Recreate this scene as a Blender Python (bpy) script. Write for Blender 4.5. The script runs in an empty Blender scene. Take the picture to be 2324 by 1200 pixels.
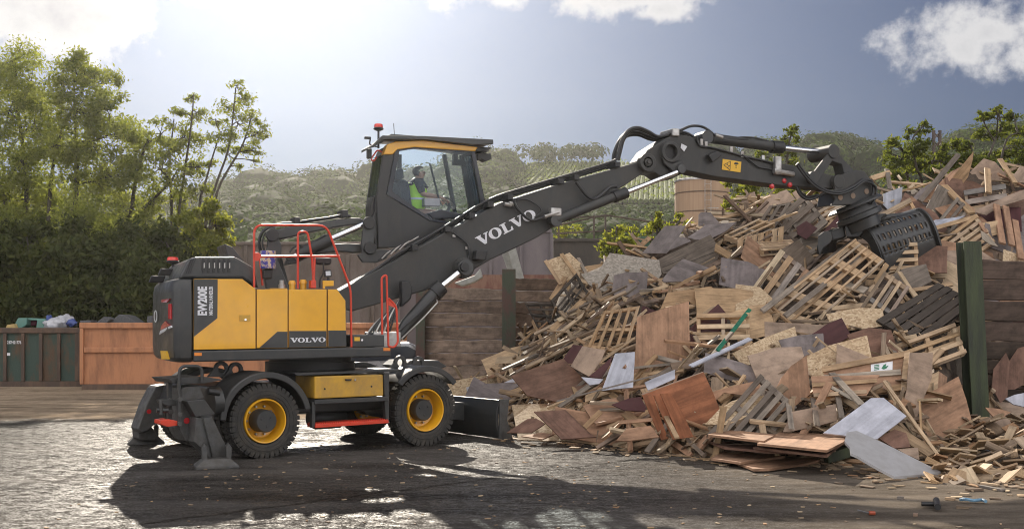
import bpy, bmesh, math, random
import numpy as np
from mathutils import Vector, Matrix, noise
R = math.radians
rng = np.random.default_rng(7); random.seed(7)
SC = bpy.context.scene
# ------------------------------------------------------------------ camera, sky, sun, exposure
CX, HY, F, CH = 1162.0, 735.0, 2500.0, 1.85
cam_d = bpy.data.cameras.new('camera'); cam = bpy.data.objects.new('camera', cam_d); SC.collection.objects.link(cam)
cam.location = (0, 0, CH); cam.rotation_euler = (R(90), 0, 0)
cam_d.sensor_width = 36; cam_d.lens = 36*F/2324; cam_d.shift_y = (HY-600)/2324
cam_d.clip_start = 0.1; cam_d.clip_end = 6000
SC.camera = cam
SUN_AZ, SUN_EL = -12.0, 27.5        # azimuth from +Y toward +X, elevation
SD = Vector((math.sin(R(SUN_AZ))*math.cos(R(SUN_EL)), math.cos(R(SUN_AZ))*math.cos(R(SUN_EL)), math.sin(R(SUN_EL))))
sl = bpy.data.lights.new('sun', 'SUN'); sl.energy = 5.0; sl.angle = R(0.6); sl.color = (1.0, 0.90, 0.76)
so = bpy.data.objects.new('sun', sl); SC.collection.objects.link(so)
so.rotation_euler = (-SD).to_track_quat('-Z', 'Y').to_euler()
SC.view_settings.view_transform = 'Standard'; SC.view_settings.look = 'None'
SC.view_settings.gamma = 1; SC.view_settings.exposure = 0.85
try:
    SC.cycles.use_denoising = True; SC.cycles.denoiser = 'OPENIMAGEDENOISE'
    SC.cycles.filter_width = 1.05; SC.cycles.max_bounces = 8; SC.cycles.transparent_max_bounces = 12; SC.cycles.volume_bounces = 0
    SC.cycles.sample_clamp_indirect = 6; SC.cycles.caustics_reflective = False; SC.cycles.caustics_refractive = False
except Exception: pass

def nodes(nt):
    def N(t, **k):
        n = nt.nodes.new(t)
        for a, b in k.items():
            if a.startswith('i_'):
                key = a[2:]; key = int(key) if key.isdigit() else key.replace('_', ' ')
                n.inputs[key].default_value = b
            else: setattr(n, a, b)
        return n
    def L(a, ao, b, bi): nt.links.new(a.outputs[ao], b.inputs[bi])
    return N, L

W = bpy.data.worlds.new('World'); SC.world = W; W.use_nodes = True
nt = W.node_tree; nt.nodes.clear(); N, L = nodes(nt)
def M_(op, a, b=None, c=None):
    n = N('ShaderNodeMath', operation=op)
    for i, v in enumerate((a, b, c)):
        if v is None: continue
        if isinstance(v, (int, float)): n.inputs[i].default_value = v
        else: nt.links.new(v, n.inputs[i])
    return n.outputs[0]
sky = N('ShaderNodeTexSky', sky_type='NISHITA', sun_disc=False, sun_elevation=R(SUN_EL), sun_rotation=R(SUN_AZ),
        air_density=1.0, dust_density=3.0, ozone_density=1.4, altitude=200)
geo = N('ShaderNodeTexCoord')
sep = N('ShaderNodeSeparateXYZ'); L(geo, 'Generated', sep, 0)
X, Y, Z = sep.outputs
hs = N('ShaderNodeHueSaturation'); hs.inputs['Saturation'].default_value = 1.0; L(sky, 0, hs, 'Color')
tint = N('ShaderNodeMix', data_type='RGBA', blend_type='MULTIPLY'); tint.inputs[0].default_value = 1
L(hs, 0, tint, 6); tint.inputs[7].default_value = (0.122, 0.178, 0.305, 1)
# clouds: soft masses at fixed compass directions, broken up by noise
n1 = N('ShaderNodeTexNoise'); n1.inputs['Scale'].default_value = 9; n1.inputs['Detail'].default_value = 9; n1.inputs['Roughness'].default_value = 0.6
L(geo, 'Generated', n1, 'Vector')
n2 = N('ShaderNodeTexNoise'); n2.inputs['Scale'].default_value = 34; n2.inputs['Detail'].default_value = 7; n2.inputs['Roughness'].default_value = 0.62
L(geo, 'Generated', n2, 'Vector')
fld = None
for (px, py, rx, ry, a) in [(2265, 75, 195, 115, 1), (2350, 130, 160, 90, 1), (1420, -20, 230, 75, 1), (1500, 22, 110, 38, .8), (690, -10, 150, 62, 1),
                            (90, 20, 330, 120, 1.1), (480, -30, 150, 60, .9), (1000, 0, 80, 55, .55), (1160, -10, 90, 30, .5), (-350, 60, 300, 140, 1),
                            (2900, 150, 380, 150, 1), (3600, -100, 500, 200, 1), (-1200, -100, 500, 220, 1), (1300, -700, 900, 300, .8)]:
    d = Vector(((px-CX)/F, 1, (HY-py)/F)); n = d.length; d.normalize()
    u = M_('DIVIDE', M_('SUBTRACT', X, d.x), rx/F/n); v = M_('DIVIDE', M_('SUBTRACT', Z, d.z), ry/F/n)
    q = M_('MULTIPLY', M_('SUBTRACT', 1.0, M_('SQRT', M_('ADD', M_('MULTIPLY', u, u), M_('MULTIPLY', v, v)))), a)
    fld = q if fld is None else M_('MAXIMUM', fld, q)
fld = M_('ADD', M_('MAXIMUM', fld, -1.5), M_('ADD', M_('MULTIPLY', M_('SUBTRACT', n1.outputs[0], .5), 2.6), M_('MULTIPLY', M_('SUBTRACT', n2.outputs[0], .5), 1.3)))
mr = N('ShaderNodeMapRange', interpolation_type='SMOOTHSTEP'); nt.links.new(fld, mr.inputs[0])
mr.inputs[1].default_value = 0.05; mr.inputs[2].default_value = 0.62; mr.inputs[4].default_value = 0.93
front = M_('GREATER_THAN', Y, 0.0)
cm = M_('MULTIPLY', mr.outputs[0], front)
# thick parts of a cloud are greyer, thin parts near the sun brighter
thick = N('ShaderNodeMapRange'); nt.links.new(fld, thick.inputs[0]); thick.inputs[1].default_value = .3; thick.inputs[2].default_value = 1.6
ccol = N('ShaderNodeMix', data_type='RGBA'); nt.links.new(thick.outputs[0], ccol.inputs[0])
ccol.inputs[6].default_value = (8.4, 8.3, 8.3, 1); ccol.inputs[7].default_value = (4.6, 4.7, 5.1, 1)
mix = N('ShaderNodeMix', data_type='RGBA'); nt.links.new(cm, mix.inputs[0]); L(tint, 2, mix, 6); L(ccol, 2, mix, 7)
# unseen bright cumulus added over the sky behind the camera, to fill shaded sides
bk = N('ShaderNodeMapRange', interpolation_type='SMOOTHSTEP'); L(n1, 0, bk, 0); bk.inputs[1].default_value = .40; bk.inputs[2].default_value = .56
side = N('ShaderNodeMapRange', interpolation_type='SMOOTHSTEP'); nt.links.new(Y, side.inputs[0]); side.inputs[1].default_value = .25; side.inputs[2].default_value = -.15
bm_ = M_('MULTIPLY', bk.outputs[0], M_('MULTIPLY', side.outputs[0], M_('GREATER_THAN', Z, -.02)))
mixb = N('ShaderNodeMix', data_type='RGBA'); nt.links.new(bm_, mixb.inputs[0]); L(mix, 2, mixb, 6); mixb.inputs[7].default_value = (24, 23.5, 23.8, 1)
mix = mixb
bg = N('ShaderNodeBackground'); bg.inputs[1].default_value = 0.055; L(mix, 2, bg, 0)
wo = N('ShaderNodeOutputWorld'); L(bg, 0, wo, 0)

# ------------------------------------------------------------------ helpers
COL = SC.collection
wloc = {}
def ray(px, py): return Vector(((px-CX)/F, 1.0, (HY-py)/F))
def at(px, py, depth):
    r = ray(px, py)*depth; r.z += CH; return r
def gpt(px, py, z=0.0):
    d = (z-CH)/((HY-py)/F); return at(px, py, d)
def zoom(o, pts): return [(o[0]+x/o[2], o[1]+y/o[2]) for x, y in pts]
Z1=(290,480,2.857); Z2=(290,780,2.554); Z3=(780,260,3.0); Z4=(1100,260,3.333); Z5=(1600,280,3.333); Z6=(540,460,4.0); Z7=(0,640,4.0)
Y1=(900,520,3.158); Y2=(1400,340,4.0); Y3=(1850,220,3.5295); Y4=(1050,640,3.0); Y5=(1600,540,3.333); Y6=(1600,800,3.0)
S1=(880,340,7.5); S2=(290,800,4.2857); S3=(480,400,5.533); S4=(2050,540,2.609); S5=(1500,160,3.75)

class Frame:
    def __init__(s, ox, oy, th):
        s.O = Vector((ox, oy, 0)); s.u = Vector((math.cos(th), math.sin(th), 0)); s.v = Vector((-math.sin(th), math.cos(th), 0))
    def pt(f, s, w, z): return f.O+f.u*s+f.v*w+Vector((0, 0, z))
    def px(f, px, py, w):
        r = ray(px, py); t = (w+f.O.dot(f.v))/r.dot(f.v); p = r*t; p.z += CH
        return ((p-f.O).dot(f.u), p.z)
    def world(f, px, py, w):
        s, z = f.px(px, py, w); return f.pt(s, w, z)
    def scale(f, px, w):            # metres per pixel of the picture at that column on that plane
        r = ray(px, HY); return (w+f.O.dot(f.v))/r.dot(f.v)/F

class MB:
    def __init__(s): s.v = []; s.f = []; s.uv = []; s.t = []
    def add(s, vs, fs, uvs=None, t=None):
        o = len(s.v); s.v += [Vector(a) for a in vs]; s.f += [tuple(i+o for i in f) for f in fs]
        if uvs is not None: s.uv += uvs
        if t is not None: s.t += [t]*len(fs)
    def box(s, c, hx, hy, hz):
        c = Vector(c); hx, hy, hz = Vector(hx), Vector(hy), Vector(hz)
        vs = [c+hx*a+hy*b+hz*d for a in (-1, 1) for b in (-1, 1) for d in (-1, 1)]
        s.add(vs, [(0,1,3,2),(4,6,7,5),(0,4,5,1),(2,3,7,6),(0,2,6,4),(1,5,7,3)]); return s
    def wbox(s, x0, x1, y0, y1, z0, z1):
        return s.box(((x0+x1)/2,(y0+y1)/2,(z0+z1)/2), (abs(x1-x0)/2,0,0), (0,abs(y1-y0)/2,0), (0,0,abs(z1-z0)/2))
    def loop_prism(s, a, b):         # a, b: matching loops of points
        n = len(a); s.add(list(a)+list(b), [tuple(range(n))[::-1], tuple(range(n, 2*n))]+[(i, (i+1) % n, n+(i+1) % n, n+i) for i in range(n)]); return s
    def fprism(s, F_, pts, w0, w1, px=True, wp=None):
        q = [F_.px(x, y, w0 if wp is None else wp) for x, y in pts] if px else pts
        return s.loop_prism([F_.pt(a, w0, z) for a, z in q], [F_.pt(a, w1, z) for a, z in q])
    def ring(s, F_, outer, inner, w0, w1):   # plate with a hole; outer and inner have equal counts, (s,z) pairs
        n = len(outer); A = [F_.pt(a, w0, z) for a, z in outer]; B = [F_.pt(a, w0, z) for a, z in inner]
        C = [F_.pt(a, w1, z) for a, z in outer]; D = [F_.pt(a, w1, z) for a, z in inner]
        fs = []
        for i in range(n):
            j = (i+1) % n
            fs += [(i, j, n+j, n+i), (2*n+i, 3*n+i, 3*n+j, 2*n+j), (i, 2*n+i, 2*n+j, j), (n+i, n+j, 3*n+j, 3*n+i)]
        s.add(A+B+C+D, fs); return s
    def tube(s, pts, r, n=8, caps=True):
        pts = [Vector(p) for p in pts]; rs = r if isinstance(r, (list, tuple)) else [r]*len(pts)
        vs = []; a = None
        for i, p in enumerate(pts):
            d = (pts[min(i+1, len(pts)-1)]-pts[max(i-1, 0)])
            if d.length < 1e-9: d = Vector((0, 0, 1))
            d.normalize()
            if a is None:
                a = d.cross(Vector((0.13, 0.21, 0.97)))
                if a.length < .1: a = d.cross(Vector((1, 0, 0)))
            else:
                a2 = a-d*a.dot(d)
                a = a2 if a2.length > .05 else d.cross(Vector((.3, .9, .2)))
            a = a.normalized(); b = d.cross(a)
            vs += [p+(a*math.cos(2*math.pi*k/n)+b*math.sin(2*math.pi*k/n))*rs[i] for k in range(n)]
        fs = [(i*n+k, i*n+(k+1) % n, (i+1)*n+(k+1) % n, (i+1)*n+k) for i in range(len(pts)-1) for k in range(n)]
        if caps: fs += [tuple(range(n))[::-1], tuple(range((len(pts)-1)*n, len(pts)*n))]
        s.add(vs, fs); return s
    def lathe(s, c, ax, prof, n=32, caps=True):    # prof: (offset along axis, radius)
        c = Vector(c); ax = Vector(ax).normalized(); a = ax.cross(Vector((0, 0, 1)))
        if a.length < .1: a = Vector((1, 0, 0))
        a.normalize(); b = ax.cross(a)
        vs = [c+ax*o+(a*math.cos(2*math.pi*k/n)+b*math.sin(2*math.pi*k/n))*r for o, r in prof for k in range(n)]
        m = len(prof)
        fs = [(i*n+k, i*n+(k+1) % n, (i+1)*n+(k+1) % n, (i+1)*n+k) for i in range(m-1) for k in range(n)]
        if caps: fs += [tuple(range(n))[::-1], tuple(range((m-1)*n, m*n))]
        s.add(vs, fs); return s

def rnd(pts, r=.06, n=4):   # round the corners of a polyline (open) of vectors
    pts = [Vector(p) for p in pts]; out = [pts[0]]
    for i in range(1, len(pts)-1):
        a, b, c = pts[i-1], pts[i], pts[i+1]; d1 = (a-b); d2 = (c-b); k = min(r, d1.length*.45, d2.length*.45)
        p, q = b+d1.normalized()*k, b+d2.normalized()*k
        for j in range(n+1):
            t = j/n; out.append(p*(1-t)**2+b*2*t*(1-t)+q*t*t)
    return out+[pts[-1]]
def spline(pts, k=6):
    pts = [Vector(p) for p in pts]; P = [pts[0]]+pts+[pts[-1]]; out = []
    for i in range(1, len(P)-2):
        for j in range(k):
            t = j/k; a, b, c, d = P[i-1:i+3]
            out.append(0.5*((2*b)+(c-a)*t+(2*a-5*b+4*c-d)*t*t+(3*b-a-3*c+d)*t**3))
    return out+[pts[-1]]

def meta(o, label=None, cat=None, group=None, kind=None):
    if label: o['label'] = label
    if cat: o['category'] = cat
    if group: o['group'] = group
    if kind: o['kind'] = kind
    return o
def empty(name, loc, label, cat, group=None):
    o = bpy.data.objects.new(name, None); COL.objects.link(o); o.location = loc; o.empty_display_size = .2
    wloc[o] = Vector(loc); return meta(o, label, cat, group)
def obj(name, mb, mat, parent=None, bevel=0, smooth=None, seg=2):
    me = bpy.data.meshes.new(name)
    if parent is not None: off = wloc[parent]
    else:
        xs = [v.x for v in mb.v]; ys = [v.y for v in mb.v]
        off = Vector(((min(xs)+max(xs))/2, (min(ys)+max(ys))/2, min(v.z for v in mb.v)))
    me.from_pydata([tuple(v-off) for v in mb.v], [], mb.f); me.validate(clean_customdata=False)
    o = bpy.data.objects.new(name, me); COL.objects.link(o); me.materials.append(mat)
    if mb.uv and len(mb.uv) == len(me.loops):
        ul = me.uv_layers.new(name='UVMap'); ul.data.foreach_set('uv', np.array(mb.uv, 'f').ravel())
    if parent is not None: o.parent = parent
    else: o.location = off
    wloc[o] = off
    bm = bmesh.new(); bm.from_mesh(me); bmesh.ops.recalc_face_normals(bm, faces=bm.faces); bm.to_mesh(me); bm.free()
    if smooth: 
        me.shade_smooth()
        try: me.set_sharp_from_angle(angle=R(smooth))
        except Exception: pass
    if bevel:
        m = o.modifiers.new('bevel', 'BEVEL'); m.width = bevel; m.segments = seg; m.limit_method = 'ANGLE'; m.angle_limit = R(40)
        m.harden_normals = False
    return o
def thing(name, mb, mat, label, cat, group=None, **k): return meta(obj(name, mb, mat, **k), label, cat, group)
def struct(name, mb, mat, **k): return meta(obj(name, mb, mat, **k), kind='structure')

# ------------------------------------------------------------------ materials
def newmat(name):
    m = bpy.data.materials.new(name); m.use_nodes = True; m.node_tree.nodes.clear(); return m
def ramp(N, stops, interp='LINEAR'):
    r = N('ShaderNodeValToRGB'); r.color_ramp.interpolation = interp; e = r.color_ramp.elements
    while len(e) < len(stops): e.new(0.5)
    for k, (p, c) in enumerate(stops):
        e[k].position = p; e[k].color = (c[0], c[1], c[2], 1) if not isinstance(c, (int, float)) else (c, c, c, 1)
    return r
def paint(name, col, col2=None, rough=.45, nscale=6, amt=(.4, .7), metal=0, bump=0, bscale=60, coat=0, rvar=.12, spec=.5, stretch=(1, 1, 1), dust=0, dcol=(.17, .14, .105)):
    m = newmat(name); N, L = nodes(m.node_tree)
    tc = N('ShaderNodeTexCoord'); mp = N('ShaderNodeMapping'); mp.inputs['Scale'].default_value = stretch; L(tc, 'Object', mp, 0)
    n = N('ShaderNodeTexNoise'); n.inputs['Scale'].default_value = nscale; n.inputs['Detail'].default_value = 8; n.inputs['Roughness'].default_value = .65; L(mp, 0, n, 'Vector')
    r = ramp(N, [(amt[0], col), (amt[1], col2 or tuple(c*.8 for c in col))]); L(n, 0, r, 0)
    b = N('ShaderNodeBsdfPrincipled'); b.inputs['Metallic'].default_value = metal
    if dust:
        nd = N('ShaderNodeTexNoise'); nd.inputs['Scale'].default_value = 2.3; nd.inputs['Detail'].default_value = 10; nd.inputs['Roughness'].default_value = .78; nd.inputs['Distortion'].default_value = .8
        md_ = N('ShaderNodeMapping'); md_.inputs['Scale'].default_value = (1, 1, .55); L(tc, 'Object', md_, 0); L(md_, 0, nd, 'Vector')
        rd = ramp(N, [(.42, 0.0), (.75, dust)]); L(nd, 0, rd, 0); mxd = N('ShaderNodeMix', data_type='RGBA'); L(rd, 0, mxd, 0); L(r, 0, mxd, 6); mxd.inputs[7].default_value = (*dcol, 1); L(mxd, 2, b, 'Base Color')
    else: L(r, 0, b, 'Base Color')
    b.inputs['Coat Weight'].default_value = coat; b.inputs['Specular IOR Level'].default_value = spec
    rr = N('ShaderNodeMapRange'); L(n, 0, rr, 0); rr.inputs[1].default_value = .3; rr.inputs[2].default_value = .7
    rr.inputs[3].default_value = max(0.02, rough-rvar); rr.inputs[4].default_value = min(1, rough+rvar); L(rr, 0, b, 'Roughness')
    if bump:
        n2 = N('ShaderNodeTexNoise'); n2.inputs['Scale'].default_value = bscale; n2.inputs['Detail'].default_value = 6; L(mp, 0, n2, 'Vector')
        bp = N('ShaderNodeBump'); bp.inputs['Strength'].default_value = bump; bp.inputs['Distance'].default_value = .02; L(n2, 0, bp, 'Height'); L(bp, 0, b, 'Normal')
    o = N('ShaderNodeOutputMaterial'); L(b, 0, o, 0); return m
def wood(name, cols, rough=.7, bump=.35, grain=1.0, dirt=.35):
    m = newmat(name); N, L = nodes(m.node_tree)
    uv = N('ShaderNodeUVMap'); oi = N('ShaderNodeObjectInfo'); at_ = N('ShaderNodeAttribute', attribute_name='tint')
    ad = N('ShaderNodeMath', operation='ADD'); L(oi, 'Random', ad, 0); L(at_, 'Fac', ad, 1)
    fr = N('ShaderNodeMath', operation='FRACT'); L(ad, 0, fr, 0)
    off = N('ShaderNodeMath', operation='MULTIPLY'); L(ad, 0, off, 0); off.inputs[1].default_value = 57.3
    va = N('ShaderNodeVectorMath', operation='ADD'); L(uv, 0, va, 0)
    cb = N('ShaderNodeCombineXYZ'); L(off, 0, cb, 0); L(off, 0, cb, 1); L(off, 0, cb, 2); L(cb, 0, va, 1)
    mp = N('ShaderNodeMapping'); mp.inputs['Scale'].default_value = (1.6*grain, 26*grain, 26); L(va, 0, mp, 0)
    n = N('ShaderNodeTexNoise'); n.inputs['Scale'].default_value = 1.0; n.inputs['Detail'].default_value = 6; n.inputs['Roughness'].default_value = .6; n.inputs['Distortion'].default_value = .6; L(mp, 0, n, 'Vector')
    mp2 = N('ShaderNodeMapping'); mp2.inputs['Scale'].default_value = (2.2, 3, 3); L(va, 0, mp2, 0)
    n2 = N('ShaderNodeTexNoise'); n2.inputs['Scale'].default_value = 1.5; n2.inputs['Detail'].default_value = 7; n2.inputs['Roughness'].default_value = .7; L(mp2, 0, n2, 'Vector')
    base = ramp(N, [(k/max(1, len(cols)-1)*.98, c) for k, c in enumerate(cols)]); L(fr, 0, base, 0)
    g = ramp(N, [(.3, .62), (.55, 1.0), (.7, 1.12)]); L(n, 0, g, 0)
    mu = N('ShaderNodeMix', data_type='RGBA', blend_type='MULTIPLY'); mu.inputs[0].default_value = 1; L(base, 0, mu, 6); L(g, 0, mu, 7)
    d = ramp(N, [(.35, tuple([1-dirt]*3)), (.6, (1, 1, 1))]); L(n2, 0, d, 0)
    mu2 = N('ShaderNodeMix', data_type='RGBA', blend_type='MULTIPLY'); mu2.inputs[0].default_value = 1; L(mu, 2, mu2, 6); L(d, 0, mu2, 7)
    b = N('ShaderNodeBsdfPrincipled'); L(mu2, 2, b, 'Base Color'); b.inputs['Roughness'].default_value = rough; b.inputs['Specular IOR Level'].default_value = .18
    bp = N('ShaderNodeBump'); bp.inputs['Strength'].default_value = bump; bp.inputs['Distance'].default_value = .004; L(n, 0, bp, 'Height'); L(bp, 0, b, 'Normal')
    o = N('ShaderNodeOutputMaterial'); L(b, 0, o, 0); return m
def leafmat(name, c1, c2, trans=.45, scale=.35):
    m = newmat(name); N, L = nodes(m.node_tree)
    at_ = N('ShaderNodeAttribute', attribute_name='tint')
    r = ramp(N, [(.0, c1), (1.0, c2)]); L(at_, 'Fac', r, 0)
    b = N('ShaderNodeBsdfPrincipled'); L(r, 0, b, 'Base Color'); b.inputs['Roughness'].default_value = .75; b.inputs['Specular IOR Level'].default_value = .10
    t = N('ShaderNodeBsdfTranslucent'); br = N('ShaderNodeMix', data_type='RGBA', blend_type='MULTIPLY'); br.inputs[0].default_value = 1
    L(r, 0, br, 6); br.inputs[7].default_value = (2.1, 2.05, .9, 1); L(br, 2, t, 0)
    mx = N('ShaderNodeMixShader'); mx.inputs[0].default_value = trans; L(b, 0, mx, 1); L(t, 0, mx, 2)
    o = N('ShaderNodeOutputMaterial'); L(mx, 0, o, 0); return m
def rusty(name, base, rust, scale=3, lo=.45, hi=.6, rough=.75, stretch=(1, 1, .35)):
    return paint(name, base, rust, rough=rough, nscale=scale, amt=(lo, hi), bump=.4, bscale=30, stretch=stretch)

m_dark = paint('graphite_paint', (.026, .028, .029), (.044, .042, .039), rough=.42, nscale=5, amt=(.45, .75), coat=.1, bump=.03, bscale=200, dust=.16)
m_boom = paint('boom_graphite_paint', (.030, .031, .031), (.046, .044, .040), rough=.58, nscale=3, amt=(.45, .75), bump=.05, bscale=120, dust=.18)
m_black = paint('black_plastic', (.014, .014, .015), (.03, .028, .026), rough=.5, nscale=8)
m_yel = paint('yellow_paint', (.82, .405, .010), (.72, .35, .016), rough=.33, nscale=3.2, coat=.35, rvar=.06, dust=.12, dcol=(.38, .25, .10))
m_yel2 = paint('dusty_yellow_paint', (.62, .34, .03), (.42, .24, .05), rough=.45, nscale=4, amt=(.4, .75), dust=.5)
m_red = paint('red_rail_paint', (.68, .055, .022), (.55, .05, .02), rough=.35, nscale=12)
m_tyre = paint('tyre_rubber', (.020, .020, .019), (.055, .048, .040), rough=.75, nscale=9, amt=(.42, .72), bump=.2, bscale=80, dust=.35)
m_chrome = paint('chrome_rod', (.75, .77, .8), (.7, .7, .72), rough=.12, metal=1, rvar=.03)
m_steel = paint('bare_steel', (.45, .44, .42), (.25, .22, .2), rough=.38, metal=.8)
m_stab = paint('worn_grey_steel', (.070, .072, .071), (.045, .042, .039), rough=.55, nscale=9, amt=(.38, .62), bump=.25, bscale=60, dust=.3)
m_white = paint('white_lettering', (.72, .72, .74), (.62, .62, .64), rough=.5)
m_orange = paint('orange_lens', (.85, .25, .03), rough=.25)
m_redlens = paint('red_lens', (.55, .015, .02), rough=.15, coat=.5)
m_stick = paint('yellow_sticker', (.78, .45, .03), (.7, .4, .04), rough=.5)
m_hose = paint('hose_rubber', (.016, .016, .017), (.03, .03, .03), rough=.42)
m_skin = paint('skin', (.50, .27, .19), (.42, .22, .16), rough=.5)
m_hair = paint('dark_hair', (.045, .038, .034), (.1, .09, .085), rough=.7, nscale=60)
m_shirt = paint('dark_shirt', (.03, .034, .05), rough=.85)
m_vest = paint('high_visibility_fabric', (.50, .85, .04), (.42, .72, .04), rough=.8)
m_seat = paint('seat_fabric', (.03, .035, .045), rough=.9)
def glassmat(name, tint, gloss=.03, trans=1):
    m = newmat(name); N, L = nodes(m.node_tree)
    t = N('ShaderNodeBsdfTransparent'); t.inputs[0].default_value = (*tint, 1)
    g = N('ShaderNodeBsdfGlossy'); g.inputs['Roughness'].default_value = gloss; g.inputs[0].default_value = (.9, .95, 1, 1)
    f = N('ShaderNodeFresnel'); f.inputs[0].default_value = 1.28
    mx = N('ShaderNodeMixShader'); L(f, 0, mx, 0); L(t, 0, mx, 1); L(g, 0, mx, 2)
    o = N('ShaderNodeOutputMaterial'); L(mx, 0, o, 0); return m
m_glass = glassmat('tinted_glass', (.88, .94, .97))
m_pine = wood('fresh_pine', [(.44, .29, .16), (.58, .41, .25), (.38, .24, .13), (.66, .50, .33), (.52, .36, .22), (.40, .34, .27)])
m_greyw = wood('weathered_wood', [(.22, .185, .15), (.30, .25, .2), (.16, .13, .105), (.26, .2, .15)])
m_mixw = wood('mixed_scrap_wood', [(.48, .33, .19), (.26, .19, .13), (.62, .46, .30), (.20, .15, .11), (.54, .35, .19), (.33, .25, .18), (.12, .08, .055), (.70, .56, .38), (.34, .31, .28), (.40, .23, .13), (.22, .20, .18)])
m_darkw = wood('dark_pallet_wood', [(.075, .062, .052), (.10, .08, .065), (.055, .048, .04)])
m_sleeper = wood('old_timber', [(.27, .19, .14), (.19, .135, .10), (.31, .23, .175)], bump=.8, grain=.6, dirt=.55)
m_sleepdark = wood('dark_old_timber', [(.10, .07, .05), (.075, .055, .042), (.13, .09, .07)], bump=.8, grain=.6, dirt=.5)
m_plytan = wood('tan_plywood', [(.40, .235, .145), (.43, .26, .165)], bump=.1, grain=.35, dirt=.42)
m_plybr = wood('brown_plywood', [(.20, .115, .08), (.23, .13, .095)], bump=.1, grain=.35, dirt=.45)
m_redw = wood('reddish_veneer', [(.30, .115, .055), (.34, .14, .07)], bump=.08, grain=.5, dirt=.4)
m_maroon = wood('maroon_board', [(.075, .030, .030), (.09, .036, .036)], rough=.55, bump=.05, grain=.2, dirt=.2)
m_card = wood('beige_hardboard', [(.36, .26, .19), (.42, .31, .23)], bump=.08, grain=.2, dirt=.42)
m_greyp = wood('grey_coated_board', [(.23, .195, .185), (.25, .21, .2)], rough=.5, bump=.05, grain=.2, dirt=.42)
m_whitep = wood('white_coated_board', [(.44, .45, .50), (.52, .52, .57)], rough=.4, bump=.04, grain=.2, dirt=.28)
m_greenw = paint('green_painted_wood', (.015, .16, .085), (.012, .10, .06), rough=.5)
def osbmat(name, c1, c2, c3):
    m = newmat(name); N, L = nodes(m.node_tree)
    tc = N('ShaderNodeTexCoord'); v = N('ShaderNodeTexVoronoi'); v.inputs['Scale'].default_value = 28
    mp = N('ShaderNodeMapping'); mp.inputs['Rotation'].default_value = (.4, .3, .7); mp.inputs['Scale'].default_value = (1, 2.2, 1.4); L(tc, 'Object', mp, 0); L(mp, 0, v, 'Vector')
    sp = N('ShaderNodeSeparateColor'); L(v, 'Color', sp, 0)
    r = ramp(N, [(.1, c1), (.5, c2), (.9, c3)]); L(sp, 0, r, 0)
    b = N('ShaderNodeBsdfPrincipled'); L(r, 0, b, 'Base Color'); b.inputs['Roughness'].default_value = .7
    o = N('ShaderNodeOutputMaterial'); L(b, 0, o, 0); return m
m_osb = osbmat('pale_chipboard', (.34, .23, .13), (.48, .35, .21), (.58, .45, .29))
m_osbg = osbmat('greyed_chipboard', (.25, .22, .18), (.33, .29, .24), (.42, .37, .31))
MATW = {'pine': m_pine, 'grey': m_greyw, 'mix': m_mixw, 'dark': m_darkw, 'tan': m_plytan, 'brown': m_plybr, 'red': m_redw, 'maroon': m_maroon, 'card': m_card,
        'greyp': m_greyp, 'white': m_whitep, 'green': m_greenw, 'osb': m_osb, 'osbg': m_osbg, 'sleep': m_sleeper}
def quadcloud(name, C, A, B, tint, mat, parent=None, loc=None):   # many small faces as ONE mesh: centres, half axes
    n = len(C); V = np.empty((n, 4, 3), 'f'); V[:, 0] = C-A; V[:, 1] = C+B*.8-A*.1; V[:, 2] = C+A; V[:, 3] = C-B*.8+A*.1
    off = np.array(wloc[parent] if parent is not None else (loc or (0, 0, 0)), 'f'); V -= off
    me = bpy.data.meshes.new(name); me.vertices.add(n*4); me.vertices.foreach_set('co', V.ravel())
    me.loops.add(n*4); me.loops.foreach_set('vertex_index', np.arange(n*4, dtype='i'))
    me.polygons.add(n); me.polygons.foreach_set('loop_start', np.arange(0, n*4, 4, dtype='i')); me.polygons.foreach_set('loop_total', np.full(n, 4, 'i'))
    a = me.attributes.new('tint', 'FLOAT', 'FACE'); a.data.foreach_set('value', np.asarray(tint, 'f'))
    me.update(); me.materials.append(mat); o = bpy.data.objects.new(name, me); COL.objects.link(o)
    if parent is not None: o.parent = parent
    else: o.location = tuple(off)
    wloc[o] = Vector(off.tolist()); return o
def rdir(n):
    a = rng.normal(size=(n, 3)); return a/np.linalg.norm(a, axis=1)[:, None]
# ================================================================== the setting: ground, hills, walls
mg = newmat('yard_ground'); N, L = nodes(mg.node_tree)
def MM(op, a, b=None, c=None, nt=mg.node_tree):
    n = nt.nodes.new('ShaderNodeMath'); n.operation = op
    for i, v in enumerate((a, b, c)):
        if v is None: continue
        if isinstance(v, (int, float)): n.inputs[i].default_value = v
        else: nt.links.new(v, n.inputs[i])
    return n.outputs[0]
tc = N('ShaderNodeTexCoord'); sp = N('ShaderNodeSeparateXYZ'); L(tc, 'Object', sp, 0); gx, gy, _ = sp.outputs
def nz(scale, det=8, rough=.6, st=(1, 1, 1)):
    mp = N('ShaderNodeMapping'); mp.inputs['Scale'].default_value = st; L(tc, 'Object', mp, 0)
    n = N('ShaderNodeTexNoise'); n.inputs['Scale'].default_value = scale; n.inputs['Detail'].default_value = det; n.inputs['Roughness'].default_value = rough
    L(mp, 0, n, 'Vector'); return n.outputs[0]
big = nz(.35, 6, .6, (.5, 1.6, 1)); mid = nz(1.7, 8, .7, (.6, 1.5, 1)); fine = nz(38, 4, .7); grit = nz(130, 3, .8)
def MR(v, a, b, c, d, sm=False):
    n = N('ShaderNodeMapRange', interpolation_type='SMOOTHSTEP' if sm else 'LINEAR'); mg.node_tree.links.new(v, n.inputs[0])
    for k, q in zip((1, 2, 3, 4), (a, b, c, d)): n.inputs[k].default_value = q
    return n.outputs[0]
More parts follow.
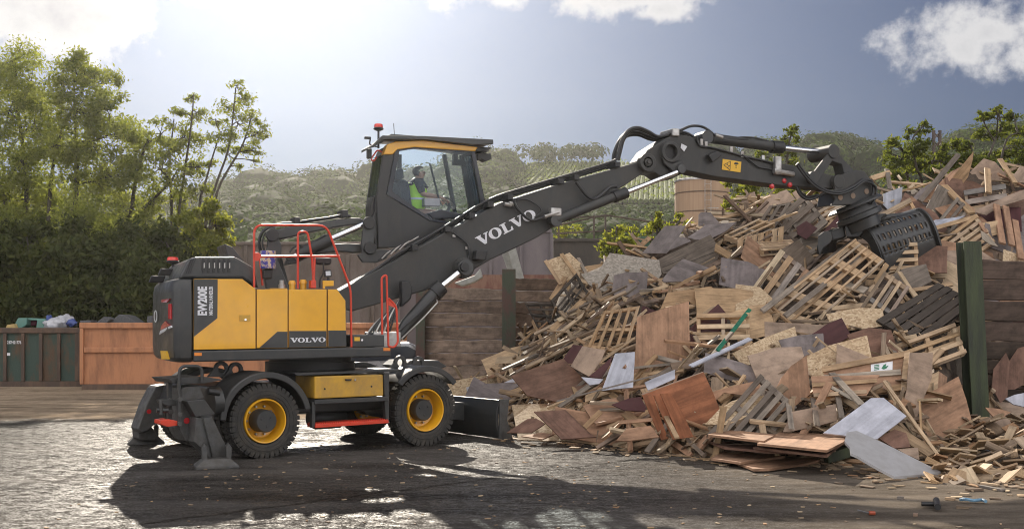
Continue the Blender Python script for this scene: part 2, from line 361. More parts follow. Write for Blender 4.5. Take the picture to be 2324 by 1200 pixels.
dry0 = MR(MM('ADD', gy, MM('MULTIPLY', MM('SUBTRACT', mid, .5), 2.5)), 20.6, 22.2, 0, 1, True)     # swept dry slab at the back of the yard
dryR = MR(MM('ADD', gx, MM('MULTIPLY', MM('SUBTRACT', big, .5), 5)), 1.2, 4.5, 0, .75, True)         # drier, dusty round the pile
dry = MM('MAXIMUM', dry0, dryR)
p0, p1 = gpt(230, 1200), gpt(1620, 1020); dd = (p1-p0); ln = dd.length
dist = MM('ADD', MM('MULTIPLY', MM('SUBTRACT', gx, p0.x), -dd.y/ln), MM('MULTIPLY', MM('SUBTRACT', gy, p0.y), dd.x/ln))
dist = MM('ADD', dist, MM('MULTIPLY', MM('SUBTRACT', mid, .5), .22)); ad = MM('ABSOLUTE', dist)
joint = MR(ad, .015, .075, 1, 0, True)
wet = MM('MULTIPLY', MR(MM('ADD', MM('MULTIPLY', big, .55), MM('MULTIPLY', mid, .45)), .40, .56, 0, 1, True), MM('SUBTRACT', 1.0, dry))
asph = ramp(N, [(.28, (.036, .033, .031)), (.5, (.088, .080, .072)), (.72, (.15, .134, .118))]); mg.node_tree.links.new(mid, asph.inputs[0])
soil = ramp(N, [(.3, (.17, .125, .085)), (.55, (.30, .23, .16)), (.8, (.38, .30, .21))]); mg.node_tree.links.new(nz(2.6, 9, .75, (.9, 1.2, 1)), soil.inputs[0])
dusty = ramp(N, [(.3, (.11, .09, .07)), (.55, (.185, .15, .115)), (.8, (.25, .205, .155))]); mg.node_tree.links.new(mid, dusty.inputs[0])
c1 = N('ShaderNodeMix', data_type='RGBA'); mg.node_tree.links.new(dryR, c1.inputs[0]); L(asph, 0, c1, 6); L(dusty, 0, c1, 7)
c2 = N('ShaderNodeMix', data_type='RGBA'); mg.node_tree.links.new(dry0, c2.inputs[0]); L(c1, 2, c2, 6); L(soil, 0, c2, 7)
c3 = N('ShaderNodeMix', data_type='RGBA', blend_type='MULTIPLY'); c3.inputs[0].default_value = 1; L(c2, 2, c3, 6)
trk = nz(1.1, 7, .62, (.3, 1.5, 1)); tr_ = ramp(N, [(.36, .58), (.50, 1.0), (.62, 1.1)]); mg.node_tree.links.new(trk, tr_.inputs[0])
ct = N('ShaderNodeMix', data_type='RGBA', blend_type='MULTIPLY'); ct.inputs[0].default_value = 1; L(c2, 2, ct, 6); L(tr_, 0, ct, 7); L(ct, 2, c3, 6)
wr = ramp(N, [(0, 1.0), (1, .5)]); mg.node_tree.links.new(wet, wr.inputs[0]); L(wr, 0, c3, 7)
c4 = N('ShaderNodeMix', data_type='RGBA'); mg.node_tree.links.new(MM('MULTIPLY', joint, .8), c4.inputs[0]); L(c3, 2, c4, 6); c4.inputs[7].default_value = (.018, .015, .012, 1)
sg = ramp(N, [(.35, .55), (.5, 1.0), (.68, 1.5)]); mg.node_tree.links.new(grit, sg.inputs[0])
c5 = N('ShaderNodeMix', data_type='RGBA', blend_type='MULTIPLY'); c5.inputs[0].default_value = .8; L(c4, 2, c5, 6); L(sg, 0, c5, 7)
b = N('ShaderNodeBsdfPrincipled'); L(c5, 2, b, 'Base Color')
gl0 = MR(MM('ADD', MM('MULTIPLY', nz(9, 5, .75, (.7, 1, 1)), .5), MM('MULTIPLY', nz(34, 3, .8), .5)), .49, .60, .26, 0, True)
rg = MM('SUBTRACT', MM('ADD', MM('ADD', gl0, .50), MM('MULTIPLY', dry, .25)), MM('MULTIPLY', wet, .34))
mg.node_tree.links.new(MM('ADD', rg, MM('MULTIPLY', MM('SUBTRACT', fine, .5), .25)), b.inputs['Roughness'])
gl = MR(MM('ADD', MM('MULTIPLY', nz(9, 5, .75, (.7, 1, 1)), .5), MM('MULTIPLY', nz(34, 3, .8), .5)), .46, .62, 0.0, 1, True)
mg.node_tree.links.new(MM('MULTIPLY', MM('ADD', MM('SUBTRACT', .07, MM('MULTIPLY', dry, .05)), MM('MULTIPLY', wet, .05)), gl), b.inputs['Specular IOR Level'])
hgt = MM('ADD', MM('ADD', MM('MULTIPLY', fine, .012), MM('MULTIPLY', grit, .006)), MM('ADD', MM('MULTIPLY', mid, .05), MM('MULTIPLY', joint, -.03)))
bp = N('ShaderNodeBump'); bp.inputs['Strength'].default_value = .48; bp.inputs['Distance'].default_value = 1.0
mg.node_tree.links.new(MM('MULTIPLY', hgt, MM('SUBTRACT', 1.0, MM('MULTIPLY', wet, .35))), bp.inputs['Height']); L(bp, 0, b, 'Normal')
o = N('ShaderNodeOutputMaterial'); L(b, 0, o, 0)
g = MB(); g.wbox(-1500, 1500, -60, 2600, -1.0, 0.0); gr = struct('ground', g, mg)
# keep object coordinates equal to world coordinates on the ground
for v in gr.data.vertices: v.co = v.co+wloc[gr]
gr.location = (0, 0, 0)

# hills
SIL = [(-2500, 400), (-800, 440), (300, 490), (480, 462), (560, 450), (640, 444), (700, 436), (760, 440), (850, 420), (1000, 400), (1110, 386), (1180, 372), (1300, 366), (1400, 368), (1500, 370), (1620, 368), (1740, 362), (1850, 352), (1990, 356), (2100, 352), (2324, 318), (2700, 300), (4500, 330)]
def sil(u):
    for (a, b_), (c, d) in zip(SIL, SIL[1:]):
        if a <= u <= c: return b_+(d-b_)*(u-a)/(c-a)
    return 350
def hill(u, t):
    z = 75+175*t**1.15; v = 655+(sil(u)+14-655)*t; v += 6*math.sin(u*.013+t*5)*t*(1-t)*4
    return at(u, v, z)
mh = paint('hill_turf', (.028, .038, .014), (.055, .06, .028), rough=.95, nscale=.05, amt=(.4, .6))
h = MB(); us = list(range(-2400, 4401, 100)); ts = [k/16 for k in range(17)]
vs = []
for u in us:
    for t in ts: vs.append(hill(u, t))
    q = hill(u, 1); vs.append(Vector((q.x*1.3, q.y*1.3, q.z*.6)))
m_ = len(ts)+1
h.add(vs, [(i*m_+j, (i+1)*m_+j, (i+1)*m_+j+1, i*m_+j+1) for i in range(len(us)-1) for j in range(m_-1)])
hl = struct('hillside', h, mh, smooth=60)
# woodland that covers the hillside: nobody could count it
m_hl = leafmat('hill_leaves', (.018, .034, .009), (.072, .102, .026), trans=.12)
for _m in (m_hl,):
    _b = [q for q in _m.node_tree.nodes if q.type == 'BSDF_PRINCIPLED'][0]; _b.inputs['Roughness'].default_value = .9; _b.inputs['Specular IOR Level'].default_value = .05
def blobs(name, plist, mat, k=420, qs=.30):
    Cs, As, Bs, Ts = [], [], [], []
    for p, r in plist:
        n = max(30, int(k*(r/4)**2)); d = rdir(n); d[:, 2] = np.abs(d[:, 2])*1.0-.25*(rng.random(n) < .4)
        lump = 1+.22*np.sin(d[:, 0]*5+p.x)*np.sin(d[:, 1]*4+p.y)+.04*rng.normal(size=n)
        c = np.array(p)+d*np.array([r, r, r*.85])*lump[:, None]
        a = rdir(n); nrm = d+.38*rdir(n); nrm /= np.linalg.norm(nrm, axis=1)[:, None]
        A = np.cross(nrm, a); A /= np.linalg.norm(A, axis=1)[:, None]; B = np.cross(nrm, A); s = qs*(.6+.8*rng.random(n))[:, None]
        Cs.append(c); As.append(A*s); Bs.append(B*s); Ts.append(np.clip(rng.random()*.55+rng.random(n)*.2+.25*np.clip(d[:, 2], 0, 1), 0, 1))
    return quadcloud(name, np.concatenate(Cs), np.concatenate(As), np.concatenate(Bs), np.concatenate(Ts), mat)
pl = []
def vine(u, v): return 1165 < u < 1625 and 374 < v < (486 if u > 1320 else 424+(u-1160)*.35)
while len(pl) < 1150:
    u = random.uniform(-700, 2900); t = random.random()**.85
    p = hill(u, t); v = HY-(p.z-CH)/p.y*F
    r = random.uniform(2.2, 5.4)*(.62+.65*t)*(1.25 if random.random() < .25 else 1); rp = r/p.y*F
    if vine(u, v) or vine(u, v-rp*1.25) or vine(u-rp*.8, v-rp*.6) or vine(u+rp*.8, v-rp*.6): continue
    if 1990 > u > 1880 and t > .3: r *= .35
    pl.append((p+Vector((0, 0, r*.25)), r))
for _k in range(520):
    u = random.uniform(1150, 1660); v = random.uniform(480, 585); t = (655-v)/(655-sil(u)-14); p = hill(u, max(0, t)); pl.append((p, random.uniform(1.0, 2.3)))
w = blobs('hillside_woodland', pl, m_hl); w0_ = w
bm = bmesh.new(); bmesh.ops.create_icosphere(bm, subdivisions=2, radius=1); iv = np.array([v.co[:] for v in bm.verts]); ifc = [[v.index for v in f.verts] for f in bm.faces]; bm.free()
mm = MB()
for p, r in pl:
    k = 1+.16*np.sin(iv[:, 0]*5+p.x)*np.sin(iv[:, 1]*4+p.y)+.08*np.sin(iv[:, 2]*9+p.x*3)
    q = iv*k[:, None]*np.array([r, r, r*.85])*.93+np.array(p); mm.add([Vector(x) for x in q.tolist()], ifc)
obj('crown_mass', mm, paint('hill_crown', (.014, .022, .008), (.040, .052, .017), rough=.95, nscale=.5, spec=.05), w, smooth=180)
meta(w, 'hazy green woodland covering the far hillside', 'woodland', kind='stuff')
pl = []
for k in range(46):
    u = random.uniform(1835, 1985); pl.append((at(u, random.uniform(330, 352)-8*math.sin((u-1835)/150*3.14), random.uniform(262, 275)), random.uniform(2.2, 3.4)))
for k in range(60):
    u = random.uniform(1560, 2324); pl.append((at(u, sil(u)+6+random.uniform(-6, 8), random.uniform(255, 275)), random.uniform(2, 3)))
for k in range(20):
    u = random.uniform(1180, 1360); pl.append((at(u, 355+random.uniform(-12, 8), random.uniform(245, 255)), random.uniform(2, 3.2)))
w = blobs('ridge_grove', pl, leafmat('ridge_leaves', (.030, .045, .025), (.06, .08, .035), trans=.15), k=260, qs=.35)
meta(w, 'dark dense grove along the ridge above the hillside', 'woodland', kind='stuff')
# vineyard rows on bare soil
def hv(u, v, up=0):
    lo, hi = 0.0, 1.0
    for _ in range(24):
        md = (lo+hi)/2; p = hill(u, md); vv_ = HY-(p.z-CH)/p.y*F
        if vv_ > v: lo = md
        else: hi = md
    p = hill(u, lo); p.z += up; return p
msoil = paint('vineyard_soil', (.060, .062, .042), (.095, .088, .060), rough=.95, nscale=.3, spec=.05)
sm = MB(); cols = []
for k in range(12):
    f = k/11; u0, u1 = 1150+f*480, 1215+f*390; vt_ = 376; vb_ = 474 if f > .33 else 420+f*150
    cols.append([hv(u1+(u0-u1)*j/10, vt_+(vb_-vt_)*j/10, .5) for j in range(11)])
sm.add([p for c in cols for p in c], [(i*11+j, (i+1)*11+j, (i+1)*11+j+1, i*11+j+1) for i in range(11) for j in range(10)]); struct('vineyard_soil', sm, msoil)
Cs, As, Bs, Ts = [], [], [], []; hm_ = MB()
for k in range(42):
    f = k/41; u0, u1 = 1152+f*476, 1217+f*386; vb_ = 472 if f > .33 else 418+f*150; P = [hv(u1+(u0-u1)*j/9, 377+(vb_-377)*j/9, 1.2) for j in range(10)]
    hm_.tube(P, .42, 5)
    for j in range(190):
        t = rng.random()*8.99; p = P[int(t)].lerp(P[int(t)+1], t-int(t)); Cs.append(np.array(p)+np.array([rng.normal()*.3, rng.normal()*.3, rng.normal()*.4])); s_ = .16+.16*rng.random()
        As.append(rdir(1)[0]*s_); Bs.append(rdir(1)[0]*s_); Ts.append(.4+.6*rng.random())
w = quadcloud('vineyard', np.array(Cs), np.array(As), np.array(Bs), Ts, leafmat('vine_leaves', (.07, .10, .025), (.14, .17, .045), trans=.3))
meta(w, 'vineyard in pale parallel rows on the far slope', 'vineyard', kind='stuff'); obj('vine_rows', hm_, paint('vine_hedge', (.065, .09, .024), (.11, .13, .038), rough=.9, spec=.1), w)

# rusty steel retaining walls behind the yard
m_rustw = rusty('rusty_steel_sheet', (.10, .072, .055), (.20, .165, .15), scale=1.6, lo=.35, hi=.7)
m_rustp = rusty('violet_rusted_steel', (.105, .088, .098), (.18, .155, .155), scale=1.3, lo=.3, hi=.7)
m_burnt = rusty('blackened_concrete', (.022, .018, .015), (.07, .058, .046), scale=1.2, lo=.35, hi=.7)
m_redrust = rusty('red_brown_steel', (.13, .05, .035), (.20, .11, .075), scale=4)
def wallbox(name, x0, x1, ytop, depth, thick, mat, label, x1d=None, ribs=0, ytop1=None):
    a, b_ = at(x0, ytop, depth), at(x1, ytop1 or ytop, x1d or depth); d = (b_-a); d.z = 0; d.normalize(); n = Vector((-d.y, d.x, 0))
    e = empty(name, (a.x, a.y, 0), label, 'wall')
    m = MB(); lo = lambda p: Vector((p.x, p.y, 0)); m.loop_prism([lo(a), lo(b_), b_, a], [lo(a)+n*thick, lo(b_)+n*thick, b_+n*thick, a+n*thick])
    obj('wall_panel', m, mat, e)
    m = MB(); w_ = .1; m.loop_prism([a-n*w_, b_-n*w_, b_-n*w_+Vector((0, 0, .12)), a-n*w_+Vector((0, 0, .12))], [a+n*(thick+.05), b_+n*(thick+.05), b_+n*(thick+.05)+Vector((0, 0, .12)), a+n*(thick+.05)+Vector((0, 0, .12))])
    obj('top_rail', m, mat, e, bevel=.01)
    if ribs:
        m = MB(); Ln = (b_-a).length
        for k in range(ribs+1):
            p = a.lerp(b_, k/ribs); m.box((p.x-n.x*.06, p.y-n.y*.06, p.z/2), d*.06, n*.055, (0, 0, p.z/2-.02))
        obj('ribs', m, mat, e, bevel=.008)
    return e
wallbox('steel_wall', 500, 905, 556, 43, .3, m_rustw, 'long brown rusty steel wall behind the machine and raised arm', ribs=7)
wallbox('steel_wall', 905, 1252, 528, 44, .3, m_rustp, 'violet stained steel wall with white scratches under the boom', ribs=5)
wallbox('concrete_wall', 1256, 1560, 548, 45.5, .4, m_burnt, 'blackened concrete wall under the railing behind the bush')
# railing on top of the dark wall
e = empty('railing', at(1262, 548, 46), 'dark rusted railing on top of the blackened wall', 'railing'); m_rail = rusty('dark_rusty_bar', (.05, .034, .026), (.1, .07, .05))
for x in (1268, 1348, 1374, 1480, 1560): obj('post', MB().tube([at(x, 549, 45.8), at(x, 488+abs(x-1374)*.05, 45.8)], .045, 6), m_rail, e)
for pts in ([(1262, 512), (1374, 488), (1480, 504), (1600, 506)], [(1262, 530), (1374, 524), (1600, 530)], [(1262, 496), (1374, 490)]):
    obj('rail', MB().tube([at(x, y, 45.8) for x, y in pts], .035, 6), m_rail, e)
# rusty beams and a leaning grey steel frame behind the timber wall
thing('steel_beam', MB().box(at(1070, 640, 31), (2.6, 0, 0), (0, .15, 0), (0, 0, .20)), m_redrust, 'red brown steel beam lying behind the top of the timber wall', 'beam')
m_lg = paint('pale_grey_machine_paint', (.30, .30, .27), (.2, .2, .18), rough=.6)
e = empty('support_frame', gpt(1185, 800), 'pale grey inclined steel leg behind the boom', 'frame')
zq = 27.5
def pxprism(pts, depth, thick, mb=None):
    mb = mb or MB(); a = [at(x, y, depth) for x, y in pts]; mb.loop_prism(a, [p+Vector((0, thick, 0)) for p in a]); return mb
obj('leg', pxprism([(1150, 560), (1168, 552), (1192, 640), (1210, 760), (1186, 760), (1170, 640)], zq, .3), m_lg, e, bevel=.02)
obj('brace', pxprism([(1136, 568), (1150, 560), (1172, 632), (1160, 636)], zq+.35, .25), m_lg, e, bevel=.02)
obj('boot', pxprism(zoom(Y1, [(410, 385), (560, 330), (600, 280), (618, 345), (560, 380), (470, 410)]), zq, .4), m_lg, e, bevel=.03)

# timber bay wall: steel posts with heavy boards between them
def hpost(name, pts, depth, label, mat, w=.30, d=.28, face=None):
    a, b_ = at(*pts[0], depth), at(*pts[1], depth); a.z = max(a.z, -.02)
    e = empty(name, (b_.x, b_.y, 0), label, 'post'); ax = (a-b_); hgt_ = ax.length; ax.normalize(); c = (a+b_)/2; c.z = a.z/2; hz = Vector((0, 0, a.z/2))
    lean = Vector(((a.x-b_.x)/2, 0, 0))
    for s, nm in ((-1, 'flange'), (1, 'flange')):
        m = MB(); m.box(c+Vector((0, s*d/2, 0)), (w/2, 0, 0), (0, .018, 0), hz+lean); obj(nm, m, face or mat, e, bevel=.004)
    m = MB(); m.box(c, (.016, 0, 0), (0, d/2-.021, 0), hz+lean); obj('web', m, mat, e)
    return e
m_post = rusty('green_and_rust_steel', (.085, .045, .035), (.055, .065, .042), scale=2.5, lo=.45, hi=.55, stretch=(1, 1, .5))
m_postg = rusty('mossy_green_steel', (.030, .036, .022), (.062, .078, .038), scale=2.2, lo=.38, hi=.62, stretch=(2.5, 2.5, .35))
def boardwall(name, label, x0, x1, lines0, lines1, d0, d1, mat, thick=.14):
    A = at(x0, lines0[-1], d0); e = empty(name, (A.x, A.y, 0), label, 'wall')
    for k in range(len(lines0)-1):
        j = random.uniform(-.02, .02); a, b_ = at(x0, lines0[k], d0+j), at(x1, lines1[k], d1+j); c, d = at(x1, lines1[k+1]-1.1, d1+j), at(x0, lines0[k+1]-1.1, d0+j)
        nseg = 14; top = [a.lerp(b_, i/nseg)+Vector((0, 0, random.uniform(-.018, .014))) for i in range(nseg+1)]; bot = [d.lerp(c, i/nseg)+Vector((0, 0, random.uniform(-.012, .012))) for i in range(nseg+1)]
        for p in bot: p.z = max(p.z, 0.0)
        if top[0].z < .05: continue
        m = MB(); loop = top+bot[::-1]; n = len(loop); Ln = (b_-a).length
        back = [p+Vector((0, thick, 0)) for p in loop]
        vs = loop+back; fs = [tuple(range(n))[::-1], tuple(range(n, 2*n))]+[(i, (i+1) % n, n+(i+1) % n, n+i) for i in range(n)]
        uvs = []
        for f in fs:
            for i in f:
                p = vs[i]; uvs.append(((p-a).length if f[0] >= n or len(f) > 4 else (p-a).length, p.z+k*3))
        m.add(vs, fs, uvs); o = obj('board', m, mat, e, bevel=.012, seg=1)
    return e
yl0 = [650, 682, 710, 741, 772, 802, 831, 863, 895, 925]; yl1 = [657, 685, 712, 743, 773, 801, 828, 857, 888, 917, 947]
boardwall('timber_wall', 'weathered timber board wall left of the middle steel post', 962, 1152, yl0, [657, 683, 711, 741, 771, 800, 829, 859, 890, 921], 24.6, 23.2, m_sleeper)
boardwall('timber_wall', 'higher timber board wall right of the middle steel post', 1168, 1330, [631, 659, 685, 712, 741, 771, 800, 829, 859, 890, 921], [634, 661, 688, 715, 744, 773, 801, 829, 857, 885, 915], 23.4, 24.6, m_sleeper)
hpost('steel_post', [(1155, 611), (1155, 930)], 23.0, 'rusty steel post between the two timber walls', m_post, w=.28)
hpost('steel_post', [(955, 650), (955, 925)], 24.5, 'green streaked steel post at the left end of the timber wall', m_post, w=.2)
hpost('steel_post', [(2198, 549), (2219, 985)], 18.4, 'thick mossy green steel post right of the wood pile', m_postg, w=.29, d=.3)
yr0 = [588, 633, 681, 728, 774, 815, 848, 880, 930, 975]; yr1 = [622, 655, 698, 742, 788, 830, 866, 902, 944, 982]
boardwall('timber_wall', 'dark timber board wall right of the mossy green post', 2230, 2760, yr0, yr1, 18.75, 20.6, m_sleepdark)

# skips
m_ggreen = rusty('worn_green_container_paint', (.035, .062, .048), (.10, .06, .035), scale=2.6, lo=.46, hi=.62)
m_gor = rusty('faded_orange_container_paint', (.44, .19, .085), (.22, .095, .05), scale=2.6, lo=.44, hi=.74, rough=.6, stretch=(1.6, 1.6, .35))
m_rbase = rusty('dark_rust', (.07, .045, .032), (.12, .075, .05))
def skip(name, label, x0, x1, ytop, depth, Ln, Wd, Ht, mat, ang, ribs, bands, rib_mat):
    base = at(x0, HY, depth); base.z = 0; u = Vector((math.cos(ang), math.sin(ang), 0)); v = Vector((-math.sin(ang), math.cos(ang), 0))
    e = empty(name, base, label, 'skip container'); P = lambda s, w, z: base+u*s+v*w+Vector((0, 0, z))
    def bx(s0, s1, w0, w1, z0, z1, mb=None): return (mb or MB()).box(P((s0+s1)/2, (w0+w1)/2, (z0+z1)/2), u*abs(s1-s0)/2, v*abs(w1-w0)/2, (0, 0, abs(z1-z0)/2))
    m = MB(); t = .06; z0 = .16; bx(0, Ln, 0, t, z0, Ht, m); bx(0, Ln, Wd-t, Wd, z0, Ht, m); bx(0, t, t, Wd-t, z0, Ht, m); bx(Ln-t, Ln, t, Wd-t, z0, Ht, m); bx(t, Ln-t, t, Wd-t, z0, z0+.06, m)
    obj('body', m, mat, e)
    m = MB(); bx(-.05, Ln+.05, -.09, .0-.002, Ht-.14, Ht+.02, m); bx(-.09, -.002, .0, Wd, Ht-.14, Ht+.02, m); bx(0, Ln, Wd+.002, Wd+.08, Ht-.14, Ht+.02, m); obj('rim', m, mat if bands else rib_mat, e, bevel=.015)
    m = MB(); bx(0, Ln, -.06, Wd, 0, z0-.002, m); obj('skid', m, m_rbase, e)
    for k in range(ribs+1):
        s = k*Ln/ribs; obj('rib', bx(s-.05, s+.05, -.08, -.002, z0, Ht-.145), rib_mat, e, bevel=.012)
    for z in bands: obj('side_band', bx(.06, Ln, -.075, -.002, z-.075, z+.075), mat, e, bevel=.02)
    return e, P, bx, u, v
gc, P, bx, u, v = skip('skip_container', 'green ribbed skip container with white number at left edge', -150, 150, 747, 32.6, 10.0, 2.3, 1.72, m_ggreen, R(1.2), 19, [], m_rbase)
# number on the green skip, letter by letter real paint
def textmesh(s, bold=.0, sx=1.0):
    c = bpy.data.curves.new('t', 'FONT'); c.body = s; c.offset = bold; c.resolution_u = 3; o = bpy.data.objects.new('t', c); COL.objects.link(o)
    dg = bpy.context.evaluated_depsgraph_get(); me = bpy.data.meshes.new_from_object(o.evaluated_get(dg))
    vs = [v.co.copy() for v in me.vertices]; fs = [tuple(p.vertices) for p in me.polygons]
    bpy.data.objects.remove(o); bpy.data.curves.remove(c); bpy.data.meshes.remove(me)
    x0, x1 = min(p.x for p in vs), max(p.x for p in vs); y0, y1 = min(p.y for p in vs), max(p.y for p in vs)
    return [((p.x-x0)/(x1-x0), (p.y-y0)/(y1-y0)) for p in vs], fs
def decal(name, s, mat, fn, parent, bold=.01, nrm=None, lift=.004):   # fn(u,v) -> world point on the surface
    vs, fs = textmesh(s, bold); m = MB(); m.add([fn(a, b_)+nrm*lift for a, b_ in vs], fs); return obj(name, m, mat, parent)
decal('number_marking', '237H21776', m_white, lambda a, b_: at(16+a*32, 780-b_*7, 32.35), gc, .02, Vector((0, -1, 0)), .0)
thing_ = obj('small_plate', MB().box(at(19.5, 803.5, 32.36), (.045, 0, 0), (0, .004, 0), (0, 0, .04)), m_white, gc)
oc, P, bx, u, v = skip('skip_container', 'faded orange skip container behind the machine tail', 187, 620, 737, 31.0, 9.0, 2.4, 1.87, m_gor, R(3), 1, [1.12], m_gor)
obj('end_door', bx(-.10, -.004, .05, 1.15, .2, 1.65), m_gor, oc, bevel=.02)
for k in range(3): obj('door_bar', bx(-.15, -.104, .1+.45*k, .16+.45*k, .25, 1.6), m_rbase, oc, bevel=.01)
obj('latch', MB().tube([P(-.17, .2, .5), P(-.17, .25, 1.2), P(-.14, .5, 1.35)], .025, 6), m_rbase, oc)
# what lies in the skips
m_teal = paint('teal_plastic', (.10, .24, .20), (.13, .22, .18), rough=.6); m_bag = paint('white_plastic_sack', (.5, .5, .52), (.3, .3, .33), rough=.5, nscale=8)
m_blue = paint('blue_plastic', (.05, .08, .26), rough=.5); m_foam = paint('yellow_foam', (.5, .36, .14), (.4, .28, .12), rough=.9)
m_greyplast = paint('dark_grey_mesh', (.06, .06, .065), (.12, .12, .12), rough=.6, nscale=30); m_wine = paint('wine_fabric', (.2, .05, .08), rough=.9)
def slab(name, pts, depth, thick, mat, label, cat, tilt=0, group=None):
    a = [at(x, y, depth+tilt*(max(p[1] for p in pts)-y)*.012) for x, y in pts]; m = MB(); m.loop_prism(a, [p+Vector((0, thick, 0)) for p in a])
    return thing(name, m, mat, label, cat, group, bevel=.02)
e = empty('plastic_armchair', at(65, 745, 33.2), 'upturned teal plastic armchair on top of the green skip', 'chair')
q = zoom(Z7, [(110, 425), (160, 325), (245, 325), (240, 390), (185, 425)]); obj('armrest', pxprism(q, 33.2, .5), m_teal, e, bevel=.03)
q = zoom(Z7, [(335, 335), (412, 335), (395, 425), (325, 425)]); obj('armrest', pxprism(q, 33.2, .5), m_teal, e, bevel=.03)
q = zoom(Z7, [(245, 325), (412, 335), (400, 352), (245, 345)]); obj('backrest', pxprism(q, 33.3, .6), m_teal, e, bevel=.03)
q = zoom(Z7, [(240, 347), (335, 352), (325, 395), (240, 392)]); obj('cushion', pxprism(q, 33.5, .3), m_wine, e, bevel=.03)
slab('foam_block', zoom(Z7, [(50, 425), (60, 388), (125, 378), (140, 425)]), 33.0, .5, m_foam, 'yellow foam block at the left of the teal armchair', 'foam')
slab('foam_block', zoom(Z7, [(390, 425), (395, 385), (450, 375), (440, 425)]), 33.6, .4, m_foam, 'yellow foam block right of the teal armchair', 'foam')
def lumpy(name, px, py, depth, r, sq, mat, label, cat, group=None, seed=0, amp=.35):
    bm = bmesh.new(); bmesh.ops.create_icosphere(bm, subdivisions=3, radius=1); c = at(px, py, depth)
    for v_ in bm.verts:
        k = 1+amp*noise.noise(v_.co*1.8+Vector((seed, seed*2, 0)))+amp*.5*noise.noise(v_.co*5+Vector((seed, 0, 3)))
        v_.co = Vector((v_.co.x*r*sq[0], v_.co.y*r*sq[1], v_.co.z*r*sq[2]))*k
    m = MB(); m.add([v_.co+c for v_ in bm.verts], [[v_.index for v_ in f.verts] for f in bm.faces]); bm.free()
    return thing(name, m, mat, label, cat, group, smooth=50)
lumpy('rubbish_sack', 126, 737, 33.2, .33, (1, .8, .7), m_bag, 'crumpled white plastic sack with blue print on the green skip', 'sack', seed=1)
lumpy('rubbish_sack', 146, 731, 33.5, .26, (1, .8, .9), m_bag, 'smaller pale grey sack leaning right on the green skip', 'sack', seed=5)
lumpy('rubbish_sack', 112, 730, 33.4, .16, (.6, .8, 1.4), m_blue, 'small blue plastic bag poking up between white sacks', 'bag', seed=9)
lumpy('rubbish_sack', 163, 733, 33.3, .15, (1, .8, .8), m_blue, 'small blue bag beside the orange skip corner', 'bag', seed=12)
slab('wire_crate', zoom(Z7, [(725, 375), (725, 348), (825, 345), (825, 375)]), 31.9, .5, m_greyplast, 'low grey crate at the left in the orange skip', 'crate')
slab('wire_crate', zoom(Z7, [(860, 375), (945, 312), (1005, 335), (965, 375)]), 31.9, .5, m_greyplast, 'tilted grey crate in the middle of the orange skip', 'crate')
slab('wire_crate', zoom(Z7, [(985, 375), (1080, 292), (1150, 305), (1250, 375)]), 32.1, .8, m_greyplast, 'largest dark grey crate standing on its edge in the orange skip', 'crate')
slab('board_scrap', zoom(Z7, [(1330, 378), (1335, 310), (1410, 302), (1410, 378)]), 32.3, .4, m_greyplast, 'dark slatted scrap beside the machine tail in the orange skip', 'scrap')

# timber clad round silo with ladder
e = empty('silo', (*at(1605, HY, 62)[:2], 0), 'round timber clad silo with a ladder on the slope', 'silo'); c = Vector((at(1607, HY, 62).x, 64.0, 0)); rr = 1.57
zt = CH+(HY-404)/F*62
msilo = paint('silo_timber', (.36, .25, .16), (.30, .20, .13), rough=.8, nscale=1.2, amt=(.35, .7), stretch=(14, 14, .3))
obj('wall', MB().lathe(c, (0, 0, 1), [(0, rr), (zt, rr)], 64), msilo, e, smooth=30)
obj('roof_rim', MB().lathe(c, (0, 0, 1), [(zt+.002, rr+.04), (zt+.09, rr+.04), (zt+.14, rr-.1)], 64), m_steel, e, smooth=30)
for k in range(5): obj('steel_hoop', MB().lathe(c+Vector((0, 0, zt-.7-k*1.1)), (0, 0, 1), [(0, rr+.004), (.0, rr+.03), (.05, rr+.03), (.05, rr+.004)], 64, caps=False), m_rbase, e, smooth=30)
lad = MB(); lx = c.x+.05; ly = c.y-rr-.12; zb = zt-4.2
for s in (-.17, .17): lad.tube([(lx+s, ly, zb), (lx+s, ly, zt+.5)], .02, 5)
for k in range(16): lad.tube([(lx-.17, ly, zb+.3*k), (lx+.17, ly, zb+.3*k)], .013, 5)
obj('ladder', lad, m_steel, e)
cg = MB()
for k in range(6):
    z_ = zt-1.7-.33*k; cg.tube([(lx-.1, ly, z_), (lx-.1, ly-.45, z_), (lx+.5, ly-.45, z_), (lx+.5, ly, z_)], .018, 5)
obj('safety_cage', cg, m_steel, e)
# ================================================================== the wheeled material handler
FC = Frame(-2.355, 15.965, R(37)); FU = Frame(-3.107+math.sin(R(24))*1.27, 16.96-math.cos(R(24))*1.27, R(24))
WC = Vector((-3.107, 16.96, 0))
MH = empty('material_handler', WC, 'dark grey and yellow wheeled material handler with raised cab working the wood pile', 'excavator')
def part(name, mb, mat, parent=None, bevel=.012, smooth=None, **k): return obj(name, mb, mat, parent or MH, bevel=bevel, smooth=smooth, **k)
def fp(F_, pts, w0, w1, wp=None): return MB().fprism(F_, pts, w0, w1, wp=wp)
def circ(F_, c, r, w, n=28): return [(c[0]+r*math.cos(2*math.pi*k/n), c[1]+r*math.sin(2*math.pi*k/n)) for k in range(n)]
def cylw(F_, c, r, w0, w1, n=28, mb=None):     # disc lying in the frame's side plane; c = (s,z)
    return (mb or MB()).lathe(F_.pt(c[0], w0, c[1]), F_.v, [(0, r), (w1-w0, r)], n)
def fw(F_, zo, pts, w): return [F_.world(x, y, w) for x, y in zoom(zo, pts)]
def fs(F_, zo, x, y, w): return F_.px(zo[0]+x/zo[2], zo[1]+y/zo[2], w)
